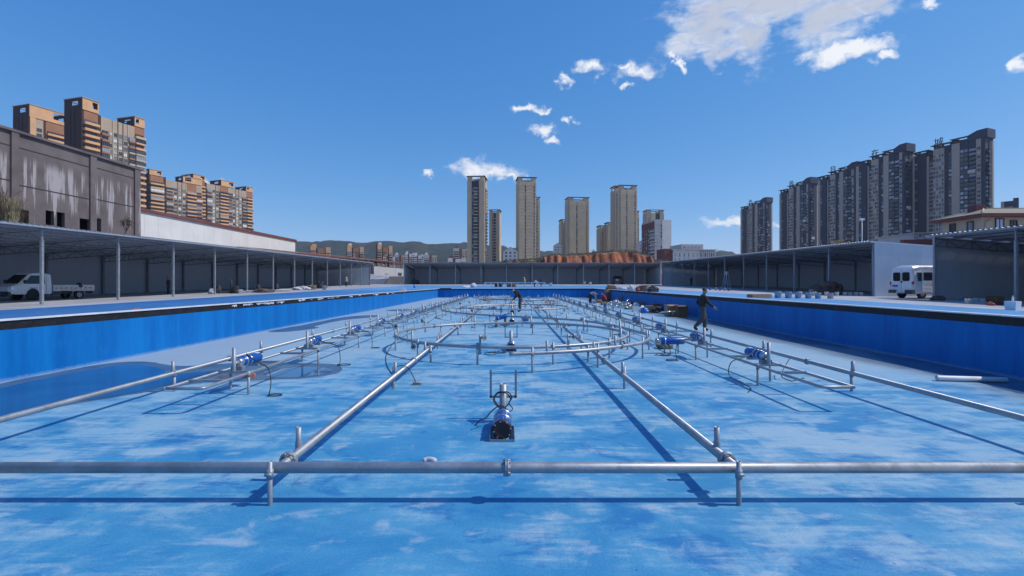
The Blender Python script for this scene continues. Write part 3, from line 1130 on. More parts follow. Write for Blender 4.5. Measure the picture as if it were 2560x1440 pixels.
class Tower:
    """local x runs along the facade from its left end as seen from outside, y into the building"""

    def __init__(s, name, label, A, B, depth, top, group=None, cat='tower block', z0=None, seed=0):
        A, B = Vector(A), Vector(B)
        d = B - A
        s.L, s.D = d.length, depth
        s.z0 = z0 if z0 is not None else outer(112) - 0.6
        s.H = top - s.z0
        s.t = thing(name, label, cat, (A.x, A.y, s.z0), math.atan2(d.y, d.x), group)
        s.wall = {}
        s.rnd = random.Random(seed)

    def w(s, m):
        if m not in s.wall:
            s.wall[m] = MB()
        return s.wall[m]

    def face(s, side, strips, fl=3.0, lo=0, total=None, back=None):
        """strips: (width share, kind, wall material, height share, outward offset, options)"""
        if side == 'front':
            O, an, L = Vector((0, 0)), 0.0, s.L
        elif side == 'left':
            O, an, L = Vector((0, s.D)), -math.pi / 2, s.D
        else:
            O, an, L = Vector((s.L, 0)), math.pi / 2, s.D
        ca, sa = math.cos(an), math.sin(an)
        dr, inn = Vector((ca, sa)), Vector((-sa, ca))
        tot = sum(x[0] for x in strips)
        u = 0.0
        for (wd, kind, mt, hs, off, opt) in strips:
            W = wd / tot * L
            H = s.H * hs
            deep = s.D if side == 'front' else 1.0
            m = s.w(mt)

            def bx(u0, u1, y0, y1, z0, z1, mm=m):
                c = [O + dr * a + inn * b for (a, b) in ((u0, y0), (u1, y0), (u1, y1), (u0, y1))]
                mm.add([(p.x, p.y, z) for z in (z0, z1) for p in c], [(3, 2, 1, 0), (4, 5, 6, 7), (0, 1, 5, 4), (1, 2, 6, 5), (2, 3, 7, 6), (3, 0, 4, 7)])
            if side == 'front':
                bx(u, u + W, -off, deep, 0, H)
            elif off > 0:
                bx(u, u + W, -off, 0.4, 0, H)
            nfl = int((H - opt.get('cap', 3.0)) / fl)
            for k in range(lo, nfl):
                z = k * fl + 0.9
                if kind == 'win':
                    n = opt.get('n', 1)
                    ww = opt.get('w', W / n * 0.62)
                    for q in range(n):
                        p = O + dr * (u + W * (q + 0.5) / n) - inn * (off + 0.01)
                        place('window', window_mesh(ww, opt.get('h', 1.6), opt.get('glass', 'win_dark'), opt.get('frame', 'win_frame'), opt.get('mull', 1)), s.t, (p.x, p.y, z), an)
                elif kind == 'bal':
                    p = O + dr * (u + W / 2) - inn * (off + 0.01)
                    out = opt.get('out', 1.3)
                    bm = opt.get('bm', mt)
                    r_ = s.rnd.random()
                    if r_ < opt.get('enc', 0.0):
                        me = enclosed_mesh(W * 0.96, out, bm if s.rnd.random() < 0.75 else 'bl_cream', s.rnd.choice(['win_mixed', 'win_blue', 'win_dark']))
                    else:
                        me = balcony_mesh(W * 0.96, out, bm, opt.get('glass', 'win_dark'), opt.get('par', 0.62))
                    place('balcony', me, s.t, (p.x, p.y, z - 0.9), an)
                elif kind == 'slot':
                    p = O + dr * (u + W / 2) - inn * (off + 0.01)
                    place('window', window_mesh(W * 0.55, 2.2, opt.get('glass', 'win_dark'), mt, 0), s.t, (p.x, p.y, z - 0.4), an)
                if opt.get('band'):
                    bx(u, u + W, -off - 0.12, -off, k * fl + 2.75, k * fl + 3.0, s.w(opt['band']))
            if opt.get('piers'):
                n = opt['piers']
                for q in range(n + 1):
                    c = u + W * q / n
                    bx(c - 0.22, c + 0.22, -off - 0.3, -off, 0, H, s.w(opt.get('piermat', mt)))
            u += W
        return s

    def crown(s, x0, x1, y0, y1, zb, h, wallm='bl_tan', roofm='bl_roof', over=1.0, legs=4, post=1.2, tilt=0.0, par=0.34):
        """an open frame on the roof: piers, a beam between them and a flat slab that overhangs"""
        m = MB()
        n = max(2, legs // 2)
        for i in range(n):
            x = x0 + (x1 - x0 - post) * i / (n - 1)
            m.box(x, x + post, y0, y0 + post, zb, zb + h)
            m.box(x, x + post, y1 - post, y1, zb, zb + h)
        for yy in (y0, y1 - 0.5):
            m.box(x0 + post, x1 - post, yy + 0.01, yy + 0.49, zb, zb + max(0.05, h * par))
        for xx in (x0 + 0.02, x1 - 0.5):
            m.box(xx, xx + 0.46, y0 + post - 0.05, y1 - post + 0.05, zb, zb + 0.3)
        part('roof_frame', m, MATS[wallm], s.t)
        m = MB()
        rw = min(2.2, (x1 - x0) * 0.2) + over
        for bxs in ((x0 - over, x1 + over, y0 - over, y0 - over + rw), (x0 - over, x1 + over, y1 + over - rw, y1 + over), (x0 - over, x0 - over + rw, y0 - over + rw, y1 + over - rw), (x1 + over - rw, x1 + over, y0 - over + rw, y1 + over - rw)):
            m.box(*bxs, zb + h + tilt, zb + h + 0.5 + tilt)
        part('roof_slab', m, MATS[roofm], s.t)

    def crown_box(s, x0, x1, y0, y1, zb, h, gable='bl_brown', open_r=True):
        """solid rooftop storey: front wall with one square opening, dark end walls, a thin slab ring on top"""
        m = MB()
        L = x1 - x0
        a, b = (x0 + L * 0.60, x0 + L * 0.92) if open_r else (x0 + L * 0.10, x0 + L * 0.42)
        m.box(x0, a, y0, y0 + 0.4, zb, zb + h)
        m.box(b, x1, y0, y0 + 0.4, zb, zb + h)
        m.box(a, b, y0, y0 + 0.4, zb, zb + h * 0.30)
        m.box(a, b, y0, y0 + 0.4, zb + h * 0.86, zb + h)
        part('roof_screen', m, MATS['bl_orange'], s.t)
        D = y1 - y0
        for x in (x0 + 0.0, x1 - 0.4):
            m = MB()
            m.box(x, x + 0.4, y0 + 0.41, y0 + D * 0.25, zb, zb + h)
            m.box(x, x + 0.4, y0 + D * 0.62, y1, zb, zb + h)
            m.box(x, x + 0.4, y0 + D * 0.25, y0 + D * 0.62, zb, zb + h * 0.42)
            m.box(x, x + 0.4, y0 + D * 0.25, y0 + D * 0.62, zb + h * 0.80, zb + h)
            part('end_screen', m, MATS[gable], s.t)
        m = MB()
        for bxs in ((x0 - 0.3, x1 + 0.3, y0 - 0.3, y0 + 1.0), (x0 - 0.3, x1 + 0.3, y1 - 1.0, y1 + 0.3), (x0 - 0.3, x0 + 1.0, y0 + 1.0, y1 - 1.0), (x1 - 1.0, x1 + 0.3, y0 + 1.0, y1 - 1.0)):
            m.box(*bxs, zb + h, zb + h + 0.35)
        part('roof_slab', m, MATS['bl_taupe'], s.t)

    def roof(s, x0, x1, y0, y1, z, th=0.5, over=0.6, m='bl_roof'):
        b = MB()
        b.box(x0 - over, x1 + over, y0 - over, y1 + over, z, z + th)
        part('roof', b, MATS[m], s.t)

    def done(s):
        for k, mb in s.wall.items():
            part('wall', mb, MATS[k], s.t)
        return s.t


NO = {}
# ---- orange and brown slab blocks on the left
def orange_block(label, A, B, depth, top, strips, crowns, lo, group, seed):
    T = Tower('apartment_block', label, A, B, depth, top, group, 'apartment block', seed=seed)
    T.face('front', strips, 3.0, lo)
    for (a, b, hs, h) in crowns:
        x0, x1 = a * T.L, b * T.L
        T.crown_box(x0 - 0.3, x1 - 0.05, -0.35, T.D + 0.3, T.H * hs - 0.02, h, open_r=(a < 0.5))
    # dark brown gable with two grooves and an open square near the top
    T.face('left', [(4.2, 'wall', 'bl_brown', strips[0][3], 0.5, NO), (0.5, 'wall', 'bl_roof', strips[0][3], 0.3, NO), (2.2, 'wall', 'bl_brown', strips[0][3], 0.5, NO), (0.5, 'wall', 'bl_roof', strips[0][3], 0.3, NO), (4.2, 'wall', 'bl_brown', strips[0][3], 0.5, NO)], 3.0)
    return T.done()


BL = dict(out=1.5, bm='bl_orange', enc=0.3, par=0.95)
BD = dict(out=0.9, bm='bl_rust', enc=0.6, par=0.85)
PW_ = dict(n=1, h=1.7, glass='win_mixed', mull=1)
PT = dict(n=1, h=1.7, glass='win_mixed', mull=1, piers=1, piermat='bl_cream')
full = [(6, 'bal', 'bl_rust', 0.955, 0, BL), (0.9, 'wall', 'bl_brown', 0.95, 0.3, NO), (3.4, 'bal', 'bl_taupe', 0.945, 0.2, BD), (1.6, 'win', 'bl_taupe', 0.945, 0.0, PW_),
        (2.2, 'win', 'bl_taupe', 0.945, 0.0, PT), (2.2, 'win', 'bl_taupe', 0.945, 0.0, PT), (2.2, 'win', 'bl_taupe', 0.945, 0.0, PT), (2.8, 'bal', 'bl_taupe', 0.945, 0.2, BD), (4.8, 'bal', 'bl_rust', 0.952, 0, BL)]
GO = 'orange and brown apartment blocks on the left'
TL2 = orange_block('tallest orange and brown apartment block, above the stained grey building', (-206, 228), (-198, 256), 12, CAMZ + 88, full, [(0, 0.235, 0.955, 5.6), (0.83, 1.0, 0.952, 4.8)], 8, GO, 1)
half = [(1.6, 'wall', 'bl_orange', 0.93, 0.3, NO), (2.4, 'win', 'bl_taupe', 0.93, 0, PW_), (0.8, 'wall', 'bl_brown', 0.93, 0, NO), (6.5, 'bal', 'bl_rust', 0.93, 0, BL), (0.9, 'wall', 'bl_brown', 0.915, 0.3, NO), (3.4, 'bal', 'bl_taupe', 0.915, 0.2, BD), (1.6, 'win', 'bl_taupe', 0.915, 0, PW_), (2.2, 'win', 'bl_taupe', 0.915, 0, PT), (2.2, 'win', 'bl_taupe', 0.915, 0, PT), (2.2, 'win', 'bl_taupe', 0.915, 0, PT)]
orange_block('orange and brown apartment block at the far left, partly hidden by the tallest one', (-262, 258), (-252, 292), 13, CAMZ + 98, half, [(0, 0.50, 0.93, 6.6)], 12, GO, 2)
mid = [(6, 'bal', 'bl_rust', 0.95, 0, BL), (0.9, 'wall', 'bl_brown', 0.95, 0.3, NO), (3.4, 'bal', 'bl_taupe', 0.93, 0.2, BD), (2.0, 'win', 'bl_taupe', 0.93, 0, PT), (2.0, 'win', 'bl_taupe', 0.93, 0, PT), (2.0, 'win', 'bl_taupe', 0.93, 0, PT), (4.8, 'bal', 'bl_rust', 0.935, 0, BL),
       (3, 'bal', 'bl_taupe', 0.93, 0.2, BD)]
orange_block('orange and brown apartment block between the tall one and the lower right one', (-279, 366), (-262, 402), 10, CAMZ + 89, mid, [(0, 0.22, 0.95, 4.0), (0.62, 1.0, 0.935, 5.0)], 10, GO, 3)
low = [(6, 'bal', 'bl_rust', 0.955, 0, BL), (0.9, 'wall', 'bl_brown', 0.945, 0.3, NO), (3.0, 'bal', 'bl_taupe', 0.94, 0.2, BD), (2.0, 'win', 'bl_taupe', 0.94, 0, PT), (2.0, 'win', 'bl_taupe', 0.94, 0, PT), (5.2, 'bal', 'bl_rust', 0.945, 0, BL), (2.6, 'bal', 'bl_taupe', 0.94, 0.2, BD), (2.0, 'win', 'bl_taupe', 0.94, 0, PT), (2.0, 'win', 'bl_taupe', 0.94, 0, PT), (2.0, 'win', 'bl_taupe', 0.94, 0, PT), (2.6, 'bal', 'bl_taupe', 0.94, 0.2, BD), (4.2, 'bal', 'bl_rust', 0.94, 0, BL)]
orange_block('long low orange and brown apartment block, rightmost of the group above the white wall', (-270, 403), (-249, 457), 14, CAMZ + 93.5, low, [(0, 0.18, 0.955, 4.0), (0.44, 0.66, 0.945, 5.0), (0.88, 1.0, 0.94, 4.5)], 10, GO, 4)

# ---- slate and greige slab towers on the right, a roof letter on each
def letter_mesh(ch):
    c = bpy.data.curves.new('roof_letter', 'FONT')
    c.body = ch
    c.size = 6.0
    c.extrude = 0.25
    c.align_x = 'CENTER'
    o = bpy.data.objects.new('tmp_letter', c)
    COL.objects.link(o)
    dg = bpy.context.evaluated_depsgraph_get()
    me = bpy.data.meshes.new_from_object(o.evaluated_get(dg))
    bpy.data.objects.remove(o)
    me.materials.clear()
    me.materials.append(MATS['bl_roof'])
    return me


WG = dict(n=4, w=0.95, h=1.9, glass='win_blue', frame='bl_greige', mull=0, band='bl_greige')
WS = dict(n=1, w=1.7, h=1.6, glass='win_blue', frame='win_frame', mull=1)
W2 = dict(n=2, w=1.6, h=1.7, glass='win_blue', frame='win_frame', mull=1, band='bl_slate')
RB = dict(out=1.0, bm='bl_greige', enc=0.0, par=0.35)
RB2 = dict(out=1.2, bm='bl_slate', enc=0.35, par=0.4, glass='win_blue')
rstrips = [(2.4, 'wall', 'bl_greige', 0.94, 1.4, NO), (1.8, 'win', 'bl_slate', 0.94, 0.6, WS), (5.0, 'wall', 'bl_slate', 0.955, 1.0, NO), (1.4, 'wall', 'bl_greige', 0.93, 0.2, NO), (3.0, 'bal', 'bl_brown', 0.93, 0.0, RB),
           (6.0, 'win', 'bl_greige', 0.965, 1.6, WG), (2.0, 'wall', 'bl_slate', 0.965, 0.8, NO), (2.0, 'win', 'bl_slate', 0.965, 0.6, WS), (4.2, 'wall', 'bl_greige', 0.975, 1.4, NO), (4.2, 'win', 'bl_slate', 0.975, 1.0, W2), (4.0, 'bal', 'bl_slate', 0.975, 0.6, RB2), (2.6, 'win', 'bl_greige', 0.975, 1.0, WS), (2.0, 'wall', 'bl_slate', 0.98, 1.4, NO)]
RT = [((310.0, 366), (329.5, 319), '城', 'nearest and tallest-looking slate tower on the right'), ((288, 393), (302, 354), '在', 'slate tower on the right, second nearest in its row'), ((291, 446), (304, 408), '目', 'slate tower on the right, third in its row, its edge hidden by the next'),
      ((291, 510), (302, 468), '段', 'slate tower on the right, fourth in its row, standing clear against the sky'), ((303, 621), (318, 578), '色', 'farthest slate tower on the right, smallest in the row')]
for i, (A, B, ch, lb) in enumerate(RT):
    T = Tower('tower_block', lb, A, Vector(A) + (Vector(B) - Vector(A)) * 0.87, 9, CAMZ + 103, 'slate towers on the right', seed=20 + i)
    T.face('front', rstrips, 3.0, 6 + i)
    T.face('right', [(5, 'bal', 'bl_slate', 0.96, 0.0, dict(out=1.6, bm='bl_slate', enc=0.2, par=0.4, glass='win_blue')), (6, 'wall', 'bl_slate', 0.96, 0.4, NO), (3, 'wall', 'bl_greige', 0.96, 0.4, NO)], 3.0, 6 + i)
    L = T.L
    s_ = 36.6 / L
    # stepped flat roofs with open gaps under the slabs
    T.crown(0.0, 0.24 * L, 0.0, 8.6, T.H * 0.94, 3.2, 'bl_slate', 'bl_roof', 1.2, 6, 1.0)
    T.roof(0.22 * L, 0.36 * L, 1.0, 8.6, T.H * 0.935, 2.6, 0.3)
    T.crown(0.34 * L, 0.58 * L, -1.2, 8.6, T.H * 0.965, 2.6, 'bl_slate', 'bl_roof', 1.4, 6, 1.0)
    T.crown(0.58 * L, 0.80 * L, -1.0, 8.6, T.H * 0.975, 3.2, 'bl_slate', 'bl_roof', 0.8, 4, 1.0)
    m = MB()                                        # raised parapet wedge at the near end
    z = T.H * 0.975
    m.prism([(0.78 * L, z), (L + 1.2, z), (L + 1.2, z + 6.2), (0.90 * L, z + 6.0), (0.78 * L, z + 3.6)], -1.4, 9.0)
    part('parapet', m, MATS['bl_slate'], T.t)
    place('roof_letter', letter_mesh(ch), T.t, (0.40 * L, -0.6, T.H * 0.965 + 3.2), rot=(R(90), 0, 0))
    T.done()
# low slate block beyond the house
T = Tower('tower_block', 'small dark block showing above the tiled roof at the right edge', (X_(2502, 420), 420), (X_(2547, 412), 412), 14, Z_(494, 412), None, seed=31)
T.face('front', [(3, 'wall', 'bl_greige', 0.97, 0.3, NO), (4, 'win', 'bl_slate', 0.97, 0.0, W2), (4, 'bal', 'bl_slate', 0.97, 0.0, RB2), (5, 'wall', 'bl_slate', 1.0, 0.4, NO)], 3.0, 18)
T.done()

# ---- tan towers in the middle
def tan_tower(label, px0, px1, Y, ytop, strips, turn=8.0, depth=16, lo=4, side=None, crown_x=(0.0, 1.0), group='tan towers beyond the far shed', seed=0, ch=3.0, z0=None):
    top = Z_(ytop, Y)
    A = Vector((X_(px0, Y), Y))
    W = (px1 - px0) / F * Y
    B = A + Vector((math.cos(R(turn)), math.sin(R(turn)))) * W
    T = Tower('tower_block', label, A, B, depth, top, group, seed=seed, z0=z0)
    T.face('front', strips, 3.0, lo)
    if side:
        T.face(side[0], side[1], 3.0, lo)
    T.crown(T.L * crown_x[0] + 0.3, T.L * crown_x[1] - 0.3, 0.3, depth - 0.3, T.H * strips[0][3] - 0.02, T.H * (1 - strips[0][3]) - 0.5, 'bl_tan', 'bl_roof', 0.9, 4, max(1.5, T.L * 0.24), par=0.12)
    return T.done()


GR = dict(n=1, w=0.9, h=1.4, mull=0)
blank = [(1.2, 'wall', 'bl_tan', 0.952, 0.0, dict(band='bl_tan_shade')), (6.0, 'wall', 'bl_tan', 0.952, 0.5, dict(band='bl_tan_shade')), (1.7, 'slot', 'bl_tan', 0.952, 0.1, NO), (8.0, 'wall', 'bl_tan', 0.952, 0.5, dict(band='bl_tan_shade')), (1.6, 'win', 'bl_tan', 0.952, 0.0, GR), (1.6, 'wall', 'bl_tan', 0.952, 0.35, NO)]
TB = dict(out=1.2, bm='bl_tan', par=0.4, enc=0.1)
tan_tower('tan tower with a column of dark balconies, under the small cloud', 1168, 1211, 430, 440,
          [(4.4, 'wall', 'bl_tan', 0.952, 0.4, NO), (1.8, 'win', 'bl_slate', 0.952, 0.0, dict(n=1, w=1.2, h=1.7, mull=0)), (4.2, 'bal', 'bl_slate', 0.952, 0.2, TB), (1.2, 'wall', 'bl_brown', 0.952, 0.0, NO), (0.9, 'wall', 'bl_cream', 0.952, 0.9, NO), (4.2, 'wall', 'bl_tan', 0.952, 0.5, NO)],
          -6, 17, 4, ('right', [(2, 'wall', 'bl_cream', 0.952, 0.4, NO), (4, 'bal', 'bl_slate', 0.952, 0.0, TB), (2, 'wall', 'bl_tan', 0.952, 0.3, NO), (4, 'bal', 'bl_slate', 0.952, 0.0, TB)]), seed=41)
tan_tower('shorter tan tower tucked behind the right side of the balconied tower', 1223, 1249, 500, 524,
          [(3, 'wall', 'bl_tan', 0.955, 0.3, NO), (2, 'win', 'bl_taupe', 0.955, 0, GR), (2, 'bal', 'bl_slate', 0.955, 0, TB), (0.8, 'wall', 'bl_cream', 0.955, 0.6, NO), (3, 'wall', 'bl_tan', 0.955, 0.3, NO)], -6, 14, 4, seed=42)
tan_tower('blank-walled tan tower with one narrow slot of windows, second from the left', 1295, 1341, 430, 442, blank, 6, 16, 4, seed=43)
tan_tower('narrow lower tan tower behind the right edge of the second tower', 1338, 1350, 470, 492, [(3, 'win', 'bl_tan', 0.955, 0.0, GR), (2, 'wall', 'bl_tan', 0.955, 0.4, NO)], 6, 14, 5, seed=44)
tan_tower('blank-walled tan tower with a lower neighbour at its left, third of the middle towers', 1421, 1474, 540, 492, blank, 6, 18, 4, seed=45, side=('left', [(4, 'win', 'bl_tan', 0.96, 0.2, GR), (3, 'wall', 'bl_tan', 0.96, 0.4, NO), (4, 'win', 'bl_tan', 0.96, 0.2, GR)]))
tan_tower('low tan tower standing at the left of the third middle tower', 1403, 1421, 560, 548, [(4, 'wall', 'bl_tan', 0.94, 0.3, NO), (1.6, 'win', 'bl_tan', 0.94, 0, GR)], 6, 14, 5, seed=46)
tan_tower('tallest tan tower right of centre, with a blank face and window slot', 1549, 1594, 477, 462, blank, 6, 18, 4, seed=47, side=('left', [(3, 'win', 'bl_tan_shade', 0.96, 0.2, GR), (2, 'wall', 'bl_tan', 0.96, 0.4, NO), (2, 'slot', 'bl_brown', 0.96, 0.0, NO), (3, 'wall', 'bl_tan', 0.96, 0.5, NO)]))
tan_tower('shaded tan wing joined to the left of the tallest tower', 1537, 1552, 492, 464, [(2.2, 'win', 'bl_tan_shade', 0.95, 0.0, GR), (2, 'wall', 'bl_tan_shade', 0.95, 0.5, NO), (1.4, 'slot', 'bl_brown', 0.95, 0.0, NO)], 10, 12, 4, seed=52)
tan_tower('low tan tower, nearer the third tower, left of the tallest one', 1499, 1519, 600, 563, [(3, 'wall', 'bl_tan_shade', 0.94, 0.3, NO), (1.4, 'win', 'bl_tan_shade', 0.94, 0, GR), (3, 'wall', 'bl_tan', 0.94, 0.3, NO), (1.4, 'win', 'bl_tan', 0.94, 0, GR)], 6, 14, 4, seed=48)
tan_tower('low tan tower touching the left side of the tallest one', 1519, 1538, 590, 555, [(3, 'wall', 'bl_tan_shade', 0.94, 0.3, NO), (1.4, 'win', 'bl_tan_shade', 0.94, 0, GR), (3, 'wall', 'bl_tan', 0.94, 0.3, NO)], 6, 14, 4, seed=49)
tan_tower('thin low tan tower peeping out at the right of the tallest one', 1590, 1598, 560, 527, [(2, 'wall', 'bl_tan', 0.95, 0.3, NO), (1.2, 'win', 'bl_tan', 0.95, 0, GR)], 6, 12, 4, seed=53)
tan_tower('tan tower rising behind the brown and white block', 1617, 1661, 640, 524, [(3, 'win', 'bl_tan_shade', 0.95, 0.2, GR), (3, 'wall', 'bl_tan', 0.95, 0.4, NO), (3, 'bal', 'bl_slate', 0.95, 0, TB), (3, 'wall', 'bl_cream', 0.95, 0.4, NO)], 4, 16, 14, seed=50)
# brown and white block in front of it
T = Tower('apartment_block', 'white-faced block with a red-brown windowed side, right of the tan towers', (X_(1636, 400), 400), (X_(1680, 400), 402), 26, Z_(549, 400), None, 'apartment block', seed=51)
T.face('front', [(4.5, 'wall', 'bl_grey', 0.985, 0.3, dict(band='bl_grey')), (1.4, 'slot', 'bl_grey', 0.985, 0.1, dict(glass='win_blue')), (7, 'wall', 'bl_white', 1.0, 0.3, NO)], 3.0, 2)
T.face('left', [(5, 'win', 'bl_redbrown', 0.97, 0.3, dict(n=2, w=1.4, h=1.8, glass='win_mixed')), (5, 'win', 'bl_redbrown', 0.97, 0.3, dict(n=2, w=1.4, h=1.8, glass='win_mixed')), (5, 'bal', 'bl_redbrown', 0.97, 0.2, dict(out=0.9, bm='bl_white', par=0.4))], 3.0, 2)
T.roof(0, T.L, 0, 26, T.H * 0.985, 0.5, 0.2, 'bl_grey')
T.done()
# low modern building
T = Tower('office_building', 'low pale office building with vertical window slots, behind the right end of the bank', (X_(1682, 300), 300), (X_(1792, 300), 303), 24, Z_(625, 300), None, 'building', seed=60)
T.face('front', [(14, 'win', 'bl_white', 1.0, 0.3, dict(n=6, w=0.5, h=2.2, glass='win_dark', mull=0, cap=1.0, frame='bl_white')), (8, 'win', 'bl_grey', 1.0, 0.0, dict(n=7, w=1.3, h=2.3, glass='win_dark', mull=0, cap=1.0, frame='bl_white', piers=7, piermat='bl_white'))], 3.4, 1)
T.roof(-1, T.L + 1, -1, 24, T.H, 0.5, 0.3, 'bl_grey')
b = MB()
b.box(T.L * 0.26, T.L * 0.78, 3, 20, T.H + 0.5, T.H + 4.0)
part('penthouse', b, MATS['bl_grey'], T.t)
for q in range(5):
    place('window', window_mesh(1.0, 0.9, 'win_dark', 'bl_grey', 0), T.t, (T.L * (0.33 + 0.09 * q), 2.98, T.H + 1.6))
b = MB()
b.box(-5.5, -0.4, 0.2, 12, 0, T.H + 0.8)
part('stair_tower', b, MATS['bl_redbrown'], T.t)
T.done()

# ---- small blocks far away, below the hills
def small_block(label, px0, px1, Y, ytop, side_px, mats, strips, group, seed, turn=25, cat='apartment block', lo=0):
    top = Z_(ytop, Y)
    A = Vector((X_(px0, Y), Y))
    W = (px1 - px0) / F * Y / math.cos(R(turn))
    B = A + Vector((math.cos(R(turn)), math.sin(R(turn)))) * W
    T = Tower('apartment_block', label, A, B, side_px / F * Y, top, group, cat, seed=seed)
    T.face('front', strips, 3.0, lo)
    if side_px > 8:
        T.face('left', [(1, 'wall', mats[0], strips[0][3], 0.4, NO)], 3.0)
    b = MB()
    b.box(T.L * 0.1, T.L * 0.3, 2, 6, T.H * 0.95, T.H + 2.5)
    part('stair_head', b, MATS[mats[1]], T.t)
    return T.done()


so = [(5, 'bal', 'bl_orange', 1.0, 0.0, dict(out=1.3, bm='bl_cream', par=0.5, cap=5.0)), (1.5, 'wall', 'bl_brown', 0.93, 0.0, NO), (6, 'win', 'bl_rust', 0.93, 0.0, dict(n=3, w=1.3, h=1.7, glass='win_mixed', cap=4.0)), (1, 'wall', 'bl_brown', 0.93, 0.0, NO), (4, 'bal', 'bl_orange', 0.97, 0, dict(out=1.3, bm='bl_cream', par=0.5, cap=5.0))]
GS = 'small orange blocks below the hills'
small_block('small orange block nearest the white wall, cut off low by the brown roof', 775, 820, 620, 614, 14, ('bl_brown', 'bl_orange'), so, GS, 71, 20, lo=8)
small_block('small orange block, middle one below the hills, with a dark end wall', 867, 905, 600, 613, 28, ('bl_brown', 'bl_white'), so, GS, 72, 20, lo=7)
small_block('small orange block, largest and rightmost one below the hills', 943, 978, 560, 611, 30, ('bl_brown', 'bl_white'), so, GS, 73, 20, lo=4)
sw = [(3, 'bal', 'bl_white', 1.0, 0.3, dict(out=0.9, bm='bl_white', par=0.5, cap=2.0)), (2, 'wall', 'bl_redbrown', 0.97, 0.0, NO), (4, 'win', 'bl_white', 0.97, 0.0, dict(n=2, w=1.4, h=1.5, cap=2.0)), (3, 'bal', 'bl_white', 1.0, 0.3, dict(out=0.9, bm='bl_white', par=0.5, cap=2.0))]
sg = [(4, 'bal', 'bl_grey', 1.0, 0.0, dict(out=0.9, bm='bl_grey', par=0.5, cap=2.0)), (2, 'wall', 'bl_redbrown', 0.97, 0.0, NO), (4, 'win', 'bl_cream', 0.97, 0.0, dict(n=2, w=1.4, h=1.5, cap=2.0))]
GW = 'small pale blocks in the middle distance'
small_block('small white block just right of the orange ones, half hidden', 972, 986, 640, 642, 6, ('bl_white', 'bl_white'), sw, GW, 74, 10)
small_block('grey-white block at the left end of the pale cluster', 986, 1013, 680, 636, 6, ('bl_grey', 'bl_white'), sg, GW, 75, 12)
small_block('tallest white block in the middle of the pale cluster, with water tanks', 1013, 1036, 670, 632, 6, ('bl_white', 'bl_white'), sw, GW, 76, 12)
small_block('bright white block right of centre in the pale cluster', 1036, 1058, 660, 636, 6, ('bl_white', 'bl_white'), sw, GW, 77, 12)
small_block('red-brown and white block at the right end of the pale cluster', 1060, 1091, 690, 636, 6, ('bl_redbrown', 'bl_white'), sg, GW, 78, 12)
small_block('red-brown and white block just left of the first tan tower', 1134, 1168, 640, 620, 6, ('bl_white', 'bl_redbrown'), sg, GW, 79, 12)
small_block('low pink and white block at the foot of the first tan tower', 1120, 1164, 560, 645, 6, ('bl_cream', 'bl_redbrown'), sw, GW, 80, 10)


def gable_house(label, px0, px1, Y, yeave, yridge, seed):
    W = (px1 - px0) / F * Y
    t = thing('house', label, 'house', (X_(px0, Y), Y, outer(112) - 0.6), 0.0, 'white gabled houses among the towers')
    ze, zr = Z_(yeave, Y) - (outer(112) - 0.6), Z_(yridge, Y) - (outer(112) - 0.6)
    m = MB()
    m.prism([(0, 0), (W, 0), (W, ze), (W / 2, zr), (0, ze)], 0, 14)
    part('wall', m, MATS['bl_white'], t)
    m = MB()
    m.add([(-0.6, -0.5, ze - 0.3), (W / 2, -0.5, zr + 0.25), (W / 2, 14.5, zr + 0.25), (-0.6, 14.5, ze - 0.3), (W + 0.6, -0.5, ze - 0.3), (W + 0.6, 14.5, ze - 0.3)], [(0, 1, 2, 3), (1, 4, 5, 2)])
    part('roof', m, MATS['bl_grey'], t)
    for fl in range(int(ze / 3.0)):
        if fl * 3 < ze - 26:
            continue
        for q in range(3):
            place('window', window_mesh(W * 0.12, 1.5, 'win_dark', 'bl_grey', 0), t, (W * (0.2 + 0.3 * q), -0.02, fl * 3 + 1.0))


gable_house('white gabled house between the first two tan towers', 1258, 1294, 430, 628, 618, 1)
gable_house('white gabled house left of the low tan tower', 1386, 1404, 520, 613, 607, 2)
gable_house('white gabled house between the tallest tan tower and the brown block', 1598, 1612, 460, 607, 601, 3)

# ---- stained grey concrete building on the left
t = NT('stained_render')
v = t.mapping((1, 1, 1))
a = t.noise(0.35, 6, 0.6, v)
base = t.mix(t.ramp(a, 0.3, 0.7), (0.110, 0.090, 0.090), (0.165, 0.138, 0.138))
base = t.mix(t.math('MULTIPLY', t.ramp(t.noise(0.9, 5, 0.6, v), 0.55, 0.7), 0.35), base, (0.17, 0.12, 0.115))
sx = t.n.new('ShaderNodeSeparateXYZ')
t.l.new(t.tc.outputs['Object'], sx.inputs[0])
run = t.noise(1.0, 6, 0.62, t.mapping((1.35, 1.0, 0.075)), 0.15)
patch = t.noise(0.22, 3, 0.5, t.mapping((1, 1, 0.0), loc=(3.3, 0, 0)))
hz = t.ramp(sx.outputs[2], 4.5, 13.0)
hz2 = t.ramp(sx.outputs[2], 14.6, 13.2)
lime = t.math('ADD', t.math('MULTIPLY', run, 1.0), t.math('MULTIPLY', hz, 0.13))
lime = t.math('ADD', lime, t.math('MULTIPLY', t.math('SUBTRACT', patch, 0.5), 0.35))
lime = t.math('MULTIPLY', t.ramp(lime, 0.615, 0.69), hz2)
c = t.mix(t.math('MULTIPLY', lime, 0.75), base, (0.44, 0.41, 0.42))
t.bump(t.noise(6, 5, 0.6), 0.15, 0.05)
t.done(c, 0.9, 0.0)
mat('groove_dark', (0.045, 0.040, 0.042), 0.9, 0.0, 0.2, 1)
XB, YB0, YB1 = -50.0, 30.0, 64.0
tb = thing('grey_building', 'stained grey concrete building with white lime streaks and empty window holes, upper left', 'building', (XB, YB0, outer(40)), R(90))
HB = CAMZ + 15.25 - outer(40)
LB = YB1 - YB0


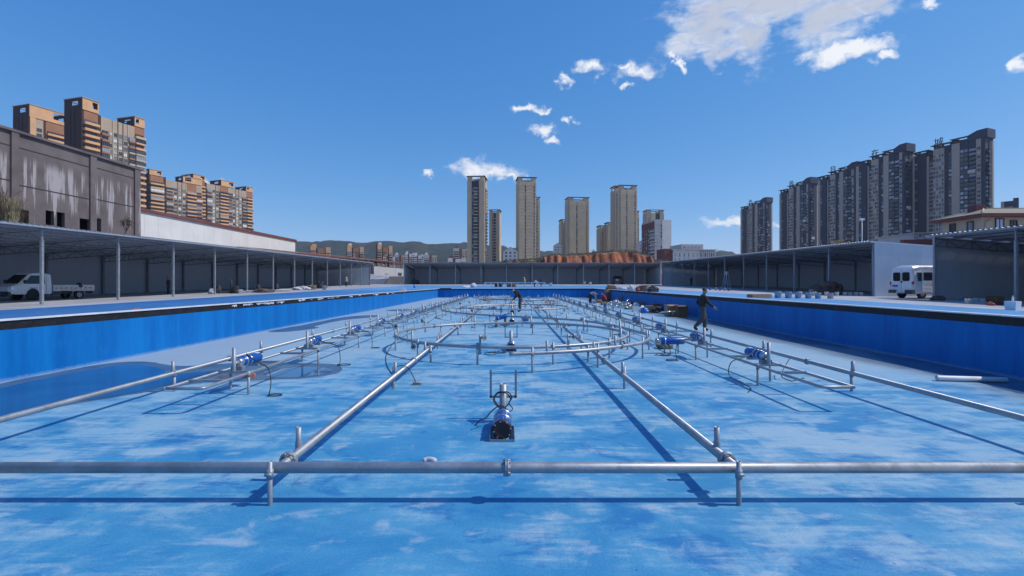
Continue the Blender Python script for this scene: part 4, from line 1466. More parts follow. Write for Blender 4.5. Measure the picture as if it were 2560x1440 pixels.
def ub(px):
    return XB * F / (px - CX) - YB0


# facade of rendered panels between openings; local x along the wall, -y outward
wins = [(48, 72, 525, 560), (114, 135, 527, 563), (142, 162, 531, 568), (199, 225, 547, 580), (240, 253, 546, 585)]
holes = []
for (a, b, c0, d0) in wins:
    u0, u1 = ub(a), ub(b)
    ym = (u0 + u1) / 2 + YB0
    holes.append((u0, u1, Z_(d0, ym) - outer(40), Z_(c0, ym) - outer(40)))
m = MB()
us = sorted([0, LB] + [h[0] for h in holes] + [h[1] for h in holes])
for u0, u1 in zip(us, us[1:]):
    hole = [h for h in holes if h[0] <= (u0 + u1) / 2 <= h[1]]
    if hole:
        m.box(u0, u1, 0, 0.35, 0, hole[0][2])
        m.box(u0, u1, 0, 0.35, hole[0][3], HB)
    else:
        m.box(u0, u1, 0, 0.35, 0, HB)
part('facade', m, MATS['stained_render'], tb)
m = MB()
m.box(0, LB, 2.5, 22, 0, HB - 0.3)
m.box(LB - 0.3, LB, 0.36, 2.5, 0, HB - 0.05)
part('inner_block', m, MATS['groove_dark'], tb)
for (p0, p1) in [(24, 43), (222, 238), (334, 347)]:
    m = MB()
    m.box(ub(p0), ub(p1), -0.22, -0.003, 0, HB)
    part('pilaster', m, MATS['stained_render'], tb)
    m = MB()
    m.box(ub(p1) - 0.02, ub(p1) + 0.12, -0.02, -0.003, 0, HB - 0.2)
    part('drain_groove', m, MATS['groove_dark'], tb)
for (a, b, py) in [(-60, 24, 356), (43, 222, 367), (238, 334, 418), (-60, 24, 445), (43, 222, 461), (238, 334, 497)]:
    z = Z_(py, ub(max(a, 0)) + YB0) - outer(40)
    m = MB()
    m.box(ub(a) if a > 0 else ub(a), ub(b), -0.02, -0.003, z - 0.1, z + 0.02)
    part('panel_joint', m, MATS['groove_dark'], tb)
m = MB()
m.box(-0.2, LB + 0.2, -0.3, 0.9, HB, HB + 0.25)
part('roof_edge', m, MATS['stained_render'], tb)
for (h0, h1, z0, z1) in holes:
    m = MB()
    m.box(h0 - 0.05, h1 + 0.05, -0.05, -0.004, z0 - 0.15, z0)
    part('window_sill', m, MATS['stained_render'], tb)

# ---- white warehouse with a dark red roof edge
XW = -60.0
y0w, y1w = XW * F / (349 - CX) - 8, XW * F / (738 - CX)
tw = thing('warehouse', 'long white sheet-clad warehouse with a dark red roof edge behind the left shed', 'building', (XW, y0w, outer(100)), R(90))
LW = y1w - y0w
zt = CAMZ + 11.75 - outer(100)
k = int(LW / 3.0)
for i in range(k):
    m = MB()
    m.box(LW * i / k + 0.012, LW * (i + 1) / k - 0.012, 0, 0.12, 0, zt)
    part('wall_panel', m, MATS['bl_white'], tw)
m = MB()
m.box(0.05, LW - 0.05, 0.13, 20, 0, zt - 0.1)
part('hall', m, MATS['bl_grey'], tw)
m = MB()
m.box(-0.3, LW + 0.3, -0.35, 0.6, zt, zt + 0.5)
part('roof_edge', m, MATS['bl_redbrown'], tw)
m = MB()
m.add([(-0.3, 0.6, zt + 0.45), (LW + 0.3, 0.6, zt + 0.45), (LW + 0.3, 20, zt + 1.6), (-0.3, 20, zt + 1.6)], [(0, 1, 2, 3)])
part('roof', m, MATS['bl_redbrown'], tw)

# ---- brown open canopy and white wall behind the far end of the left shed
XC = -45.0
tcn = thing('brown_canopy', 'open brown-roofed canopy on white posts between the warehouse and the far shed', 'canopy', (XC, 100, outer(112)), R(90))


def cz(u):
    return CAMZ + 6.4 + 2.15 * u / 97 - outer(112)


m = MB()
vs = []
for u in range(0, 101, 5):
    vs += [(u, -0.5, cz(u)), (u, 13, cz(u) + 1.6)]
m.add(vs, [(2 * i, 2 * i + 2, 2 * i + 3, 2 * i + 1) for i in range(20)])
m.add([(x, y, z - 0.12) for (x, y, z) in vs], [(2 * i, 2 * i + 1, 2 * i + 3, 2 * i + 2) for i in range(20)])
part('roof', m, MATS['bl_rust'], tcn)
m = MB()
m.bar((-0.5, -0.55, cz(0) - 0.02), (100.5, -0.55, cz(100) - 0.02), 0.08, 0.35)
part('fascia', m, MATS['bl_redbrown'], tcn)
for i in range(19):
    u = 2 + 5.3 * i
    m = MB()
    w = 0.35 if i == 9 else 0.13
    m.box(u - w, u + w, -0.2, 0.15, -0.5, cz(u) - 0.05)
    part('post', m, MATS['bl_grey'], tcn)
    m = MB()
    m.bar((u, 0, cz(u) - 0.9), (u, 12, cz(u) + 0.6), 0.1, 0.1)
    for q in range(6):
        m.bar((u, q * 2, cz(u) - 0.9 + 0.25 * q), (u, q * 2 + 1, cz(u) + 0.1 + 0.12 * q), 0.07, 0.07)
        m.bar((u, q * 2 + 1, cz(u) + 0.1 + 0.12 * q), (u, q * 2 + 2, cz(u) - 0.65 + 0.25 * q), 0.07, 0.07)
    part('truss', m, MATS['bl_rust'], tcn)
m = MB()
m.box(0, 100, 12.6, 12.9, 0, 8.0)
part('back_wall', m, MATS['bl_taupe'], tcn)
tw2 = thing('white_wall', 'white plastered wall with two small dark windows under the brown canopy', 'wall', (XC + 1.2, 152, outer(112)), R(90))
m = MB()
for i in range(5):
    m = MB()
    m.prism([(i * 10 + 0.02, 1.5), (i * 10 + 9.98, 1.5), (i * 10 + 9.98, 5.75 + 0.12 * (i + 1)), (i * 10 + 0.02, 5.75 + 0.12 * i)], 0, 0.3)
    part('wall_panel', m, MATS['bl_grey'], tw2)
for px in (966, 999):
    y = (XC + 1.2) * F / (px - CX)
    place('window', window_mesh(3.4 if px < 980 else 6.0, 1.1 if px < 980 else 1.6, 'win_dark', 'bl_grey', 1), tw2, (y - 152, -0.02, Z_(692, y) - outer(112)))
# retaining wall and ramp in the gap
tr = thing('retaining_wall', 'grey sloping retaining wall with a concrete ramp in the gap between the sheds', 'wall', (0, 0, 0))
Yr = 128.0
m = MB()
m.prism([(X_(925, Yr), Z_(713, Yr)), (X_(962, Yr), Z_(713, Yr)), (X_(969, Yr), Z_(696, Yr)), (X_(925, Yr), Z_(699, Yr))], Yr, Yr + 1.0)
part('lower_wall', m, MATS['deck_concrete'], tr)
m = MB()
m.prism([(X_(963, Yr), Z_(713, Yr)), (X_(1016, Yr), Z_(713, Yr)), (X_(1016, Yr), Z_(691, Yr)), (X_(974, Yr), Z_(691, Yr))], Yr - 0.4, Yr + 1.0)
part('upper_wall', m, MATS['bl_taupe'], tr)
m = MB()
ya, yb = Yr + 1.0, 150.0
m.add([(X_(925, ya), ya, Z_(699, ya)), (X_(972, ya), ya, Z_(691.5, ya)), (X_(1016, ya), ya, Z_(691.5, ya)), (X_(925, yb), yb, Z_(685, yb)), (X_(1016, yb), yb, Z_(691, yb))], [(0, 1, 3), (1, 2, 4, 3)])
part('ramp', m, MATS['deck_concrete'], tr)

# ---- house with tiled hipped roof on the right
t = NT('roof_tiles')
tile = t.n.new('ShaderNodeTexBrick')
tile.inputs['Scale'].default_value = 3.0
tile.inputs['Color1'].default_value = (0.27, 0.24, 0.17, 1)
tile.inputs['Color2'].default_value = (0.34, 0.30, 0.22, 1)
tile.inputs['Mortar'].default_value = (0.15, 0.13, 0.10, 1)
t.l.new(t.mapping((1, 1, 1)), tile.inputs['Vector'])
t.done(tile.outputs['Color'], 0.85, 0.0)
Xh, Yh = 60.6, 60.8
th = thing('house', 'cream house with a brown-edged tiled hipped roof above the nearest shed', 'house', (Xh, Yh, outer(60)), 0.0)
ze = Z_(541, 60.0) - outer(60)
m = MB()
m.box(0, 26, 0, 5.6, 0, ze)
part('wall', m, MATS['bl_cream'], th)
m = MB()
m.box(-0.9, 27, -0.9, 6.5, ze, ze + 0.42)
part('eaves', m, MATS['bl_redbrown'], th)
z = ze + 0.42
P0, P1, P2, P3 = (-0.9, -0.9, z), (27, -0.9, z), (27, 6.5, z), (-0.9, 6.5, z)
r0, r1 = (3.0, 2.8, z + 1.15), (23, 2.8, z + 1.15)
m = MB()
m.add([P0, P1, P2, P3, r0, r1], [(0, 1, 5, 4), (1, 2, 5), (2, 3, 4, 5), (3, 0, 4)])
part('tiled_roof', m, MATS['roof_tiles'], th)
for a_, b_ in ((P0, r0), (r0, r1), (P1, r1), (P3, r0)):
    m = MB()
    m.cyl(a_, b_, 0.1, 8)
    part('ridge_cap', m, MATS['bl_cream'], th)
m = MB()
m.box(1.6, 3.0, 2.4, 3.6, z + 0.5, z + 1.55)
part('chimney', m, MATS['bl_redbrown'], th)
for (yy, w, h) in ((1.5, 0.75, 1.7), (4.0, 0.75, 1.7)):
    place('window', window_mesh(w, h, 'win_blue', 'win_frame_dark', 0), th, (-0.02, yy, ze - 2.15), -math.pi / 2)
for (u, w, h) in ((2.2, 0.95, 1.9), (4.0, 0.75, 1.3), (7, 0.9, 1.6)):
    place('window', window_mesh(w, h, 'win_blue', 'win_frame_dark', 1), th, (u, -0.02, ze - 2.15 if h > 1.5 else ze - 1.8))
m = MB()
m.tube([(0.35, -0.12, 0), (0.35, -0.12, ze - 0.7), (0.8, -0.12, ze - 0.35), (1.0, -0.12, ze - 0.3)], 0.06, 8)
part('drainpipe', m, MATS['bl_cream'], th)
# low pale building and red roof between the sheds
Yl = 75.0
tl = thing('low_building', 'low pale building with a row of small windows beside the nearest shed roof', 'building', (X_(2284, Yl), Yl, outer(75)), R(-4))
m = MB()
m.box(0, 14, 0, 8, 0, Z_(584, Yl) - outer(75))
part('wall', m, MATS['bl_grey'], tl)
m = MB()
m.box(-0.4, 14.4, -0.4, 8.4, Z_(584, Yl) - outer(75), Z_(582, Yl) - outer(75))
part('roof', m, MATS['bl_grey'], tl)
for i in range(8):
    place('window', window_mesh(0.5, 0.55, 'win_dark', 'bl_white', 0), tl, (0.9 + 1.1 * i, -0.02, Z_(594, Yl) - outer(75)))
m = MB()
m.box(-2.5, 14.4, -1.4, -0.6, 0, Z_(601, Yl) - outer(75))
part('red_lean_to', m, MATS['bl_redbrown'], tl)
# ================================================================== pipework in the pool
GP = MATS['galv_pipe']
FLANGE = {}


def flange_mesh(r):
    if r not in FLANGE:
        m = MB()
        R2 = r * 1.6
        for x in (-0.015, 0.003):
            m.lathe([(r, x), (R2, x), (R2, x + 0.012), (r, x + 0.012)], 16, axis='x')
        for k in range(8):
            a = 2 * math.pi * (k + 0.5) / 8
            y, z = math.cos(a) * R2 * 0.82, math.sin(a) * R2 * 0.82
            m.cyl((-0.032, y, z), (0.032, y, z), 0.008, 6)
        m.lathe([(r * 1.03, -0.035), (r * 1.09, -0.015), (r * 1.09, 0.015), (r * 1.03, 0.035)], 14, axis='x')
        FLANGE[r] = fixn(m.mesh('flange', MATS['galv_post']))
    return FLANGE[r]


STUBS = {}


def stub_mesh(h, r=0.038):
    k = (round(h, 2), r)
    if k not in STUBS:
        m = MB()
        m.lathe([(r, 0), (r, h), (r * 0.82, h), (r * 0.82, h - 0.12), (0.001, h - 0.12)], 12)
        m.lathe([(r * 1.25, -0.02), (r * 1.25, 0.04), (r, 0.06)], 12)
        STUBS[k] = fixn(m.mesh('nozzle_stub', MATS['galv_post']))
    return STUBS[k]


LEGS = {}


def leg_mesh(h, up=0.0, r=0.025):
    """support leg from the floor; rises 'up' above the pipe axis, with a clamp"""
    k = (round(h, 2), round(up, 2), r)
    if k not in LEGS:
        m = MB()
        m.lathe([(r, 0), (r, h + up), (r * 0.75, h + up), (r * 0.75, h + up - 0.08), (0.001, h + up - 0.08)], 10)
        m.cyl((0, 0, h - 0.06), (0, 0, h + 0.02), r * 1.4, 10)
        m.cyl((-0.03, -0.03, h - 0.02), (0.03, -0.03, h - 0.02), 0.014, 6)
        LEGS[k] = fixn(m.mesh('leg', MATS['galv_post']))
    return LEGS[k]


def pipe_thing(name, label, pts, r, closed=False, n=14, group=None, sub=1):
    t = thing(name, label, 'pipe', (pts[0][0], pts[0][1], 0), group=group)
    o = Vector(t.location)
    m = MB()
    m.tube([Vector(p) - o for p in pts], r, n, closed=closed)
    part('tube', m, GP, t)
    return t, o


def stub(t, o, p, h, r=0.038):
    return place('nozzle_stub', stub_mesh(h, r), t, Vector(p) - o)


def leg(t, o, x, y, h, up=0.0, r=0.025):
    return place('leg', leg_mesh(h, up, r), t, Vector((x, y, 0)) - o)


def flange(t, o, p, ang, r):
    return place('flange', flange_mesh(r), t, Vector(p) - o, ang)


ZP = 0.29                                    # height of the main pipes' axis
RP = 0.047
YC = 4.14
# near cross pipe
t, o = pipe_thing('cross_pipe', 'thick galvanised steel pipe crossing the whole foreground on short legs', [(-6.05, YC, ZP), (6.15, YC, ZP)], RP, n=20)
flange(t, o, (X_(1267, YC), YC, ZP), 0, RP)
for px in (675, 1847):
    leg(t, o, X_(px, 4.06), 4.06, ZP, 0.085, 0.021)
for x in (-4.6, 4.7):
    leg(t, o, x, 4.06, ZP, 0.085, 0.021)
# long pipes down the middle
for side, x, lb in ((-1, -2.02, 'left'), (1, 1.97, 'right')):
    t, o = pipe_thing('long_pipe', 'long galvanised pipe running down the pool, %s of the middle pump' % lb, [(x, YC + RP * 0.6, ZP), (x, 58, ZP)], 0.043, n=16)
    flange(t, o, (x, YC + 0.17, ZP), R(90), 0.05)
    for y in (9.9, 16.4, 22.5, 29, 36, 43, 50):
        flange(t, o, (x + 0.0, y, ZP), R(90), 0.043)
    stub(t, o, (x + 0.02 * side, YC + 0.42, ZP + 0.04), 0.19, 0.026)
    for k, y in enumerate((8.3, 11.2, 13.5, 17.2, 20, 23.5, 26.5, 30, 33.5, 37, 41, 45, 49, 53)):
        stub(t, o, (x, y, ZP + 0.04), 0.2, 0.026)
        leg(t, o, x + 0.09 * (1 if k % 2 else -1) * -side, y + 0.25, ZP, 0.12)
# outer pipes
for side, x, lb in ((-1, -5.93, 'left'), (1, 6.02, 'right')):
    t, o = pipe_thing('outer_pipe', 'long galvanised pipe outside the pump rack, on the %s of the pool' % lb, [(x, YC + RP * 0.6, 0.32), (x, 57, 0.32)], 0.039, n=14)
    for y in (9.6, 15.4, 21.5, 27.6, 34, 40, 46):
        flange(t, o, (x, y + (0.4 if side < 0 else 0), 0.32), R(90), 0.039)
    y = 8.35
    k = 0
    while y < 57:
        leg(t, o, x - side * 0.0, y, 0.32, 0.0)
        stub(t, o, (x, y - 0.03, 0.35), 0.19, 0.028)
        y += 2.93
        k += 1
# pump racks: two square rails, cross bars and legs
PUMPS = []
for side, xi, xo, y0, yp0, lb in ((-1, -4.48, -5.04, 6.9, 8.15, 'left'), (1, 4.60, 5.06, 7.0, 8.85, 'right')):
    t = thing('pump_rack', 'ladder-like galvanised rack carrying the row of pumps on the %s' % lb, 'rack', (xi, y0, 0))
    o = Vector(t.location)
    ZR = 0.37
    y1 = 54.0
    loop = smooth_pts([(xi, y0 + 0.09, ZR), (xi + side * 0.02, y0 + 0.02, ZR), (xi + side * 0.09, y0, ZR)], 4)
    m = MB()
    m.tube([(xi, y1, ZR), (xi, y0 + 0.2, ZR)] + loop + [(xo, y0, ZR)], 0.03, 10)
    part('rail', MB().tube([Vector(p) - o for p in [(xi, y1, ZR), (xi, y0 + 0.2, ZR)] + loop + [(xo - side * 0.02, y0, ZR)]], 0.025, 10), GP, t)
    part('rail', MB().tube([Vector((xo, y0 - 0.03, ZR)) - o, Vector((xo, y1, ZR)) - o], 0.025, 10), GP, t)
    bm_ = MB()
    bm_.box(min(xi, xo) - xi, max(xi, xo) - xi, -0.022, 0.022, -0.012, 0.03)
    bar_me = fixn(bm_.mesh('cross_bar', GP))
    k = 0
    y = yp0
    while y < 53.5:
        for dy in (-0.75, 0.0, 1.05):
            if y + dy > y0 + 0.3:
                place('cross_bar', bar_me, t, Vector((xi, y + dy, ZR)) - o)
        leg(t, o, xi - side * 0.0, y - 0.05, ZR, 0.03, 0.022)
        leg(t, o, xo, y + 0.02 + 0.35, ZR, 0.03, 0.022)
        PUMPS.append((side, (xi + xo) / 2, y, k, lb))
        y += 2.94
        k += 1


def cable_pts(pts):
    return smooth_pts(pts, 7)


PM = {}


def pump_parts():
    """pump lying along +y from its outlet post at the origin; the rack's bar is at z = 0"""
    zc = 0.125
    m = MB()
    m.lathe([(0.001, 0.10), (0.06, 0.10), (0.075, 0.14), (0.075, 0.20)], 16, (0, 0, zc), 'y')
    PM['inlet'] = fixn(m.mesh('inlet_housing', MATS['pump_steel']))
    m = MB()
    m.lathe([(0.070, 0.20), (0.088, 0.21), (0.088, 0.72), (0.082, 0.74), (0.001, 0.745)], 18, (0, 0, zc), 'y')
    PM['motor'] = fixn(m.mesh('motor_body', MATS['pump_blue']))
    m = MB()
    for y in (0.27, 0.40):
        m.lathe([(0.088, y), (0.093, y + 0.005), (0.093, y + 0.03), (0.088, y + 0.035)], 18, (0, 0, zc), 'y')
    PM['band'] = fixn(m.mesh('steel_band', MATS['pump_steel']))
    m = MB()
    m.lathe([(0.031, -0.02), (0.031, 0.40), (0.025, 0.40), (0.025, 0.3), (0.001, 0.3)], 12)
    m.cyl((0, 0.0, zc), (0, 0.11, zc), 0.034, 10)
    PM['post'] = fixn(m.mesh('outlet_post', MATS['galv_post']))
    m = MB()
    m.box(-0.1, 0.1, 0.06, 0.16, -0.012, zc - 0.06)
    m.box(-0.1, 0.1, 0.55, 0.62, -0.012, zc - 0.085)
    PM['saddle'] = fixn(m.mesh('saddle', MATS['galv_post']))
    m = MB()
    m.box(-0.035, 0.035, 0.62, 0.72, zc + 0.08, zc + 0.091)
    PM['label'] = fixn(m.mesh('label_plate', MATS['plastic_white']))


pump_parts()
rp = random.Random(4)
for (side, x, y, k, lb) in PUMPS:
    flip = rp.random() < 0.06
    t = thing('rack_pump', 'blue submersible pump with its outlet post on the %s rack, %s from the near end' % (lb, ORD[k]), 'pump', (x, y, 0.40), rp.uniform(-0.05, 0.05), 'pumps on the %s rack' % lb)
    for nm, ky in (('inlet_housing', 'inlet'), ('motor_body', 'motor'), ('outlet_post', 'post'), ('saddle', 'saddle')):
        oo = place(nm, PM[ky], t)
        if ky == 'motor':
            mo = oo
    place('steel_band', PM['band'], mo)
    if k % 3 == 0:
        place('label_plate', PM['label'], mo)
    # supply cable: over the inner rail and down to a small coil on the floor
    if k < 9:
        s_ = -side
        e = 0.55 + rp.uniform(0, 0.25)
        base = [(0.0, 0.35, 0.24), (s_ * 0.15, 0.30, 0.16), (s_ * 0.33, 0.2, 0.10), (s_ * (e - 0.1), 0.1, 0.02), (s_ * e, 0.0, -0.2), (s_ * (e + 0.02), -0.1, -0.388)]
        c0 = Vector((s_ * (e + 0.12), -0.1, -0.388))
        rr = 0.1 + rp.uniform(0, 0.05)
        for q in range(10):
            a = math.pi + q * 0.75 * -s_
            base.append((c0.x + math.cos(a) * rr * (1 + 0.1 * rp.random()), c0.y + math.sin(a) * rr * 0.8, -0.388 + 0.004 * (q // 5)))
        if side > 0 and k % 2 == 0:
            base = base[:5]
            base += [(s_ * (e - 0.12), -0.15, -0.3), (s_ * (e - 0.25), -0.3, -0.385), (s_ * (e - 0.05), -0.6, -0.388)]
        part('power_cable', MB().tube(cable_pts(base), 0.009, 6), MATS['cable_black'], t)

# rings
ZG = 0.42
RNG = [(0.03, 14.4, 3.40, 'nearest'), (0.25, 30.3, 3.42, 'middle'), (0.35, 46.2, 3.40, 'farthest')]
for (cx, cy, rad, lb) in RNG:
    N = 72
    pts = [(cx + rad * math.cos(2 * math.pi * i / N), cy + rad * math.sin(2 * math.pi * i / N), ZG) for i in range(N)]
    t, o = pipe_thing('ring_pipe', '%s full circle of bent galvanised pipe on legs, over the long pipes' % lb, pts, 0.041, True, 14, 'ring pipes')
    for k in range(10):
        a = 2 * math.pi * (k + 0.15) / 10
        x, y = cx + rad * math.cos(a), cy + rad * math.sin(a)
        stub(t, o, (x, y, ZG - 0.16), 0.44, 0.027)
        # short side outlet with a flange disc, facing the viewer or away
        m = MB()
        dx, dy = math.cos(a + 1.3), math.sin(a + 1.3)
        p0, p1 = Vector((x, y, ZG + (0.22 if k % 3 else -0.13))), None
        p1 = p0 + Vector((dx, dy, 0)) * 0.12
        m.cyl(p0 - o, p1 - o, 0.03, 10)
        m.cyl(p1 - o, p1 + Vector((dx, dy, 0)) * 0.018 - o, 0.072, 14)
        m.cyl(p1 + Vector((dx, dy, 0)) * 0.019 - o, p1 + Vector((dx, dy, 0)) * 0.021 - o, 0.03, 12, 1)
        part('side_outlet', m, [GP, MATS['rubber']], t)
    for k in range(12):
        a = 2 * math.pi * (k + 0.55) / 12
        x, y = cx + (rad + 0.03) * math.cos(a), cy + (rad + 0.03) * math.sin(a)
        leg(t, o, x, y, ZG, 0.10)
    for k in range(4):
        a = 2 * math.pi * (k + 0.58) / 4
        flange(t, o, (cx + rad * math.cos(a), cy + rad * math.sin(a), ZG), a + math.pi / 2, 0.041)
# snaking pipe round the rings
lobe = [(1.07, 0.29), (1.98, 0.75), (3.23, 1.85), (3.94, 3.45), (3.95, 4.7), (3.79, 5.85), (3.46, 7.35), (2.8, 9.05), (1.4, 10.4)]
sp = [(-0.02, 9.95)]
for k in range(4):
    sg = 1 if k % 2 == 0 else -1
    y0 = 9.95 + 11.4 * k
    if k == 0:
        sp += [(sg * x, y0 + y) for x, y in lobe]
    else:
        sp += [(0, y0), (sg * 1.5, y0 + 1.25), (sg * 2.7, y0 + 2.65), (sg * 3.6, y0 + 4.4), (sg * 3.9, y0 + 6.0), (sg * 3.5, y0 + 8.2), (sg * 2.4, y0 + 9.9), (sg * 1.1, y0 + 10.8)]
sp.append((0, 9.95 + 45.6))
spts = smooth_pts([(x, y, ZG + 0.0) for x, y in sp], 8)
spts = [Vector((p.x, p.y, ZG - 0.115 if abs(p.x) < 9 and False else ZG)) for p in spts]
# pass just under the rings where the two cross
for p in spts:
    for (cx, cy, rad, lb) in RNG:
        d = abs(math.hypot(p.x - cx, p.y - cy) - rad)
        if d < 0.6:
            p.z = min(p.z, ZG - 0.115 * (1 - max(0, d - 0.15) / 0.45) if d > 0.15 else ZG - 0.115)
t, o = pipe_thing('wave_pipe', 'snaking galvanised pipe with a cut open end, weaving past the rings', spts, 0.042, False, 14)
acc = 0.0
nxt, nxl, nxf = 0.9, 0.55, 3.0
for a, b in zip(spts, spts[1:]):
    acc += (b - a).length
    if acc > nxl:
        leg(t, o, a.x, a.y, a.z, 0.13)
        nxl += 1.75
    if acc > nxt:
        stub(t, o, (a.x, a.y, a.z), 0.26, 0.027)
        nxt += 1.9
    if acc > nxf:
        flange(t, o, a, math.atan2(b.y - a.y, b.x - a.x), 0.042)
        nxf += 5.8

# pumps down the middle line, each in a small angle-iron cradle with a U bracket behind
def centre_pump(label, x, y, detail=True, rz=0.0):
    t = thing('floor_pump', label, 'pump', (x, y, 0), rz, 'pumps down the middle line')
    zc = 0.132
    m = MB()
    m.lathe([(0.116, 0.02), (0.116, 0.45), (0.108, 0.47), (0.108, 0.62), (0.085, 0.68), (0.05, 0.72)], 24, (0, 0, zc), 'y')
    body = part('motor_body', m, MATS['pump_blue'], t)
    m = MB()
    for yy in (0.24, 0.47):
        m.lathe([(0.112, yy), (0.1225, yy + 0.004), (0.1225, yy + 0.028), (0.112, yy + 0.032)], 24, (0, 0, zc), 'y')
    part('steel_band', m, MATS['pump_steel'], body)
    m = MB()
    m.lathe([(0.001, 0.0), (0.07, 0.0), (0.075, -0.008), (0.105, -0.008), (0.119, 0.004), (0.119, 0.03)], 24, (0, 0, zc), 'y')
    cap = part('end_cap', m, MATS['pump_cap'], t)
    if detail:
        for k in range(8):
            a = 2 * math.pi * k / 8 + 0.2
            m = MB()
            m.cyl((math.cos(a) * 0.104, -0.02, zc + math.sin(a) * 0.104), (math.cos(a) * 0.104, 0.0, zc + math.sin(a) * 0.104), 0.008, 6)
            part('bolt', m, MATS['pump_steel'], cap)
    m = MB()
    for s_ in (-1, 1):
        m.box(s_ * 0.148 - 0.004, s_ * 0.148 + 0.004, -0.04, 0.5, 0.0, 0.075)
        m.box(min(s_ * 0.148, s_ * 0.108), max(s_ * 0.148, s_ * 0.108), -0.04, 0.5, 0.0, 0.008)
    m.box(-0.148, 0.148, -0.045, -0.037, 0.0, 0.03)
    m.box(-0.148, 0.148, 0.495, 0.503, 0.0, 0.03)
    part('cradle', m, MATS['galv_post'], t)
    m = MB()
    m.lathe([(0.05, 0.02), (0.05, 0.52), (0.042, 0.52), (0.042, 0.36), (0.001, 0.36)], 16, (0, 0.80, 0))
    m.cyl((0, 0.66, zc), (0, 0.80, zc), 0.05, 12)
    part('outlet_post', m, MATS['galv_post'], t)
    m = MB()
    for s_ in (-1, 1):
        m.bar((s_ * 0.175, 0.92, 0.30), (s_ * 0.175, 0.92, 0.69), 0.03, 0.03)
    m.bar((-0.19, 0.92, 0.315), (0.19, 0.92, 0.315), 0.03, 0.03)
    m.bar((-0.02, 0.84, 0.315), (-0.02, 0.92, 0.315), 0.03, 0.03)
    part('u_bracket', m, MATS['galv_post'], t)
    if detail:
        cp = [(-0.02, 0.5, zc + 0.115), (-0.1, 0.6, zc + 0.16), (-0.13, 0.72, 0.34), (-0.06, 0.74, 0.42), (0.05, 0.73, 0.40), (0.10, 0.73, 0.32), (0.03, 0.72, 0.22), (-0.06, 0.72, 0.24), (-0.12, 0.74, 0.33), (-0.07, 0.75, 0.40), (0.06, 0.74, 0.42), (0.12, 0.72, 0.35), (0.08, 0.70, 0.28), (0.13, 0.68, 0.21), (0.08, 0.62, 0.19), (-0.02, 0.6, 0.275), (-0.14, 0.55, 0.22), (-0.22, 0.5, 0.14), (-0.3, 0.45, 0.12), (-0.36, 0.42, 0.05)]
        part('power_cable', MB().tube(smooth_pts(cp, 6), 0.008, 6), MATS['cable_black'], t)
    else:
        cp = [(0, 0.4, zc + 0.11), (-0.2, 0.3, 0.1), (-0.35, 0.1, 0.012), (-0.5, -0.1, 0.012), (-0.35, -0.25, 0.012), (-0.15, -0.2, 0.012), (-0.3, -0.05, 0.012), (-0.6, 0.0, 0.012)]
        part('power_cable', MB().tube(smooth_pts(cp, 5), 0.009, 6), MATS['cable_black'], t)


centre_pump('blue pump with a dark red end cap facing the viewer, nearest on the middle line', -0.10, 5.72)
for k, (y, lb) in enumerate(((13.1, 'inside the nearest ring'), (21.9, 'between the nearest and the middle ring'), (29.5, 'inside the middle ring'), (38.0, 'between the middle and the farthest ring'), (45.5, 'inside the farthest ring'))):
    centre_pump('blue pump on the middle line, %s' % lb, 0.02 + 0.05 * k, y, False)
# blue pumps lying about
def loose_pump(label, p, rz, pitch=0.0, L=0.62, r=0.1, z=None):
    t = thing('loose_pump', label, 'pump', p, rz)
    m = MB()
    m.lathe([(0.001, 0), (r * 0.9, 0), (r, 0.02), (r, L - 0.02), (r * 0.9, L), (0.001, L)], 16, (0, 0, 0), 'x')
    b = part('motor_body', m, MATS['pump_blue'], t)
    m = MB()
    m.lathe([(r * 0.9, -0.10), (r * 0.6, -0.12), (r * 0.6, -0.02), (r, 0.0)], 14, (0, 0, 0), 'x')
    m.lathe([(r, 0.10), (r * 1.05, 0.105), (r * 1.05, 0.13), (r, 0.135)], 16, (0, 0, 0), 'x')
    part('steel_band', m, MATS['pump_steel'], b)
    for ch in t.children:
        ch.rotation_euler = (0, -pitch, 0)
    return t


lp = loose_pump('plain blue pump fixed sideways to the outside of the wave pipe on the right', (3.94 + 0.14, 12.9, 0.34), 0.05, 0, 0.66, 0.1)
part('power_cable', MB().tube(smooth_pts([(0.2, -0.05, -0.08), (0.22, -0.12, -0.2), (0.2, -0.2, -0.33), (0.0, -0.3, -0.33), (-0.15, -0.2, -0.3), (-0.2, -0.35, -0.33), (-0.05, -0.5, -0.33), (0.1, -0.45, -0.33), (0.0, -0.35, -0.33), (-0.3, -0.4, -0.33)], 6), 0.009, 6), MATS['cable_black'], lp)
m = MB()
m.cyl((0.12, 0, -0.34), (0.12, 0, -0.09), 0.02, 8)
part('leg', m, MATS['galv_post'], lp)
m = MB()
m.cyl((0.5, 0, -0.34), (0.5, 0, -0.09), 0.02, 8)
part('leg', m, MATS['galv_post'], lp)
lp = loose_pump('blue pump with a dark end leaning across the wave pipe, near the middle', (X_(1240, 20.6), 20.6, 0.36), 0.1, 0.28, 0.5, 0.09)
m = MB()
m.box(-0.05, 0.05, -0.08, 0.08, -0.36, -0.1)
m.box(0.35, 0.45, -0.08, 0.08, -0.36, 0.03)
part('support_block', m, MATS['cardboard_dark'], lp)
for (px, py, rz, lb) in ((1222, 771, 0.1, 'left inside the middle ring'), (1338, 770, 0.0, 'right inside the middle ring'), (1474, 756, 0.1, 'beside the right rack, near the bending workers')):
    p = floor_at(px, py, 0.1)
    loose_pump('blue pump lying flat on the pool floor, %s' % lb, p, rz, 0, 0.6, 0.1)

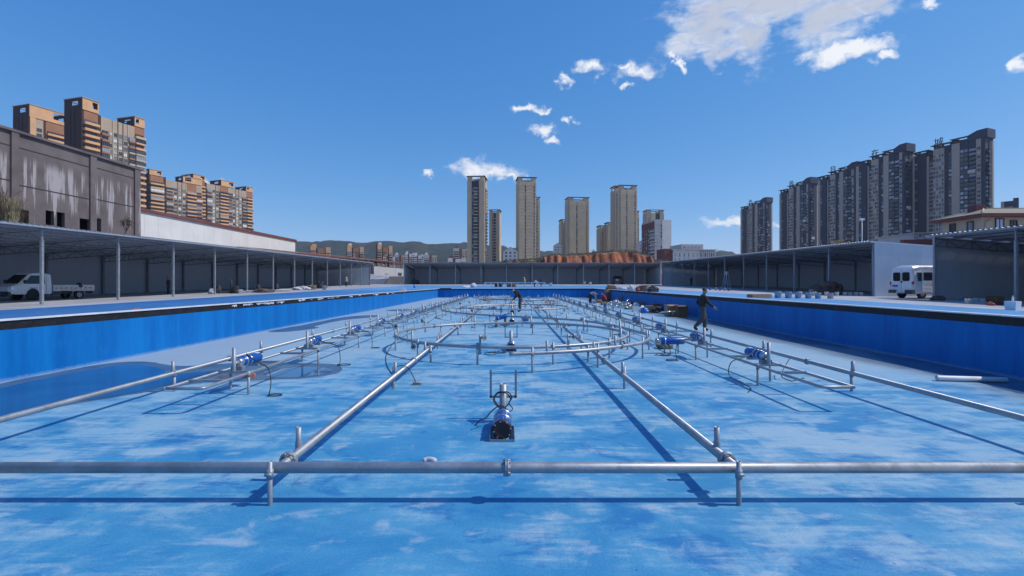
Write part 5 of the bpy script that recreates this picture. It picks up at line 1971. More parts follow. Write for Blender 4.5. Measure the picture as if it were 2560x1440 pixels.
# cables lying loose on the floor
def floor_cable(label, px_pts, r=0.009):
    pts = []
    for i, q in enumerate(px_pts):
        z = q[2] if len(q) > 2 else 0.012
        pts.append(floor_at(q[0], q[1], z))
    solid('loose_cable', MB().tube(smooth_pts(pts, 7), r, 6), MATS['cable_black'], label, 'cable')


floor_cable('black cable hooked over the left long pipe, down to a small connector', [(1040, 960), (1035, 945, 0.12), (1020, 920, 0.3), (1000, 914, 0.4), (985, 925, 0.36), (985, 945, 0.15), (978, 968)])
floor_cable('thin cable trailing from the left long pipe towards the left rack', [(985, 940), (968, 915), (965, 890), (975, 870), (990, 852), (1030, 830), (1070, 806), (1095, 790)])
floor_cable('black cable curl on the floor in front of the ring, left of its pump', [(1238, 878), (1228, 882), (1216, 880), (1214, 885), (1226, 887), (1240, 885)])
floor_cable('black cable curl on the floor beside the leaning pump', [(1255, 812), (1240, 816), (1226, 812), (1222, 818), (1235, 816), (1248, 811), (1262, 814), (1275, 812)])
floor_cable('black cable loop under the near part of the right rack', [(1975, 895, 0.36), (1955, 930, 0.15), (1958, 945, 0.05), (1980, 952), (1996, 948), (2010, 945)])
c = solid('cable_connector', MB().box(-0.06, 0.06, -0.03, 0.03, 0, 0.045).box(0.06, 0.1, -0.02, 0.02, 0.01, 0.035), MATS['wood'], 'small brown connector block at the end of a cable near the left long pipe', 'connector', floor_at(1040, 962))
# odds and ends on the floor
m = MB()
m.lathe([(0.052, 0), (0.052, 1.18), (0.044, 1.18), (0.044, 0)], 16, axis='x')
m.lathe([(0.001, 0.02), (0.044, 0.02)], 16, axis='x')
p = floor_at(2342, 952)
solid('plastic_pipe', m, MATS['plastic_white'], 'short white plastic pipe lying on the damp floor by the shaded wall', 'pipe', (p.x, p.y, 0.055), R(-9))
m = MB()
m.tube(smooth_pts([(-0.07, 0, 0.02), (-0.03, 0.02, 0.03), (0.03, 0.0, 0.035), (0.07, -0.02, 0.02)], 4), [0.012] + [0.03] * 11 + [0.012], 8)
solid('stone_chip', m, MATS['cloth_pale'], 'small pale stone chip on the floor just beyond the cross pipe', 'stone', floor_at(1074, 1158))
for (px, py) in ((1685, 802), (1660, 872)):
    pass


def lump(name, label, cat, p, sx, sy, sz, m_, seed, group=None, rough=0.35, n=10):
    """sack or bundle: a squashed ball with uneven folds"""
    mb = MB()
    rows = n
    vs = []
    for i in range(rows + 1):
        th = math.pi * i / rows
        for j in range(2 * n):
            ph = 2 * math.pi * j / (2 * n)
            d = Vector((math.sin(th) * math.cos(ph), math.sin(th) * math.sin(ph), math.cos(th)))
            k = 1 + rough * mnoise.fractal(d * 1.7 + Vector((seed * 3.1, seed, 0)), 1, 2, 4)
            z = d.z * k
            vs.append((d.x * k * sx, d.y * k * sy, max(-0.45, z) * sz + 0.45 * sz))
    fs = []
    for i in range(rows):
        for j in range(2 * n):
            j2 = (j + 1) % (2 * n)
            fs.append((i * 2 * n + j, i * 2 * n + j2, (i + 1) * 2 * n + j2, (i + 1) * 2 * n + j))
    mb.add(vs, fs, 0, False)
    return solid(name, mb, MATS[m_], label, cat, p, None, group)


lump('sack', 'crumpled olive sack on the floor under the sideways blue pump', 'sack', floor_at(1660, 872), 0.22, 0.14, 0.16, 'bag_olive', 3)
# ================================================================== vehicles
def wheel(parent, x, y, r, w, rim='rim_steel'):
    """wheel on the side y; parts tyre and rim"""
    sgn = 1 if y > 0 else -1
    m = MB()
    m.lathe([(r * 0.62, -w / 2), (r * 0.93, -w / 2), (r, -w / 2 + 0.03), (r, w / 2 - 0.03), (r * 0.93, w / 2), (r * 0.62, w / 2)], 24, (0, 0, 0), 'y')
    ty = part('wheel', m, MATS['rubber'], parent, (x, y, r))
    m = MB()
    yo = sgn * (w / 2 - 0.03)
    m.lathe([(0.001, yo * 0.7), (r * 0.2, yo * 0.9), (r * 0.24, yo * 0.5), (r * 0.5, yo * 0.45), (r * 0.56, yo), (r * 0.63, yo)], 20, (0, 0, 0), 'y')
    for k in range(5):
        a = 2 * math.pi * k / 5
        m.cyl((math.cos(a) * r * 0.38, yo * 0.44, math.sin(a) * r * 0.38), (math.cos(a) * r * 0.38, yo * 0.52, math.sin(a) * r * 0.38), r * 0.08, 8, 1)
    part('rim', m, [MATS[rim], MATS['rubber']], ty)
    return ty


def loft(secs, mi=0, close=True):
    """body from cross sections: each (x, [(y, z), ...]) with the same number of points"""
    m = MB()
    n = len(secs[0][1])
    vs = [(x, y, z) for x, pr in secs for (y, z) in pr]
    fs = []
    for i in range(len(secs) - 1):
        for j in range(n):
            j2 = (j + 1) % n
            fs.append((i * n + j, i * n + j2, (i + 1) * n + j2, (i + 1) * n + j))
    fs.append(tuple(range(n)))
    fs.append(tuple(range((len(secs) - 1) * n, len(secs) * n))[::-1])
    m.add(vs, fs, mi, False)
    return m


def sec(w0, z0, wm, zm, w1, z1, rt=0.1):
    """half widths at sill, belt and roof: a rounded van section"""
    h = [(w0, z0), (wm, z0 + 0.12), (wm, zm), (w1 + 0.02, z1 - rt), (w1 - rt * 0.5, z1 - rt * 0.25), (w1 - rt * 1.6, z1)]
    return h + [(-y, z) for (y, z) in h[::-1]]


def smooth_obj(o, lv=1, ang=35):
    me = o.data
    md = o.modifiers.new('bevel', 'BEVEL')
    md.width = 0.025
    md.segments = 2
    md.limit_method = 'ANGLE'
    md.angle_limit = R(ang)
    return o


# ---- white light truck under the left shed: x forward
def truck():
    loc = Vector((-36.95, 37.8, 0))
    loc.z = deck_z(loc.x, loc.y) - 0.02
    t = thing('light_truck', 'white light truck with a dusty drop-side bed, parked under the left shed', 'truck', loc, R(258.5))
    t.scale = (1.0, 1.05, 1.1)
    S = 1.0
    # cab, front at +x
    W = 0.80
    cab = [(0.30, sec(W, 0.42, W, 1.10, W - 0.12, 1.86)), (1.05, sec(W, 0.42, W, 1.10, W - 0.12, 1.93)), (1.55, sec(W, 0.42, W, 1.10, W - 0.14, 1.90)), (1.72, sec(W, 0.42, W, 1.10, W - 0.16, 1.80)), (2.45, sec(W, 0.42, W, 1.0, W - 0.1, 1.14, 0.05)), (2.85, sec(W - 0.06, 0.45, W - 0.06, 0.85, W - 0.16, 0.98, 0.05)), (2.98, sec(W - 0.16, 0.5, W - 0.16, 0.75, W - 0.24, 0.88, 0.05))]
    c = part('cab', loft(cab), MATS['car_white'], t)
    smooth_obj(c)
    # windscreen, side windows, bonnet gap and dark front bumper
    m = MB()
    m.add([(1.77, -0.60, 1.74), (1.77, 0.60, 1.74), (2.42, 0.67, 1.16), (2.42, -0.67, 1.16), (1.80, -0.60, 1.765), (1.80, 0.60, 1.765), (2.46, 0.67, 1.175), (2.46, -0.67, 1.175)], [(4, 5, 6, 7), (0, 3, 2, 1), (0, 1, 5, 4), (1, 2, 6, 5), (2, 3, 7, 6), (3, 0, 4, 7)])
    part('windscreen', m, MATS['car_glass'], c)
    for s in (-1, 1):
        m = MB()
        m.add([(0.75, s * 0.81, 1.14), (2.12, s * 0.81, 1.14), (1.62, s * 0.715, 1.72), (0.75, s * 0.715, 1.74)], [(0, 1, 2, 3)])
        m.add([(0.75, s * 0.80, 1.14), (2.12, s * 0.80, 1.14), (1.62, s * 0.705, 1.72), (0.75, s * 0.705, 1.74)], [(3, 2, 1, 0)])
        part('side_window', m, MATS['car_glass'], c)
        m = MB()
        m.tbox(2.62, 2.90, s * 0.62 - 0.16, s * 0.62 + 0.16, 0.72, 0.95, 0.04, 0.03)
        part('headlight', m, MATS['lamp_glass'], c)
        m = MB()
        m.box(0.66, 0.675, s * 0.803 - 0.004, s * 0.803 + 0.004, 0.5, 1.75)
        m.box(1.02, 1.14, s * 0.808 - 0.02, s * 0.808 + 0.02, 0.98, 1.02)
        part('door_handle', m, MATS['car_trim'], c)
        m = MB()
        m.box(2.1, 2.18, s * 0.93 - 0.09, s * 0.93 + 0.09, 1.18, 1.42)
        m.bar((2.14, s * 0.78, 1.2), (2.14, s * 0.9, 1.25), 0.03, 0.03)
        part('mirror', m, MATS['car_trim'], c)
    m = MB()                                       # faint door lettering, too blurred to read
    for s in (-1,):
        for k, x in enumerate((1.75, 1.66, 1.57, 1.44, 1.36, 1.28)):
            m.box(x - 0.03, x + 0.03, 0.803 - 0.0, 0.806, 0.82, 0.88)
    part('door_lettering', m, MATS['plate_blue'], c)
    m = MB()
    m.tbox(2.80, 3.06, -0.76, 0.76, 0.28, 0.62, 0.04, 0.05)
    part('front_bumper', m, MATS['car_trim'], t)
    m = MB()
    m.box(3.06, 3.075, -0.22, 0.22, 0.40, 0.54)
    part('number_plate', m, MATS['plate_blue'], t)
    # chassis and bed
    m = MB()
    for s in (-1, 1):
        m.box(-2.75, 0.5, s * 0.42 - 0.05, s * 0.42 + 0.05, 0.42, 0.56)
    for x in (-2.5, -1.2, 0.0):
        m.box(x - 0.06, x + 0.06, -0.42, 0.42, 0.44, 0.54)
    m.box(-0.3, 0.2, 0.45, 0.72, 0.32, 0.56)
    part('chassis', m, MATS['car_trim'], t)
    m = MB()
    m.box(-2.85, 0.22, -0.84, 0.84, 0.62, 0.72)
    bed = part('cargo_bed', m, MATS['car_white_dirty'], t)
    for nm, b in (('side_board', (-2.85, 0.22, 0.80, 0.84)), ('side_board', (-2.85, 0.22, -0.84, -0.80)), ('tail_board', (-2.85, -2.81, -0.79, 0.79)), ('head_board', (0.18, 0.22, -0.79, 0.79))):
        m = MB()
        m.box(b[0], b[1], b[2], b[3], 0.725, 1.06)
        if nm == 'side_board':
            for k in range(8):
                x = b[0] + 0.2 + 0.39 * k
                y0 = b[3] if b[3] > 0 else b[2]
                m.box(x - 0.02, x + 0.02, y0 - 0.012, y0 + 0.012, 0.73, 1.05)
        bo = part(nm, m, MATS['car_white_dirty'], bed)
    for s in (-1, 1):
        for k in range(8):
            m = MB()
            x = -2.6 + 0.36 * k
            m.box(x, x + 0.2, s * 0.842, s * 0.846, 0.80, 0.86)
            part('reflector_strip', m, MATS['lamp_red'], bed)
    for x, yw in ((1.55, 0.735), (-1.75, 0.66)):
        for y in (-yw, yw):
            wheel(t, x, y, 0.33, 0.19)
    for s in (-1, 1):
        m = MB()
        m.cyl((1.55, s * 0.70, 0.40), (1.55, s * 0.806, 0.40), 0.42, 24)
        part('wheel_arch', m, MATS['rubber'], t)
    for s in (-1, 1):
        m = MB()
        m.tube(smooth_pts([(-2.22, s * 0.66, 0.45), (-2.08, s * 0.66, 0.64), (-1.75, s * 0.66, 0.70), (-1.42, s * 0.66, 0.64), (-1.28, s * 0.66, 0.45)], 4), 0.03, 6)
        part('mudguard', m, MATS['car_white_dirty'], t)
    m = MB()
    m.box(-2.8, -2.72, -0.7, 0.7, 0.40, 0.56)
    part('rear_bar', m, MATS['car_trim'], t)
    return t


tr_ = truck()
lump('dark_bundle', 'dark bundle hanging over the side of the truck bed', 'bundle', Vector((tr_.location.x + 1.05, tr_.location.y + 1.55, tr_.location.z + 0.98)), 0.28, 0.14, 0.26, 'bag_dark', 9)


def van():
    loc = Vector((32.45, 39.25, 0))
    loc.z = deck_z(loc.x, loc.y)
    # x forward, pointing away to the right; its back faces the viewer
    t = thing('passenger_van', 'white high-roofed van with its side door slid open, between the two right sheds', 'van', loc, R(9))
    t.scale = (1.0, 1.03, 1.06)
    W = 0.98
    secs = [(-0.02, sec(W - 0.05, 0.42, W - 0.04, 1.2, W - 0.2, 2.34, 0.18)), (0.18, sec(W, 0.40, W, 1.2, W - 0.16, 2.52, 0.18)), (0.7, sec(W, 0.40, W, 1.2, W - 0.15, 2.58, 0.18)), (4.1, sec(W, 0.40, W, 1.2, W - 0.15, 2.58, 0.18)), (4.7, sec(W, 0.40, W, 1.2, W - 0.2, 2.34, 0.18)), (5.3, sec(W, 0.42, W, 1.2, W - 0.25, 1.35, 0.1)), (5.8, sec(W - 0.1, 0.45, W - 0.1, 0.9, W - 0.3, 1.05, 0.1))]
    b = part('body', loft(secs), MATS['car_white'], t)
    smooth_obj(b)
    for y in (-0.38, 0.38):                        # rear door windows with rounded corners
        m = MB()
        pl = []
        for (cx, cz, a0) in ((0.20, 0.22, 0), (-0.20, 0.22, 90), (-0.20, -0.22, 180), (0.20, -0.22, 270)):
            for q in range(4):
                a = R(a0 + 30 * q)
                pl.append((y + cx + 0.1 * math.cos(a), 1.70 + cz + 0.12 * math.sin(a)))
        m.add([(-0.05 - 0.012 + (z - 1.2) * 0.0 + 0.05, yy, z) for (yy, z) in pl] + [(-0.11 + 0.10, yy, z) for (yy, z) in pl], [tuple(range(16))[::-1], tuple(range(16, 32))] + [(i, (i + 1) % 16, 16 + (i + 1) % 16, 16 + i) for i in range(16)])
        w_ = part('rear_window', m, MATS['car_glass'], t, (-0.035, 0, 0))
    m = MB()
    m.box(-0.032, -0.02, -0.004, 0.004, 0.55, 2.2)
    part('rear_door_gap', m, MATS['car_trim'], t)
    m = MB()
    m.lathe([(0.001, -0.02), (0.07, -0.02), (0.09, 0.0)], 14, (-0.03, 0.0, 1.30), 'x')
    part('rear_badge', m, MATS['car_trim'], t)
    for s in (-1, 1):
        m = MB()
        m.box(-0.05, 0.10, s * 0.90 - 0.055, s * 0.90 + 0.055, 1.10, 1.32)
        part('tail_light', m, MATS['lamp_red'], t)
        m = MB()
        m.box(-0.05, 0.10, s * 0.90 - 0.055, s * 0.90 + 0.055, 0.88, 1.095)
        part('indicator_light', m, MATS['lamp_glass'], t)
    m = MB()
    m.box(-0.10, -0.03, 0.30, 0.72, 0.92, 1.06)
    part('number_plate', m, MATS['plate_blue'], t, (0.02, 0, 0))
    m = MB()
    m.tbox(-0.16, 0.12, -1.0, -0.38, 0.42, 0.68, 0.0, 0.02)
    m.tbox(-0.16, 0.12, 0.38, 1.0, 0.42, 0.68, 0.0, 0.02)
    m.box(-0.13, 0.1, -0.38, 0.38, 0.44, 0.58, 1)
    part('rear_bumper', m, [MATS['car_trim'], MATS['car_white_dirty']], t)
    # right side (towards -y): dark opening with the door slid back along it
    m = MB()
    m.box(1.9, 3.0, -0.99, -0.86, 0.62, 2.2)
    m.box(0.42, 0.78, -0.985, -0.86, 1.35, 2.02)
    part('door_opening', m, MATS['car_trim'], t)
    m = MB()
    m.box(0.72, 1.92, -1.09, -1.02, 0.55, 2.18)
    for z in (0.78, 1.08, 1.22):
        m.box(0.72, 1.92, -1.10, -1.09, z, z + 0.05)
    d = part('sliding_door', m, MATS['car_white'], t)
    m = MB()
    m.box(0.80, 1.60, -1.105, -1.091, 1.42, 2.02)
    m.box(1.66, 1.85, -1.105, -1.091, 1.42, 2.02)
    part('door_window', m, MATS['car_glass'], d)
    m = MB()
    m.box(1.68, 1.84, -1.125, -1.091, 1.18, 1.23)
    part('door_handle', m, MATS['car_trim'], d)
    for z in (2.22, 2.32, 2.42):
        m = MB()
        m.bar((0.3, -0.865, z), (4.2, -0.865, z), 0.03, 0.03)
        part('side_rib', m, MATS['car_white'], t)
    for x in (0.95, 4.45):
        for y in (-0.80, 0.80):
            wheel(t, x, y, 0.36, 0.24)
    m = MB()
    m.box(0.3, 5.2, -0.6, 0.6, 0.34, 0.46)
    part('chassis', m, MATS['car_trim'], t)


van()


def suv():
    Y = 112.6
    loc = Vector((X_(1543, Y), Y, 0))
    loc.z = deck_z(loc.x, loc.y)
    t = thing('parked_car', 'black car parked under the far shed, its back to the pool', 'car', loc, R(75))
    t.scale = (1.25, 1.25, 1.15)
    W = 0.92
    secs = [(0.0, sec(W - 0.06, 0.35, W - 0.04, 0.95, W - 0.2, 1.3, 0.12)), (0.35, sec(W, 0.32, W, 1.0, W - 0.2, 1.68, 0.15)), (0.8, sec(W, 0.32, W, 1.02, W - 0.2, 1.76, 0.15)), (2.3, sec(W, 0.32, W, 1.02, W - 0.2, 1.74, 0.15)), (3.1, sec(W, 0.32, W, 1.0, W - 0.2, 1.12, 0.1)), (4.2, sec(W - 0.05, 0.35, W - 0.05, 0.85, W - 0.2, 0.95, 0.1)), (4.5, sec(W - 0.15, 0.4, W - 0.15, 0.7, W - 0.25, 0.8, 0.1))]
    b = part('body', loft(secs), MATS['car_black'], t)
    smooth_obj(b)
    m = MB()
    m.add([(0.02, -0.62, 1.22), (0.02, 0.62, 1.22), (0.28, 0.6, 1.60), (0.28, -0.6, 1.60)], [(0, 1, 2, 3)])
    part('rear_window', m, MATS['car_glass'], t, (-0.03, 0, 0.0))
    for s in (-1, 1):
        m = MB()
        m.box(-0.03, 0.1, s * 0.7 - 0.15, s * 0.7 + 0.15, 0.92, 1.06)
        part('tail_light', m, MATS['lamp_red'], t)
        m = MB()
        m.add([(0.7, s * 0.935, 1.06), (2.7, s * 0.935, 1.06), (2.2, s * 0.775, 1.6), (0.8, s * 0.775, 1.62)], [(0, 1, 2, 3)])
        part('side_window', m, MATS['car_glass'], t)
    m = MB()
    m.box(-0.06, 0.02, -0.26, 0.26, 0.82, 0.98)
    part('number_plate', m, MATS['lamp_glass'], t)
    m = MB()
    m.box(-0.1, 0.15, -0.85, 0.85, 0.36, 0.58)
    part('rear_bumper', m, MATS['car_trim'], t)
    m = MB()
    m.box(-0.115, -0.1, -0.4, 0.4, 0.44, 0.48)
    part('bumper_trim', m, MATS['lamp_glass'], t)
    for x in (0.85, 3.6):
        for y in (-0.78, 0.78):
            wheel(t, x, y, 0.35, 0.22)


suv()

# ================================================================== people
mat('skin', (0.42, 0.24, 0.16), 0.6, 0.0, 0.1, 8)
mat('hair', (0.012, 0.010, 0.010), 0.6, 0.0, 0.2, 12)
mat('cloth_black', (0.020, 0.020, 0.025), 0.85, 0.0, 0.3, 6)
mat('cloth_charcoal', (0.065, 0.065, 0.072), 0.85, 0.0, 0.3, 6)
mat('cloth_grey', (0.26, 0.27, 0.30), 0.85, 0.0, 0.2, 6)
mat('cloth_navy', (0.020, 0.024, 0.045), 0.85, 0.0, 0.3, 6)
mat('cloth_red', (0.30, 0.035, 0.04), 0.85, 0.0, 0.2, 6)
mat('cloth_white', (0.66, 0.66, 0.66), 0.85, 0.0, 0.1, 6)
mat('cloth_vest', (0.42, 0.46, 0.10), 0.8, 0.0, 0.15, 6)
mat('shoe', (0.02, 0.018, 0.018), 0.6, 0.0, 0.2, 8)
mat('helmet', (0.75, 0.75, 0.74), 0.4, 0.0, 0.05, 4)


def person(label, loc, rz, J, top, legs, hat=None, vest=None, scale=1.0, sleeves=True, bulk=1.12):
    """J: joints in metres, facing +x: pelvis, chest, neck, head, and per side (l, r) sh, el, ha, hip, kn, an, toe"""
    t = thing('person', label, 'person', loc, rz)
    names, pos, rad, edges, zone = [], [], [], [], {}

    def add(n, p, r, par, z):
        names.append(n)
        pos.append(Vector(p))
        rad.append(r)
        if par is not None:
            edges.append((names.index(par), len(names) - 1))
            zone[(names.index(par), len(names) - 1)] = z
    P_ = {k: Vector(v) for k, v in J.items()}
    add('pelvis', P_['pelvis'], 0.155, None, None)
    add('waist', P_['pelvis'].lerp(P_['chest'], 0.45), 0.150, 'pelvis', 'top')
    add('chest', P_['chest'], 0.172, 'waist', 'top')
    add('collar', P_['chest'].lerp(P_['neck'], 0.6), 0.115, 'chest', 'top')
    add('neck', P_['neck'], 0.052, 'collar', 'skin')
    hd = (P_['head'] - P_['neck']).normalized()
    add('jaw', P_['neck'] + hd * 0.06, 0.066, 'neck', 'skin')
    add('head', P_['head'], 0.092, 'jaw', 'skin')
    add('crown', P_['head'] + hd * 0.075, 0.072, 'head', 'hair')
    for s in 'lr':
        add('sh' + s, P_['sh' + s], 0.082, 'collar', 'top')
        add('el' + s, P_['el' + s], 0.062, 'sh' + s, 'top')
        add('wr' + s, P_['el' + s].lerp(P_['ha' + s], 0.92), 0.042, 'el' + s, 'top' if sleeves else 'skin')
        add('ha' + s, P_['ha' + s] + (P_['ha' + s] - P_['el' + s]).normalized() * 0.05, 0.036, 'wr' + s, 'skin')
        add('hip' + s, P_['hip' + s], 0.112, 'pelvis', 'legs')
        add('th' + s, P_['hip' + s].lerp(P_['kn' + s], 0.5), 0.104, 'hip' + s, 'legs')
        add('kn' + s, P_['kn' + s], 0.084, 'th' + s, 'legs')
        add('cf' + s, P_['kn' + s].lerp(P_['an' + s], 0.4), 0.082, 'kn' + s, 'legs')
        add('an' + s, P_['an' + s], 0.066, 'cf' + s, 'legs')
        add('toe' + s, P_['toe' + s], 0.048, 'an' + s, 'shoe')
    me = bpy.data.meshes.new('tmp_skin')
    me.from_pydata([tuple(p) for p in pos], edges, [])
    ob = bpy.data.objects.new('tmp_skin', me)
    COL.objects.link(ob)
    ob.modifiers.new('skin', 'SKIN')
    for i, sv in enumerate(me.skin_vertices[0].data):
        k = bulk
        sv.radius = (rad[i] * k, rad[i] * k)
        sv.use_root = (i == 0)
    ss = ob.modifiers.new('sub', 'SUBSURF')
    ss.levels = 2
    ss.render_levels = 2
    dg = bpy.context.evaluated_depsgraph_get()
    body = bpy.data.meshes.new_from_object(ob.evaluated_get(dg))
    bpy.data.objects.remove(ob)
    # hands: five tapered fingers joined to each palm
    mb = MB()
    mb.v = [tuple(v.co) for v in body.vertices]
    mb.f = [list(p.vertices) for p in body.polygons]
    mi = {'top': 0, 'legs': 1, 'skin': 2, 'shoe': 3, 'hair': 2}
    for p in body.polygons:
        c = p.center
        best, bz = 1e9, 'top'
        for (a, b), z in zone.items():
            pa, pb = pos[a], pos[b]
            d = pb - pa
            u = clamp((c - pa).dot(d) / max(d.length_squared, 1e-6), 0, 1)
            dist = (c - (pa + d * u)).length - (rad[a] + (rad[b] - rad[a]) * u)
            if dist < best:
                best, bz = dist, z
        if bz == 'top' and c.z < P_['pelvis'].z - 0.03 and (c - P_['pelvis']).length < 0.25:
            bz = 'legs'
        mb.m.append(mi[bz])
        mb.s.append(True)
    for s in 'lr':
        d = (P_['ha' + s] - P_['el' + s]).normalized()
        side = d.cross(Vector((0, 1, 0.2))).normalized()
        out = side.cross(d).normalized()
        base = P_['ha' + s] + d * 0.07
        for k in range(5):
            if k == 0:
                q = P_['ha' + s] + d * 0.03 + side * 0.03
                pts = [q, q + side * 0.03 + d * 0.02, q + side * 0.035 + d * 0.05]
                rr = [0.013, 0.012, 0.009]
            else:
                q = base + side * (0.03 - 0.02 * (k - 1))
                ln = (0.065, 0.075, 0.07, 0.055)[k - 1]
                pts = [q, q + d * ln * 0.5, q + d * ln * 0.85 - out * 0.02, q + d * ln * 0.9 - out * 0.045]
                rr = [0.010, 0.0095, 0.009, 0.007]
            mb.tube(pts, rr, 6, 2)
    # nose and ears
    fwd = Vector((1, 0, 0)) - hd * hd.x
    fwd = fwd.normalized() if fwd.length > 0.2 else Vector((0, 0, -1))
    if 'face' in J:
        fwd = Vector(J['face']).normalized()
    H = P_['head']
    lat = hd.cross(fwd).normalized()
    mb.tube([H + fwd * 0.085 + hd * 0.01, H + fwd * 0.115 - hd * 0.02, H + fwd * 0.09 - hd * 0.035], [0.008, 0.014, 0.01], 6, 2)
    for s in (-1, 1):
        mb.tube([H + lat * (0.088 * s) + hd * 0.025, H + lat * (0.104 * s), H + lat * (0.09 * s) - hd * 0.03], [0.008, 0.016, 0.008], 6, 2)
    part('body', mb, [MATS[top], MATS[legs], MATS['skin'], MATS['shoe']], t)
    # hair cap or helmet
    m = MB()
    n = 14
    vs, fs = [], []
    rc_ = 0.108 if hat is None else 0.128
    for i in range(6):
        th = (math.pi * (0.52 if hat is None else 0.5)) * i / 5
        for j in range(n):
            ph = 2 * math.pi * j / n
            d = hd * math.cos(th) + (fwd * math.cos(ph) + lat * math.sin(ph)) * math.sin(th)
            k = rc_ * (1.0 if hat else (1.0 - 0.18 * max(0, math.cos(ph)) * math.sin(th)))
            vs.append(H + hd * (0.022 if hat is None else 0.03) - fwd * (0.012 if hat is None else 0) + d * k)
    for i in range(5):
        for j in range(n):
            fs.append((i * n + j, i * n + (j + 1) % n, (i + 1) * n + (j + 1) % n, (i + 1) * n + j))
    m.add(vs, fs, 0, True)
    if hat:
        m.add([H + hd * 0.03 + fwd * (0.11 + 0.07 * (j in (1, 2))) + lat * (0.09 - 0.06 * j) for j in range(4)] + [H + hd * 0.045 + fwd * 0.10 + lat * (0.10 - 0.066 * j) for j in range(4)], [(0, 1, 5, 4), (1, 2, 6, 5), (2, 3, 7, 6)], 0)
    part('helmet' if hat else 'hair', m, MATS['helmet' if hat else 'hair'], t)
    if vest:
        a, b = P_['pelvis'].lerp(P_['chest'], 0.15), P_['chest'].lerp(P_['neck'], 0.35)
        m = MB()
        m.tube([a, a.lerp(b, 0.5), b], [0.155, 0.172, 0.150], 14, cap=False)
        part('vest', m, MATS[vest], t)
    return t


def standing(lean=0.0, **kw):
    J = dict(pelvis=(0, 0, 0.92), chest=(0.02 + lean * 0.4, 0, 1.28), neck=(0.02 + lean * 0.6, 0, 1.47), head=(0.05 + lean * 0.7, 0, 1.60),
             shl=(0.01 + lean * 0.5, 0.18, 1.39), shr=(0.01 + lean * 0.5, -0.18, 1.39), ell=(0.0, 0.24, 1.12), elr=(0.0, -0.24, 1.12), hal=(0.06, 0.25, 0.88), har=(0.06, -0.25, 0.88),
             hipl=(0, 0.09, 0.88), hipr=(0, -0.09, 0.88), knl=(0.02, 0.10, 0.49), knr=(0.02, -0.10, 0.49), anl=(-0.01, 0.11, 0.09), anr=(-0.01, -0.11, 0.09), toel=(0.15, 0.12, 0.04), toer=(0.15, -0.12, 0.04))
    J.update(kw)
    return J


# man walking to the right along the pool
p = floor_at(1756, 828)
person('man in a black top and grey trousers walking along the pool floor', p, R(-12),
       standing(0.06, ell=(-0.16, 0.26, 1.13), hal=(0.02, 0.22, 0.97), elr=(0.18, -0.25, 1.14), har=(0.38, -0.26, 0.96), knl=(0.12, 0.10, 0.48), anl=(0.10, 0.11, 0.10), toel=(0.25, 0.12, 0.045), knr=(0.0, -0.10, 0.50), anr=(-0.32, -0.10, 0.16), toer=(-0.20, -0.11, 0.05)), 'cloth_black', 'cloth_charcoal')
# man stooping in the middle, facing left
p = floor_at(1300, 779.5)
person('man in a dark vest stooping over the pipes in the middle of the pool', p, R(184),
       standing(0, pelvis=(-0.06, 0, 0.90), chest=(0.18, 0, 1.18), neck=(0.36, 0, 1.30), head=(0.47, 0, 1.36), face=(0.75, 0, -0.6), shl=(0.26, 0.18, 1.25), shr=(0.26, -0.18, 1.25), ell=(0.24, 0.24, 0.98), elr=(0.24, -0.24, 0.98), hal=(0.42, 0.10, 0.78), har=(0.42, -0.10, 0.80), hipl=(-0.06, 0.09, 0.87), hipr=(-0.06, -0.09, 0.87)), 'cloth_black', 'cloth_charcoal', sleeves=True).scale = (1.07, 1.07, 1.07)
# two workers at the boxes
p = floor_at(1477, 758.5)
person('worker in a grey shirt bent double beside the boxes by the right wall', p, R(-5),
       standing(0, pelvis=(-0.10, 0, 0.88), chest=(0.26, 0, 0.98), neck=(0.46, 0, 0.93), head=(0.58, 0, 0.87), face=(0.5, 0, -0.85), shl=(0.36, 0.18, 0.96), shr=(0.36, -0.18, 0.96), ell=(0.40, 0.20, 0.68), elr=(0.40, -0.20, 0.68), hal=(0.50, 0.14, 0.44), har=(0.50, -0.14, 0.44), hipl=(-0.10, 0.09, 0.85), hipr=(-0.10, -0.09, 0.85), knl=(0.02, 0.1, 0.48), knr=(-0.06, -0.1, 0.48), anl=(0.0, 0.11, 0.09), anr=(-0.22, -0.11, 0.09), toel=(0.15, 0.12, 0.04), toer=(-0.06, -0.12, 0.04)), 'cloth_grey', 'cloth_black')
p = floor_at(1511, 760)
person('worker in a red top crouching beside the boxes by the right wall', p, R(170),
       standing(0, pelvis=(-0.18, 0, 0.36), chest=(0.08, 0, 0.72), neck=(0.20, 0, 0.86), head=(0.28, 0, 0.97), face=(0.8, 0, -0.5), shl=(0.12, 0.18, 0.80), shr=(0.12, -0.18, 0.80), ell=(0.28, 0.22, 0.58), elr=(0.28, -0.22, 0.58), hal=(0.46, 0.12, 0.42), har=(0.46, -0.12, 0.42), hipl=(-0.16, 0.09, 0.33), hipr=(-0.16, -0.09, 0.33), knl=(0.22, 0.16, 0.46), knr=(0.22, -0.16, 0.42), anl=(0.02, 0.14, 0.09), anr=(-0.02, -0.14, 0.09), toel=(0.18, 0.15, 0.04), toer=(0.14, -0.15, 0.04)), 'cloth_red', 'cloth_navy')


def on_deck(px, py):
    return deck_at(px, py)


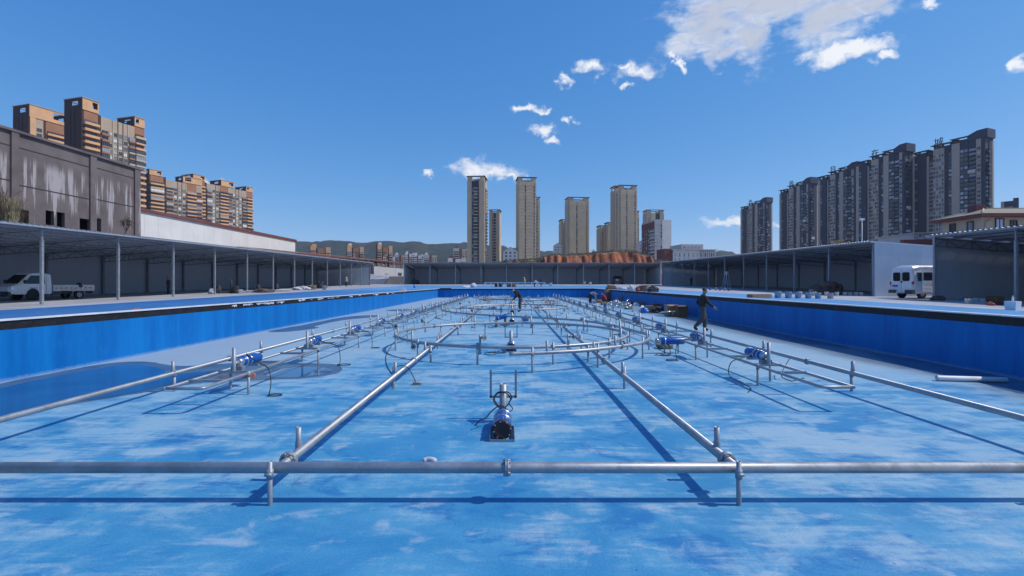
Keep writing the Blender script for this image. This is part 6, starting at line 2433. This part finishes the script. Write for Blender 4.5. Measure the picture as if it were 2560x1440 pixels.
p = Vector((X_(421, 49.5), 49.5, 0)); p.z = deck_z(p.x, p.y)
person('person in dark clothes standing in the shade of the left shed', p, R(200), standing(0), 'cloth_navy', 'cloth_navy')
p = Vector((X_(866, 86), 86, 0)); p.z = deck_z(p.x, p.y)
person('worker in a yellow vest and white helmet at the far end of the left shed', p, R(-60), standing(0), 'cloth_grey', 'cloth_navy', hat=True, vest='cloth_vest')
p = Vector((X_(1728, 97), 97, 0)); p.z = deck_z(p.x, p.y)
person('person in black standing at the far end of the right shed', p, R(200), standing(0), 'cloth_black', 'cloth_black')
for (px, Y, lb, kw, top, hat) in ((1312, 86, 'worker with a white helmet standing behind the white steel frame', {}, 'cloth_vest', True), (1353, 88, 'dark-clothed person standing at the right end of the white steel frame', {}, 'cloth_navy', False)):
    p = Vector((X_(px, Y), Y, 0)); p.z = deck_z(p.x, p.y)
    person(lb, p, R(170), standing(0.05, **kw), top, 'cloth_navy', hat=hat)
p = Vector((X_(1336, 86), 86, 0)); p.z = deck_z(p.x, p.y)
person('worker in white bending down behind the white steel frame', p, R(10),
       standing(0, pelvis=(-0.10, 0, 0.88), chest=(0.26, 0, 1.02), neck=(0.46, 0, 1.0), head=(0.58, 0, 0.95), face=(0.5, 0, -0.85), shl=(0.36, 0.18, 1.0), shr=(0.36, -0.18, 1.0), ell=(0.40, 0.20, 0.72), elr=(0.40, -0.20, 0.72), hal=(0.50, 0.14, 0.48), har=(0.50, -0.14, 0.48)), 'cloth_white', 'cloth_charcoal')

# ================================================================== materials and clutter
def carton(label, p, w, d, h, rz=0.0, m_='cardboard', group=None, open_top=False):
    t = thing('cardboard_box', label, 'box', p, rz, group)
    m = MB()
    m.box(-w / 2, w / 2, -d / 2, d / 2, 0, h)
    b = part('carton', m, MATS[m_], t)
    m = MB()
    m.box(-w / 2 - 0.002, w / 2 + 0.002, -0.03, 0.03, h, h + 0.003)
    m.box(-w / 2 - 0.003, -w / 2, -0.03, 0.03, h - 0.08, h)
    m.box(w / 2, w / 2 + 0.003, -0.03, 0.03, h - 0.08, h)
    part('packing_tape', m, MATS['bag_olive'], t)
    if open_top:
        for s in (-1, 1):
            m = MB()
            m.bar((0, s * d / 2, h), (0, s * d * 0.72, h - 0.06), w, 0.006, up=(0, 0, 1))
            part('flap', m, MATS[m_], t)
    return t


BUCKET = {}


def bucket(label, p, r=0.15, h=0.36, m_='bucket_grey', group=None, tilt=None, lid=False):
    t = thing('bucket', label, 'bucket', p, 0, group)
    k = (r, h, m_)
    if k not in BUCKET:
        m = MB()
        m.lathe([(0.001, 0), (r * 0.86, 0), (r * 0.98, h), (r, h), (r, h - 0.02), (r * 1.0, h), (r * 0.94, h), (r * 0.83, 0.02), (0.001, 0.02)], 20)
        m.lathe([(r * 0.97, h * 0.82), (r * 1.03, h * 0.83), (r * 1.03, h * 0.87), (r * 0.97, h * 0.88)], 20)
        m2 = MB()
        m2.tube([(math.cos(a) * r * 1.02, math.sin(a) * r * 0.35 - r * 0.4 * math.sin(a), h * 0.85 - math.sin(a) * h * 0.35) for a in [math.pi * q / 10 for q in range(11)]], 0.006, 6)
        BUCKET[k] = (fixn(m.mesh('pail', MATS[m_])), fixn(m2.mesh('handle', MATS['galv_post'])))
    place('pail', BUCKET[k][0], t)
    place('handle', BUCKET[k][1], t, (0, -r * 1.02, 0))
    return t


# stack beside the right wall, from far to near
G1 = 'cardboard boxes along the right pool wall'
p = floor_at(1523, 752); carton('tall cardboard box standing against the right wall behind the crouching worker', p, 0.7, 0.6, 0.95, 0.1, 'cardboard_dark', G1)
p = floor_at(1520, 752) ; carton('cardboard box on top of the tall box, just under the deck edge', (p.x, p.y, 0.955), 0.6, 0.5, 0.3, 0.2, 'cardboard', G1)
p = floor_at(1509, 763); carton('low cardboard box in front of the crouching worker', p, 0.45, 0.4, 0.3, 0.3, 'cardboard', G1)


def crate_stack(label, px, py, n, w=0.62, h=0.16):
    p = floor_at(px, py)
    for k in range(n):
        t = thing('wooden_tray', label % ORD[k], 'tray', (p.x, p.y, k * (h + 0.03)), 0.12 * (k % 2) - 0.05, 'slatted wooden trays by the right wall')
        for z in (0.0, h * 0.5, h - 0.03):
            m = MB()
            m.box(-w / 2, w / 2, -0.26, -0.24, z, z + 0.03)
            m.box(-w / 2, w / 2, 0.24, 0.26, z, z + 0.03)
            part('slat', m, MATS['wood'], t)
        m = MB()
        for x in (-w / 2 + 0.03, w / 2 - 0.03):
            for y in (-0.22, 0.22):
                m.box(x - 0.02, x + 0.02, y - 0.02, y + 0.02, 0, h)
        m.box(-w / 2, w / 2, -0.23, 0.23, 0.005, 0.02)
        part('tray_frame', m, MATS['wood'], t)


crate_stack('slatted tray in the taller stack by the right wall, %s from the floor', 1537, 751, 5)
crate_stack('slatted tray in the shorter stack by the right wall, %s from the floor', 1558, 758, 4, 0.4)
p = floor_at(1496, 757); carton('pale brown carton on the floor between the two workers', p, 0.5, 0.4, 0.28, 0.2, 'cardboard', G1, True)
p = floor_at(1534, 763); carton('brown carton in front of the taller tray stack', p, 0.55, 0.45, 0.36, -0.1, 'cardboard_dark', G1)
p = floor_at(1549, 756); carton('brown carton between the two tray stacks', p, 0.5, 0.45, 0.5, 0.15, 'cardboard', G1)
p = floor_at(1600, 768); carton('brown carton behind the white bags, against the wall', p, 0.5, 0.4, 0.42, 0.0, 'cardboard', G1)
p = floor_at(1640, 777); carton('dark carton behind the dark sheet bundle', p, 0.5, 0.4, 0.5, 0.1, 'cardboard_dark', G1)
p = floor_at(1563, 762); carton('small cardboard box below the shorter tray stack', p, 0.42, 0.4, 0.34, 0.2, 'cardboard_dark', G1)
p = floor_at(1576, 766); carton('cardboard box between the trays and the white bags', p, 0.46, 0.42, 0.34, 0.1, 'cardboard_dark', G1)
p = floor_at(1589, 779); carton('printed white carton in front of the white bags', p, 0.42, 0.3, 0.34, 0.1, 'plastic_white', G1)
p = floor_at(1623, 781); carton('brown cardboard box behind the blue bag', p, 0.52, 0.5, 0.44, 0.0, 'cardboard', G1)
p = floor_at(1678, 790); carton('large brown cardboard box, left one of the pair by the wall', p, 0.62, 0.5, 0.66, 0.08, 'cardboard', G1, True)
p = floor_at(1703, 792); carton('large brown cardboard box, right one of the pair by the wall', p, 0.58, 0.55, 0.66, -0.05, 'cardboard_dark', G1, True)
p = floor_at(1590, 770); lump('plastic_bag', 'white plastic bag heaped behind the printed carton', 'bag', p, 0.30, 0.22, 0.26, 'plastic_white', 21, rough=0.25)
p = floor_at(1606, 779); lump('plastic_bag', 'white plastic bag standing right of the printed carton', 'bag', p, 0.22, 0.2, 0.28, 'plastic_white', 22, rough=0.25)
p = floor_at(1612, 782); lump('plastic_bag', 'bright blue plastic bag in front of the brown box', 'bag', p, 0.28, 0.2, 0.24, 'plastic_blue', 23, rough=0.3)
p = floor_at(1645, 782); lump('dark_bundle', 'dark sheet bundle left of the pair of large boxes', 'bundle', p, 0.36, 0.3, 0.32, 'bag_dark', 24)
m = MB()
for k in range(5):
    m = MB()
    p0 = floor_at(1646 + k * 2, 783 - k, 0.06 + 0.1 * k)
    m.cyl(p0, p0 + Vector((0.75, 0.15, -0.0)), 0.022, 8)
    solid('metal_tube', m, MATS['pump_steel'], 'pale metal tube poking out beside the pair of large boxes, %s from the floor' % ORD[k], 'tube', None, None, 'tubes by the large boxes')
rt = random.Random(8)
for k in range(46):         # heap of shiny fittings
    px = 1522 + rt.uniform(0, 52)
    py = 763 + rt.uniform(-3, 10) + (px - 1522) * 0.05
    q = floor_at(px, py)
    z = 0.02 + rt.uniform(0, 0.34)
    a, e = rt.uniform(0, 6.28), rt.uniform(-0.4, 0.5)
    d = Vector((math.cos(a) * math.cos(e), math.sin(a) * math.cos(e), math.sin(e))) * rt.uniform(0.12, 0.28)
    m = MB()
    m.cyl(Vector((0, 0, 0)) - d, d, 0.045, 8)
    m.cyl(d, d * 1.15, 0.075, 8)
    solid('pipe_fitting', m, MATS['pump_steel'], 'shiny steel pipe fitting in the heap by the right wall', 'fitting', (q.x, q.y, z + 0.08), None, 'heap of steel pipe fittings')
p = floor_at(1572, 773); lump('paper_sheet', 'yellowish crumpled wrapping paper beside the heap of fittings', 'paper', p, 0.34, 0.24, 0.16, 'bag_olive', 25)
p = floor_at(1512, 772); bucket('upright blue pump-sized drum beside the right rack', p, 0.11, 0.42, 'plastic_blue')
p = floor_at(1313, 803); bucket('bright blue bucket between the nearest and the middle ring', p, 0.2, 0.26, 'plastic_blue')
p = floor_at(1374, 762); carton('open brown cardboard box inside the middle ring', p, 0.78, 0.5, 0.34, 0.05, 'cardboard', None, True)
p = floor_at(1216, 752); lump('sack', 'brown sack on the floor inside the farthest ring', 'sack', p, 0.4, 0.3, 0.32, 'tarp_brown', 26)
p = floor_at(1616, 768)
t = thing('mop_bucket', 'grey bucket with a long dark handle leaning on the right wall', 'bucket', (p.x, p.y, 0))
m = MB(); m.lathe([(0.001, 0), (0.15, 0), (0.18, 0.3), (0.16, 0.3), (0.14, 0.02)], 16)
part('pail', m, MATS['bucket_grey'], t)
m = MB(); m.cyl((0, 0, 0.2), (0.15, 0.3, 1.25), 0.02, 8)
part('handle', m, MATS['cable_black'], t)

# things on the deck above the right wall
def deck_p(px, Y):
    x = X_(px, Y)
    return Vector((x, Y, deck_z(x, Y) + 0.006))


q = deck_p(1520, 54.0); q.x = xr(q.y) + 0.5; q.z = deck_z(q.x, q.y) + 0.006
for k in range(4):
    carton('flat carton in the pile on the deck above the tall box, %s from the bottom' % ORD[k], (q.x - 0.12 * (k % 2), q.y, q.z + 0.125 * k), 1.3 - 0.2 * k, 0.5, 0.12, 0.1 * k, 'cardboard' if k % 2 else 'cardboard_dark', 'flat cartons on the deck edge')
for (px, lb, mm, s_, sd) in ((1579, 'grey sack standing on the deck edge above the shorter tray stack', 'cloth_pale', (0.34, 0.3, 0.36), 31), (1601, 'dark red bag slumped over the deck edge', 'bag_red', (0.4, 0.3, 0.34), 32), (1633, 'black bag on the deck edge, right of the red one', 'bag_dark', (0.42, 0.3, 0.32), 33), (1620, 'pale bag between the red and the black one on the deck edge', 'bag_olive', (0.3, 0.25, 0.3), 35)):
    Y = 10.6 * F / (px - CX)
    Y = (xr(Y) + 0.42) * F / (px - CX)
    lump('bag', lb, 'bag', deck_p(px, Y), s_[0], s_[1], s_[2], mm, sd)
Y = 11.3 * F / (1611 - CX)
carton('brown carton among the bags on the deck edge', deck_p(1611, Y), 0.5, 0.4, 0.5, 0.1, 'cardboard_dark')
Y = 12.3 * F / (1555 - CX)
lump('cloth', 'crumpled pinkish cloth on the deck behind the fittings', 'cloth', deck_p(1555, Y), 0.5, 0.3, 0.22, 'cloth_pale', 36)
# flat carton and row of paint buckets on the right deck
p = deck_at(1898, 745)
carton('long flat brown carton lying on the deck, left of the row of buckets', p, 1.1, 0.45, 0.2, R(10), 'cardboard')
GB = 'paint buckets in a row on the right deck'
for k, px in enumerate((1945, 1971, 1995, 2021, 2045, 2076)):
    bucket('grey paint bucket in the front row on the right deck, %s from the left' % ORD[k], deck_at(px, 745.5 + k * 0.3), 0.18 + 0.01 * (k % 2), 0.38, 'bucket_grey', GB)
GB2 = 'white buckets at the edge of the right shed'
for k, px in enumerate((2000, 2036, 2066, 2092, 2112, 2125, 2140, 2152)):
    bucket('white bucket behind the front row, %s from the left' % ORD[k], deck_at(px, 739.5 + 0.15 * k), 0.17, 0.36, 'plastic_white', GB2)
p = deck_at(2056, 735); lump('sack', 'blue and white sack among the buckets', 'sack', p, 0.26, 0.2, 0.5, 'plastic_blue', 41)
p = Vector((X_(2068, 47.5), 47.5, 0)); p.z = deck_z(p.x, p.y)
lump('tarpaulin_heap', 'big heap under a brown tarpaulin in the near end of the right shed', 'heap', p, 1.5, 1.0, 0.95, 'tarp_brown', 42, rough=0.45, n=14)
p = Vector((X_(2028, 46.5), 46.5, 0)); p.z = deck_z(p.x, p.y)
bucket('red-printed white bucket left of the tarpaulin heap', p, 0.2, 0.5, 'cloth_pale')
GB3 = 'buckets under the nearest shed'
for k, (px, py, m_, r_) in enumerate(((2404, 752, 'bucket_grey', 0.16), (2418, 760, 'plastic_white', 0.13), (2430, 760, 'plastic_white', 0.13), (2441, 757, 'plastic_white', 0.17), (2457, 759, 'plastic_white', 0.15))):
    bucket('bucket on the floor of the nearest shed, %s from the left' % ORD[k], deck_at(px, py), r_, 0.33, m_, GB3)
p = deck_at(2532, 776)
t = thing('square_pail', 'square white pail with a bottle on it beside the post of the nearest shed', 'pail', p, 0.3)
part('pail', MB().tbox(-0.16, 0.16, -0.16, 0.16, 0, 0.36, -0.02, -0.02), MATS['plastic_white'], t)
part('bottle', MB().lathe([(0.001, 0.36), (0.035, 0.36), (0.035, 0.5), (0.015, 0.54), (0.015, 0.58), (0.001, 0.58)], 12), MATS['plastic_white'], t)
p = deck_at(2345, 752); lump('sack', 'brown sack lying at the corner of the nearest shed', 'sack', p, 0.5, 0.25, 0.26, 'tarp_brown', 43)
p = deck_at(2476, 764); lump('sack', 'dark red lump on the floor of the nearest shed', 'sack', p, 0.22, 0.18, 0.14, 'bag_red', 44)
p = Vector((X_(2487, 29), 29, 0)); p.z = deck_z(p.x, p.y)
bucket('big round brown tub in the shade of the nearest shed', p, 0.42, 0.55, 'cardboard_dark')
# ladder in the right shed
p = Vector((X_(1816, 66), 66, 0)); p.z = deck_z(p.x, p.y)
t = thing('step_ladder', 'pale step ladder standing in the right shed', 'ladder', p, R(25))
for s in (-1, 1):
    for k in (-1, 1):
        m = MB(); m.bar((s * 0.28, k * 0.55, 0), (s * 0.18, k * 0.05, 2.5), 0.06, 0.04)
        part('rail', m, MATS['bucket_grey'], t)
for q in range(7):
    z = 0.3 + 0.32 * q
    m = MB(); m.box(-0.27 + 0.012 * q, 0.27 - 0.012 * q, -0.55 + 0.2 * z - 0.03, -0.55 + 0.2 * z + 0.03, z - 0.015, z + 0.015)
    part('rung', m, MATS['bucket_grey'], t)
for k, px in enumerate((1775, 1790, 1800, 1812, 1822)):
    Y = 62 - k
    q = Vector((X_(px, Y), Y, 0)); q.z = deck_z(q.x, q.y)
    bucket('bucket near the step ladder, %s from the left' % ORD[k], q, 0.17, 0.36, 'bucket_grey' if k % 2 else 'plastic_blue', 'buckets near the step ladder')

# left deck
p = deck_at(530, 735); lump('sack', 'grey-blue sack at the foot of a left shed post', 'sack', p, 0.36, 0.3, 0.4, 'bucket_grey', 51, rough=0.25)
p = deck_at(601, 734); bucket('white bucket on the concrete by the left shed', p, 0.22, 0.42, 'plastic_white')
for k, (px, py, sx, sy, mm) in enumerate(((560, 733, 1.1, 0.5, 'bag_dark'), (590, 732, 0.7, 0.4, 'bag_red'), (640, 731, 1.7, 0.6, 'cloth_pale'), (700, 728, 1.4, 0.5, 'cloth_pale'), (752, 725, 1.1, 0.6, 'cloth_pale'))):
    p = deck_at(px, py)
    lump('sheet_heap', ('dark sheeting dropped on the concrete by the left shed', 'reddish sheeting beside the white bucket on the left', 'long pale plastic sheet spread in front of the left shed, nearest one', 'pale plastic sheet in front of the left shed, middle one', 'crumpled pale sheet in front of the left shed, farthest one')[k], 'sheet', p, sx, sy, 0.14 if k < 4 else 0.34, mm, 52 + k, rough=0.5)
Y = 50.5
p = Vector((X_(578, Y), Y, 0)); p.z = deck_z(p.x, p.y)
m = MB(); m.lathe([(0.001, 0), (0.13, 0), (0.13, 1.25), (0.09, 1.38), (0.04, 1.42), (0.04, 1.55), (0.001, 1.55)], 16)
solid('gas_cylinder', m, MATS['bag_dark'], 'dark gas cylinder standing in the left shed', 'cylinder', p)
q = Vector((p.x + 0.5, p.y, p.z)); lump('dark_bundle', 'dark bundle beside the gas cylinder', 'bundle', q, 0.42, 0.3, 0.55, 'bag_dark', 58)
for k, (px, Y, lb) in enumerate(((546, 51, 'small dark machine left of the gas cylinder'), (645, 56, 'small dark machine hanging low on a back post of the left shed'), (692, 62, 'dark tool bag by the next back post of the left shed'))):
    p = Vector((X_(px, Y), Y, 0)); p.z = deck_z(p.x, p.y)
    lump('tool_bag', lb, 'bag', p, 0.3, 0.25, 0.6, 'bag_dark', 60 + k)
p = Vector((X_(660, 52), 52, 0)); p.z = deck_z(p.x, p.y)
lump('sheet_heap', 'brown heap of sheeting inside the left shed', 'sheet', p, 1.1, 0.5, 0.3, 'tarp_brown', 63)
p = deck_at(811, 725); bucket('grey-blue drum on the deck near the far end of the left shed', p, 0.26, 0.6, 'bucket_grey')
p = Vector((X_(797, 72), 72, 0)); p.z = deck_z(p.x, p.y)
lump('pallet_load', 'small dark load with a pale cover at the far end of the left shed', 'load', p, 0.9, 0.5, 0.8, 'bag_dark', 64)
p = Vector((X_(778, 66), 66, 0)); p.z = deck_z(p.x, p.y)
lump('sack', 'yellow and dark sacks heap beside a left shed post', 'sack', p, 0.7, 0.4, 0.5, 'bag_olive', 65)
# white folded sheet on the left deck edge, far end; small blue post
Y = (XL - 0.5) * F / (1006 - CX)
q = deck_p(1006, Y)
m = MB(); m.add([(-0.35, 0, 0), (0.45, -0.1, 0), (-0.25, 0.15, 0.75), (-0.32, 0.25, 0), (0.4, 0.2, 0)], [(0, 1, 2), (1, 4, 2), (4, 3, 2), (3, 0, 2), (0, 3, 4, 1)])
solid('folded_sheet', m, MATS['plastic_white'], 'white folded board standing up on the left deck edge near the far corner', 'board', q)
Y = (XL + 2.2) * F / (1036 - CX)
q = Vector((X_(1036, 75), 75, 0)); q.z = deck_z(q.x, q.y)
solid('short_post', MB().lathe([(0.001, 0), (0.14, 0), (0.14, 0.55), (0.001, 0.55)], 14), MATS['plastic_blue'], 'short blue post on the far deck near the left corner', 'post', q)
# white steel frame behind the far pool wall
Y = 78.0
x0, x1 = X_(1210, Y), X_(1364, Y)
z0 = deck_z(0, Y)
t = thing('railing_section', 'long low white steel frame lying on the deck beyond the far pool wall', 'frame', (x0, Y, z0))
L = x1 - x0
for (y, z) in ((0, 0.05), (0, 0.82), (1.0, 0.05), (1.0, 0.82)):
    m = MB(); m.bar((0, y, z), (L, y, z), 0.11, 0.11)
    part('rail', m, MATS['plastic_white'], t)
for k in range(10):
    x = 0.05 + (L - 0.1) * k / 9
    for y in (0, 1.0):
        m = MB(); m.box(x - 0.055, x + 0.055, y - 0.05, y + 0.05, 0.06, 0.8)
        part('upright', m, MATS['plastic_white'], t)
for (a, b) in ((0.1, 1.1), (L - 0.1, L - 1.1)):
    m = MB(); m.bar((a, 0, 0.8), (b, 0, 0.08), 0.06, 0.06)
    part('brace', m, MATS['plastic_white'], t)
p = Vector((X_(1184, 82), 82, 0)); p.z = deck_z(p.x, p.y)
lump('sack', 'pale sack on the far deck left of the steel frame', 'sack', p, 0.5, 0.4, 0.5, 'cloth_pale', 71)
p = Vector((X_(1168, 82), 82, 0)); p.z = deck_z(p.x, p.y)
lump('sheet_heap', 'low pale sheets on the far deck beside the pale sack', 'sheet', p, 0.9, 0.4, 0.2, 'plastic_white', 72)
for (px, py, lb, m_) in ((1377, 90, 'white bucket right of the steel frame', 'plastic_white'), (1461, 108, 'white sack-like bucket at a post of the far shed', 'cloth_pale'), (1476, 104, 'cream bucket at the edge of the far shed', 'plastic_white')):
    p = Vector((X_(px, py), py, 0)); p.z = deck_z(p.x, p.y)
    bucket(lb, p, 0.28, 0.7, m_)
p = Vector((X_(1278, 84), 84, 0)); p.z = deck_z(p.x, p.y)
lump('sheet_heap', 'brown heap behind the middle of the steel frame', 'sheet', p, 0.8, 0.4, 0.5, 'tarp_brown', 73)
p = Vector((X_(1246, 84), 84, 0)); p.z = deck_z(p.x, p.y)
lump('tool_bag', 'dark tools heap behind the left half of the steel frame', 'bag', p, 0.7, 0.4, 0.7, 'bag_dark', 74)
p = Vector((X_(1038, 112), 112, 0)); p.z = deck_z(p.x, p.y)
lump('dark_bundle', 'dark bundle in the left end of the far shed', 'bundle', p, 0.9, 0.5, 0.9, 'bag_dark', 75)
# hole in the far wall's coping, its darkness put in as a dark box
solid('dark_hole_box', MB().box(-0.75, 0.75, -0.06, 0.25, 0, 0.28), MATS['bag_dark'], 'dark hole in the coping of the far pool wall near the left corner', 'hole', (X_(1114, YF), YF - 0.02, 1.02))
solid('orange_brick', MB().box(-0.08, 0.08, -0.04, 0.04, 0, 0.04), MATS['orange_brick'], 'orange brick lying on the left deck edge', 'brick', deck_p(341, XL * 1.02 * F / (341 - CX)), 0.4)
solid('orange_brick', MB().box(-0.12, 0.12, -0.06, 0.06, 0, 0.06), MATS['orange_brick'], 'orange brick under the left pump rack', 'brick', floor_at(622, 942), 0.3)

# ================================================================== trees and poles
def bare_tree(name, label, base, h, spread, leafm, n_leaf, seed, leaf=0.12, lean=0.0, cat='tree'):
    rr = random.Random(seed)
    t = thing(name, label, cat, base)
    m = MB()
    tips = []

    def grow(p, d, l, r, lv):
        q = p + d * l
        mid_ = p + d * (l * 0.5) + Vector((rr.uniform(-1, 1), rr.uniform(-1, 1), 0)) * l * 0.06
        m.tube([p, mid_, q], [r, r * 0.8, r * 0.6], 5 if lv else 7)
        tips.append((mid_, lv))
        tips.append((q, lv))
        if lv >= 3:
            return
        for _ in range(rr.randint(3, 4)):
            nd = (d + Vector((rr.uniform(-1, 1), rr.uniform(-1, 1), rr.uniform(-0.2, 0.7))) * spread).normalized()
            grow(p + d * l * rr.uniform(0.5, 1.0), nd, l * rr.uniform(0.5, 0.75), r * 0.55, lv + 1)
    grow(Vector((0, 0, 0)), Vector((lean, 0, 1)).normalized(), h * 0.42, h * 0.022, 0)
    part('trunk', m, MATS['bark'], t)
    c = MB()
    for _ in range(n_leaf):
        p, lv = rr.choice([x for x in tips if x[1] >= 1])
        p = p + Vector((rr.gauss(0, 1), rr.gauss(0, 1), rr.gauss(0, 0.8))) * h * 0.05
        a, b_ = rr.uniform(0, 6.28), rr.uniform(-0.8, 0.8)
        u = Vector((math.cos(a), math.sin(a), b_)) * leaf * rr.uniform(0.6, 1.4)
        v = Vector((-math.sin(a), math.cos(a), rr.uniform(-1, 1))) * leaf * 0.5
        c.add([p - u, p + v, p + u, p - v], [(0, 1, 2, 3)])
    cr = place('crown', c.mesh('crown', MATS[leafm]), t)
    return t


def reed_bush(label, base, h, n, seed, m_='dry_grass', spread=1.0):
    rr = random.Random(seed)
    t = thing('dry_bush', label, 'bush', base)
    m = MB()
    for _ in range(n):
        a = rr.uniform(0, 6.28)
        l = rr.uniform(0.5, 1) * h
        o_ = rr.uniform(0.1, 0.6) * spread * h
        b = Vector((rr.uniform(-1, 1) * spread * 0.5 * h * 0.4, rr.uniform(-0.4, 0.4) * h * 0.3, 0))
        d = Vector((math.cos(a), math.sin(a), 0))
        w = Vector((-d.y, d.x, 0)) * 0.02
        p1, p2, p3 = b + d * o_ * 0.25 + Vector((0, 0, l * 0.55)), b + d * o_ * 0.7 + Vector((0, 0, l * 0.95)), b + d * o_ * 1.2 + Vector((0, 0, l * 0.9))
        m.add([b - w, b + w, p1 + w, p1 - w, p2 + w, p2 - w, p3], [(0, 1, 2, 3), (3, 2, 4, 5), (5, 4, 6)])
    o = place('stalks', m.mesh('stalks', MATS[m_]), t)
    return t


for k, (px, py, Y, h) in enumerate(((18, 556, 44, 3.4), (-14, 556, 44, 4.2), (40, 560, 45, 2.2))):
    reed_bush(('tall dry reeds above the roof at the left edge, middle clump', 'tall dry reeds above the roof at the very left edge', 'low dry reeds beside the first window hole')[k], (X_(px, Y), Y, Z_(575, Y)), h, 260, 80 + k, 'dry_shrub' if k != 0 else 'dry_grass', 0.9)
bare_tree('small_tree', 'small bare bush in front of the stained grey building', (X_(312, 52), 52, Z_(600, 52)), 3.2, 0.5, 'dry_shrub', 420, 91, 0.07, 0.2)
for k, (px, Y, ytop, h, lf, lb) in enumerate(((2098, 120, 597, 9, 'leaf_yellow', 'yellowing tree behind the right shed roof, left one'), (2122, 124, 594, 9, 'leaf_yellow', 'yellowing tree behind the right shed roof, right one'), (2272, 100, 588, 8, 'dry_shrub', 'brownish treetop beside the low pale building'), (1935, 150, 618, 6, 'leaf_dark', 'small dark treetop left of the slate towers foot'), (1486, 210, 621, 12, 'leaf_dark', 'dark tree between the third and the tallest tan tower'), (1300, 200, 638, 9, 'leaf_dark', 'dark tree at the foot of the second tan tower'))):
    bare_tree('tree', lb, (X_(px, Y), Y, Z_(ytop, Y) - h), h, 0.75, lf, 1500, 92 + k, 0.28)
Y = 82.0
t = thing('camera_pole', 'white pole with lamps or cameras at its top behind the right shed', 'pole', (X_(2155, Y), Y, outer(Y)))
zt = Z_(546, Y) - outer(Y)
part('pole', MB().tube([(0, 0, 0), (0, 0, zt)], [0.10, 0.06], 12), MATS['plastic_white'], t)
for s in (-1, 1):
    m = MB(); m.bar((0, 0, zt - 0.25), (s * 0.28, 0, zt - 0.1), 0.05, 0.05); m.box(s * 0.28 - 0.12, s * 0.28 + 0.12, -0.12, 0.12, zt - 0.35, zt + 0.02)
    part('camera_head', m, MATS['plastic_white'], t)

# ================================================================== air
t = bpy.data.materials.new('thin_haze')
t.use_nodes = True
t.node_tree.nodes.clear()
vo = t.node_tree.nodes.new('ShaderNodeVolumePrincipled')
vo.inputs['Color'].default_value = (0.80, 0.88, 1.0, 1)
vo.inputs['Density'].default_value = 0.00008
vo.inputs['Anisotropy'].default_value = 0.2
ou = t.node_tree.nodes.new('ShaderNodeOutputMaterial')
t.node_tree.links.new(vo.outputs[0], ou.inputs['Volume'])
m = MB()
m.box(-7000, 7000, -1200, 9000, -3.0, 330)
hz_ = place('haze', m.mesh('haze', t))
hz_['kind'] = 'stuff'
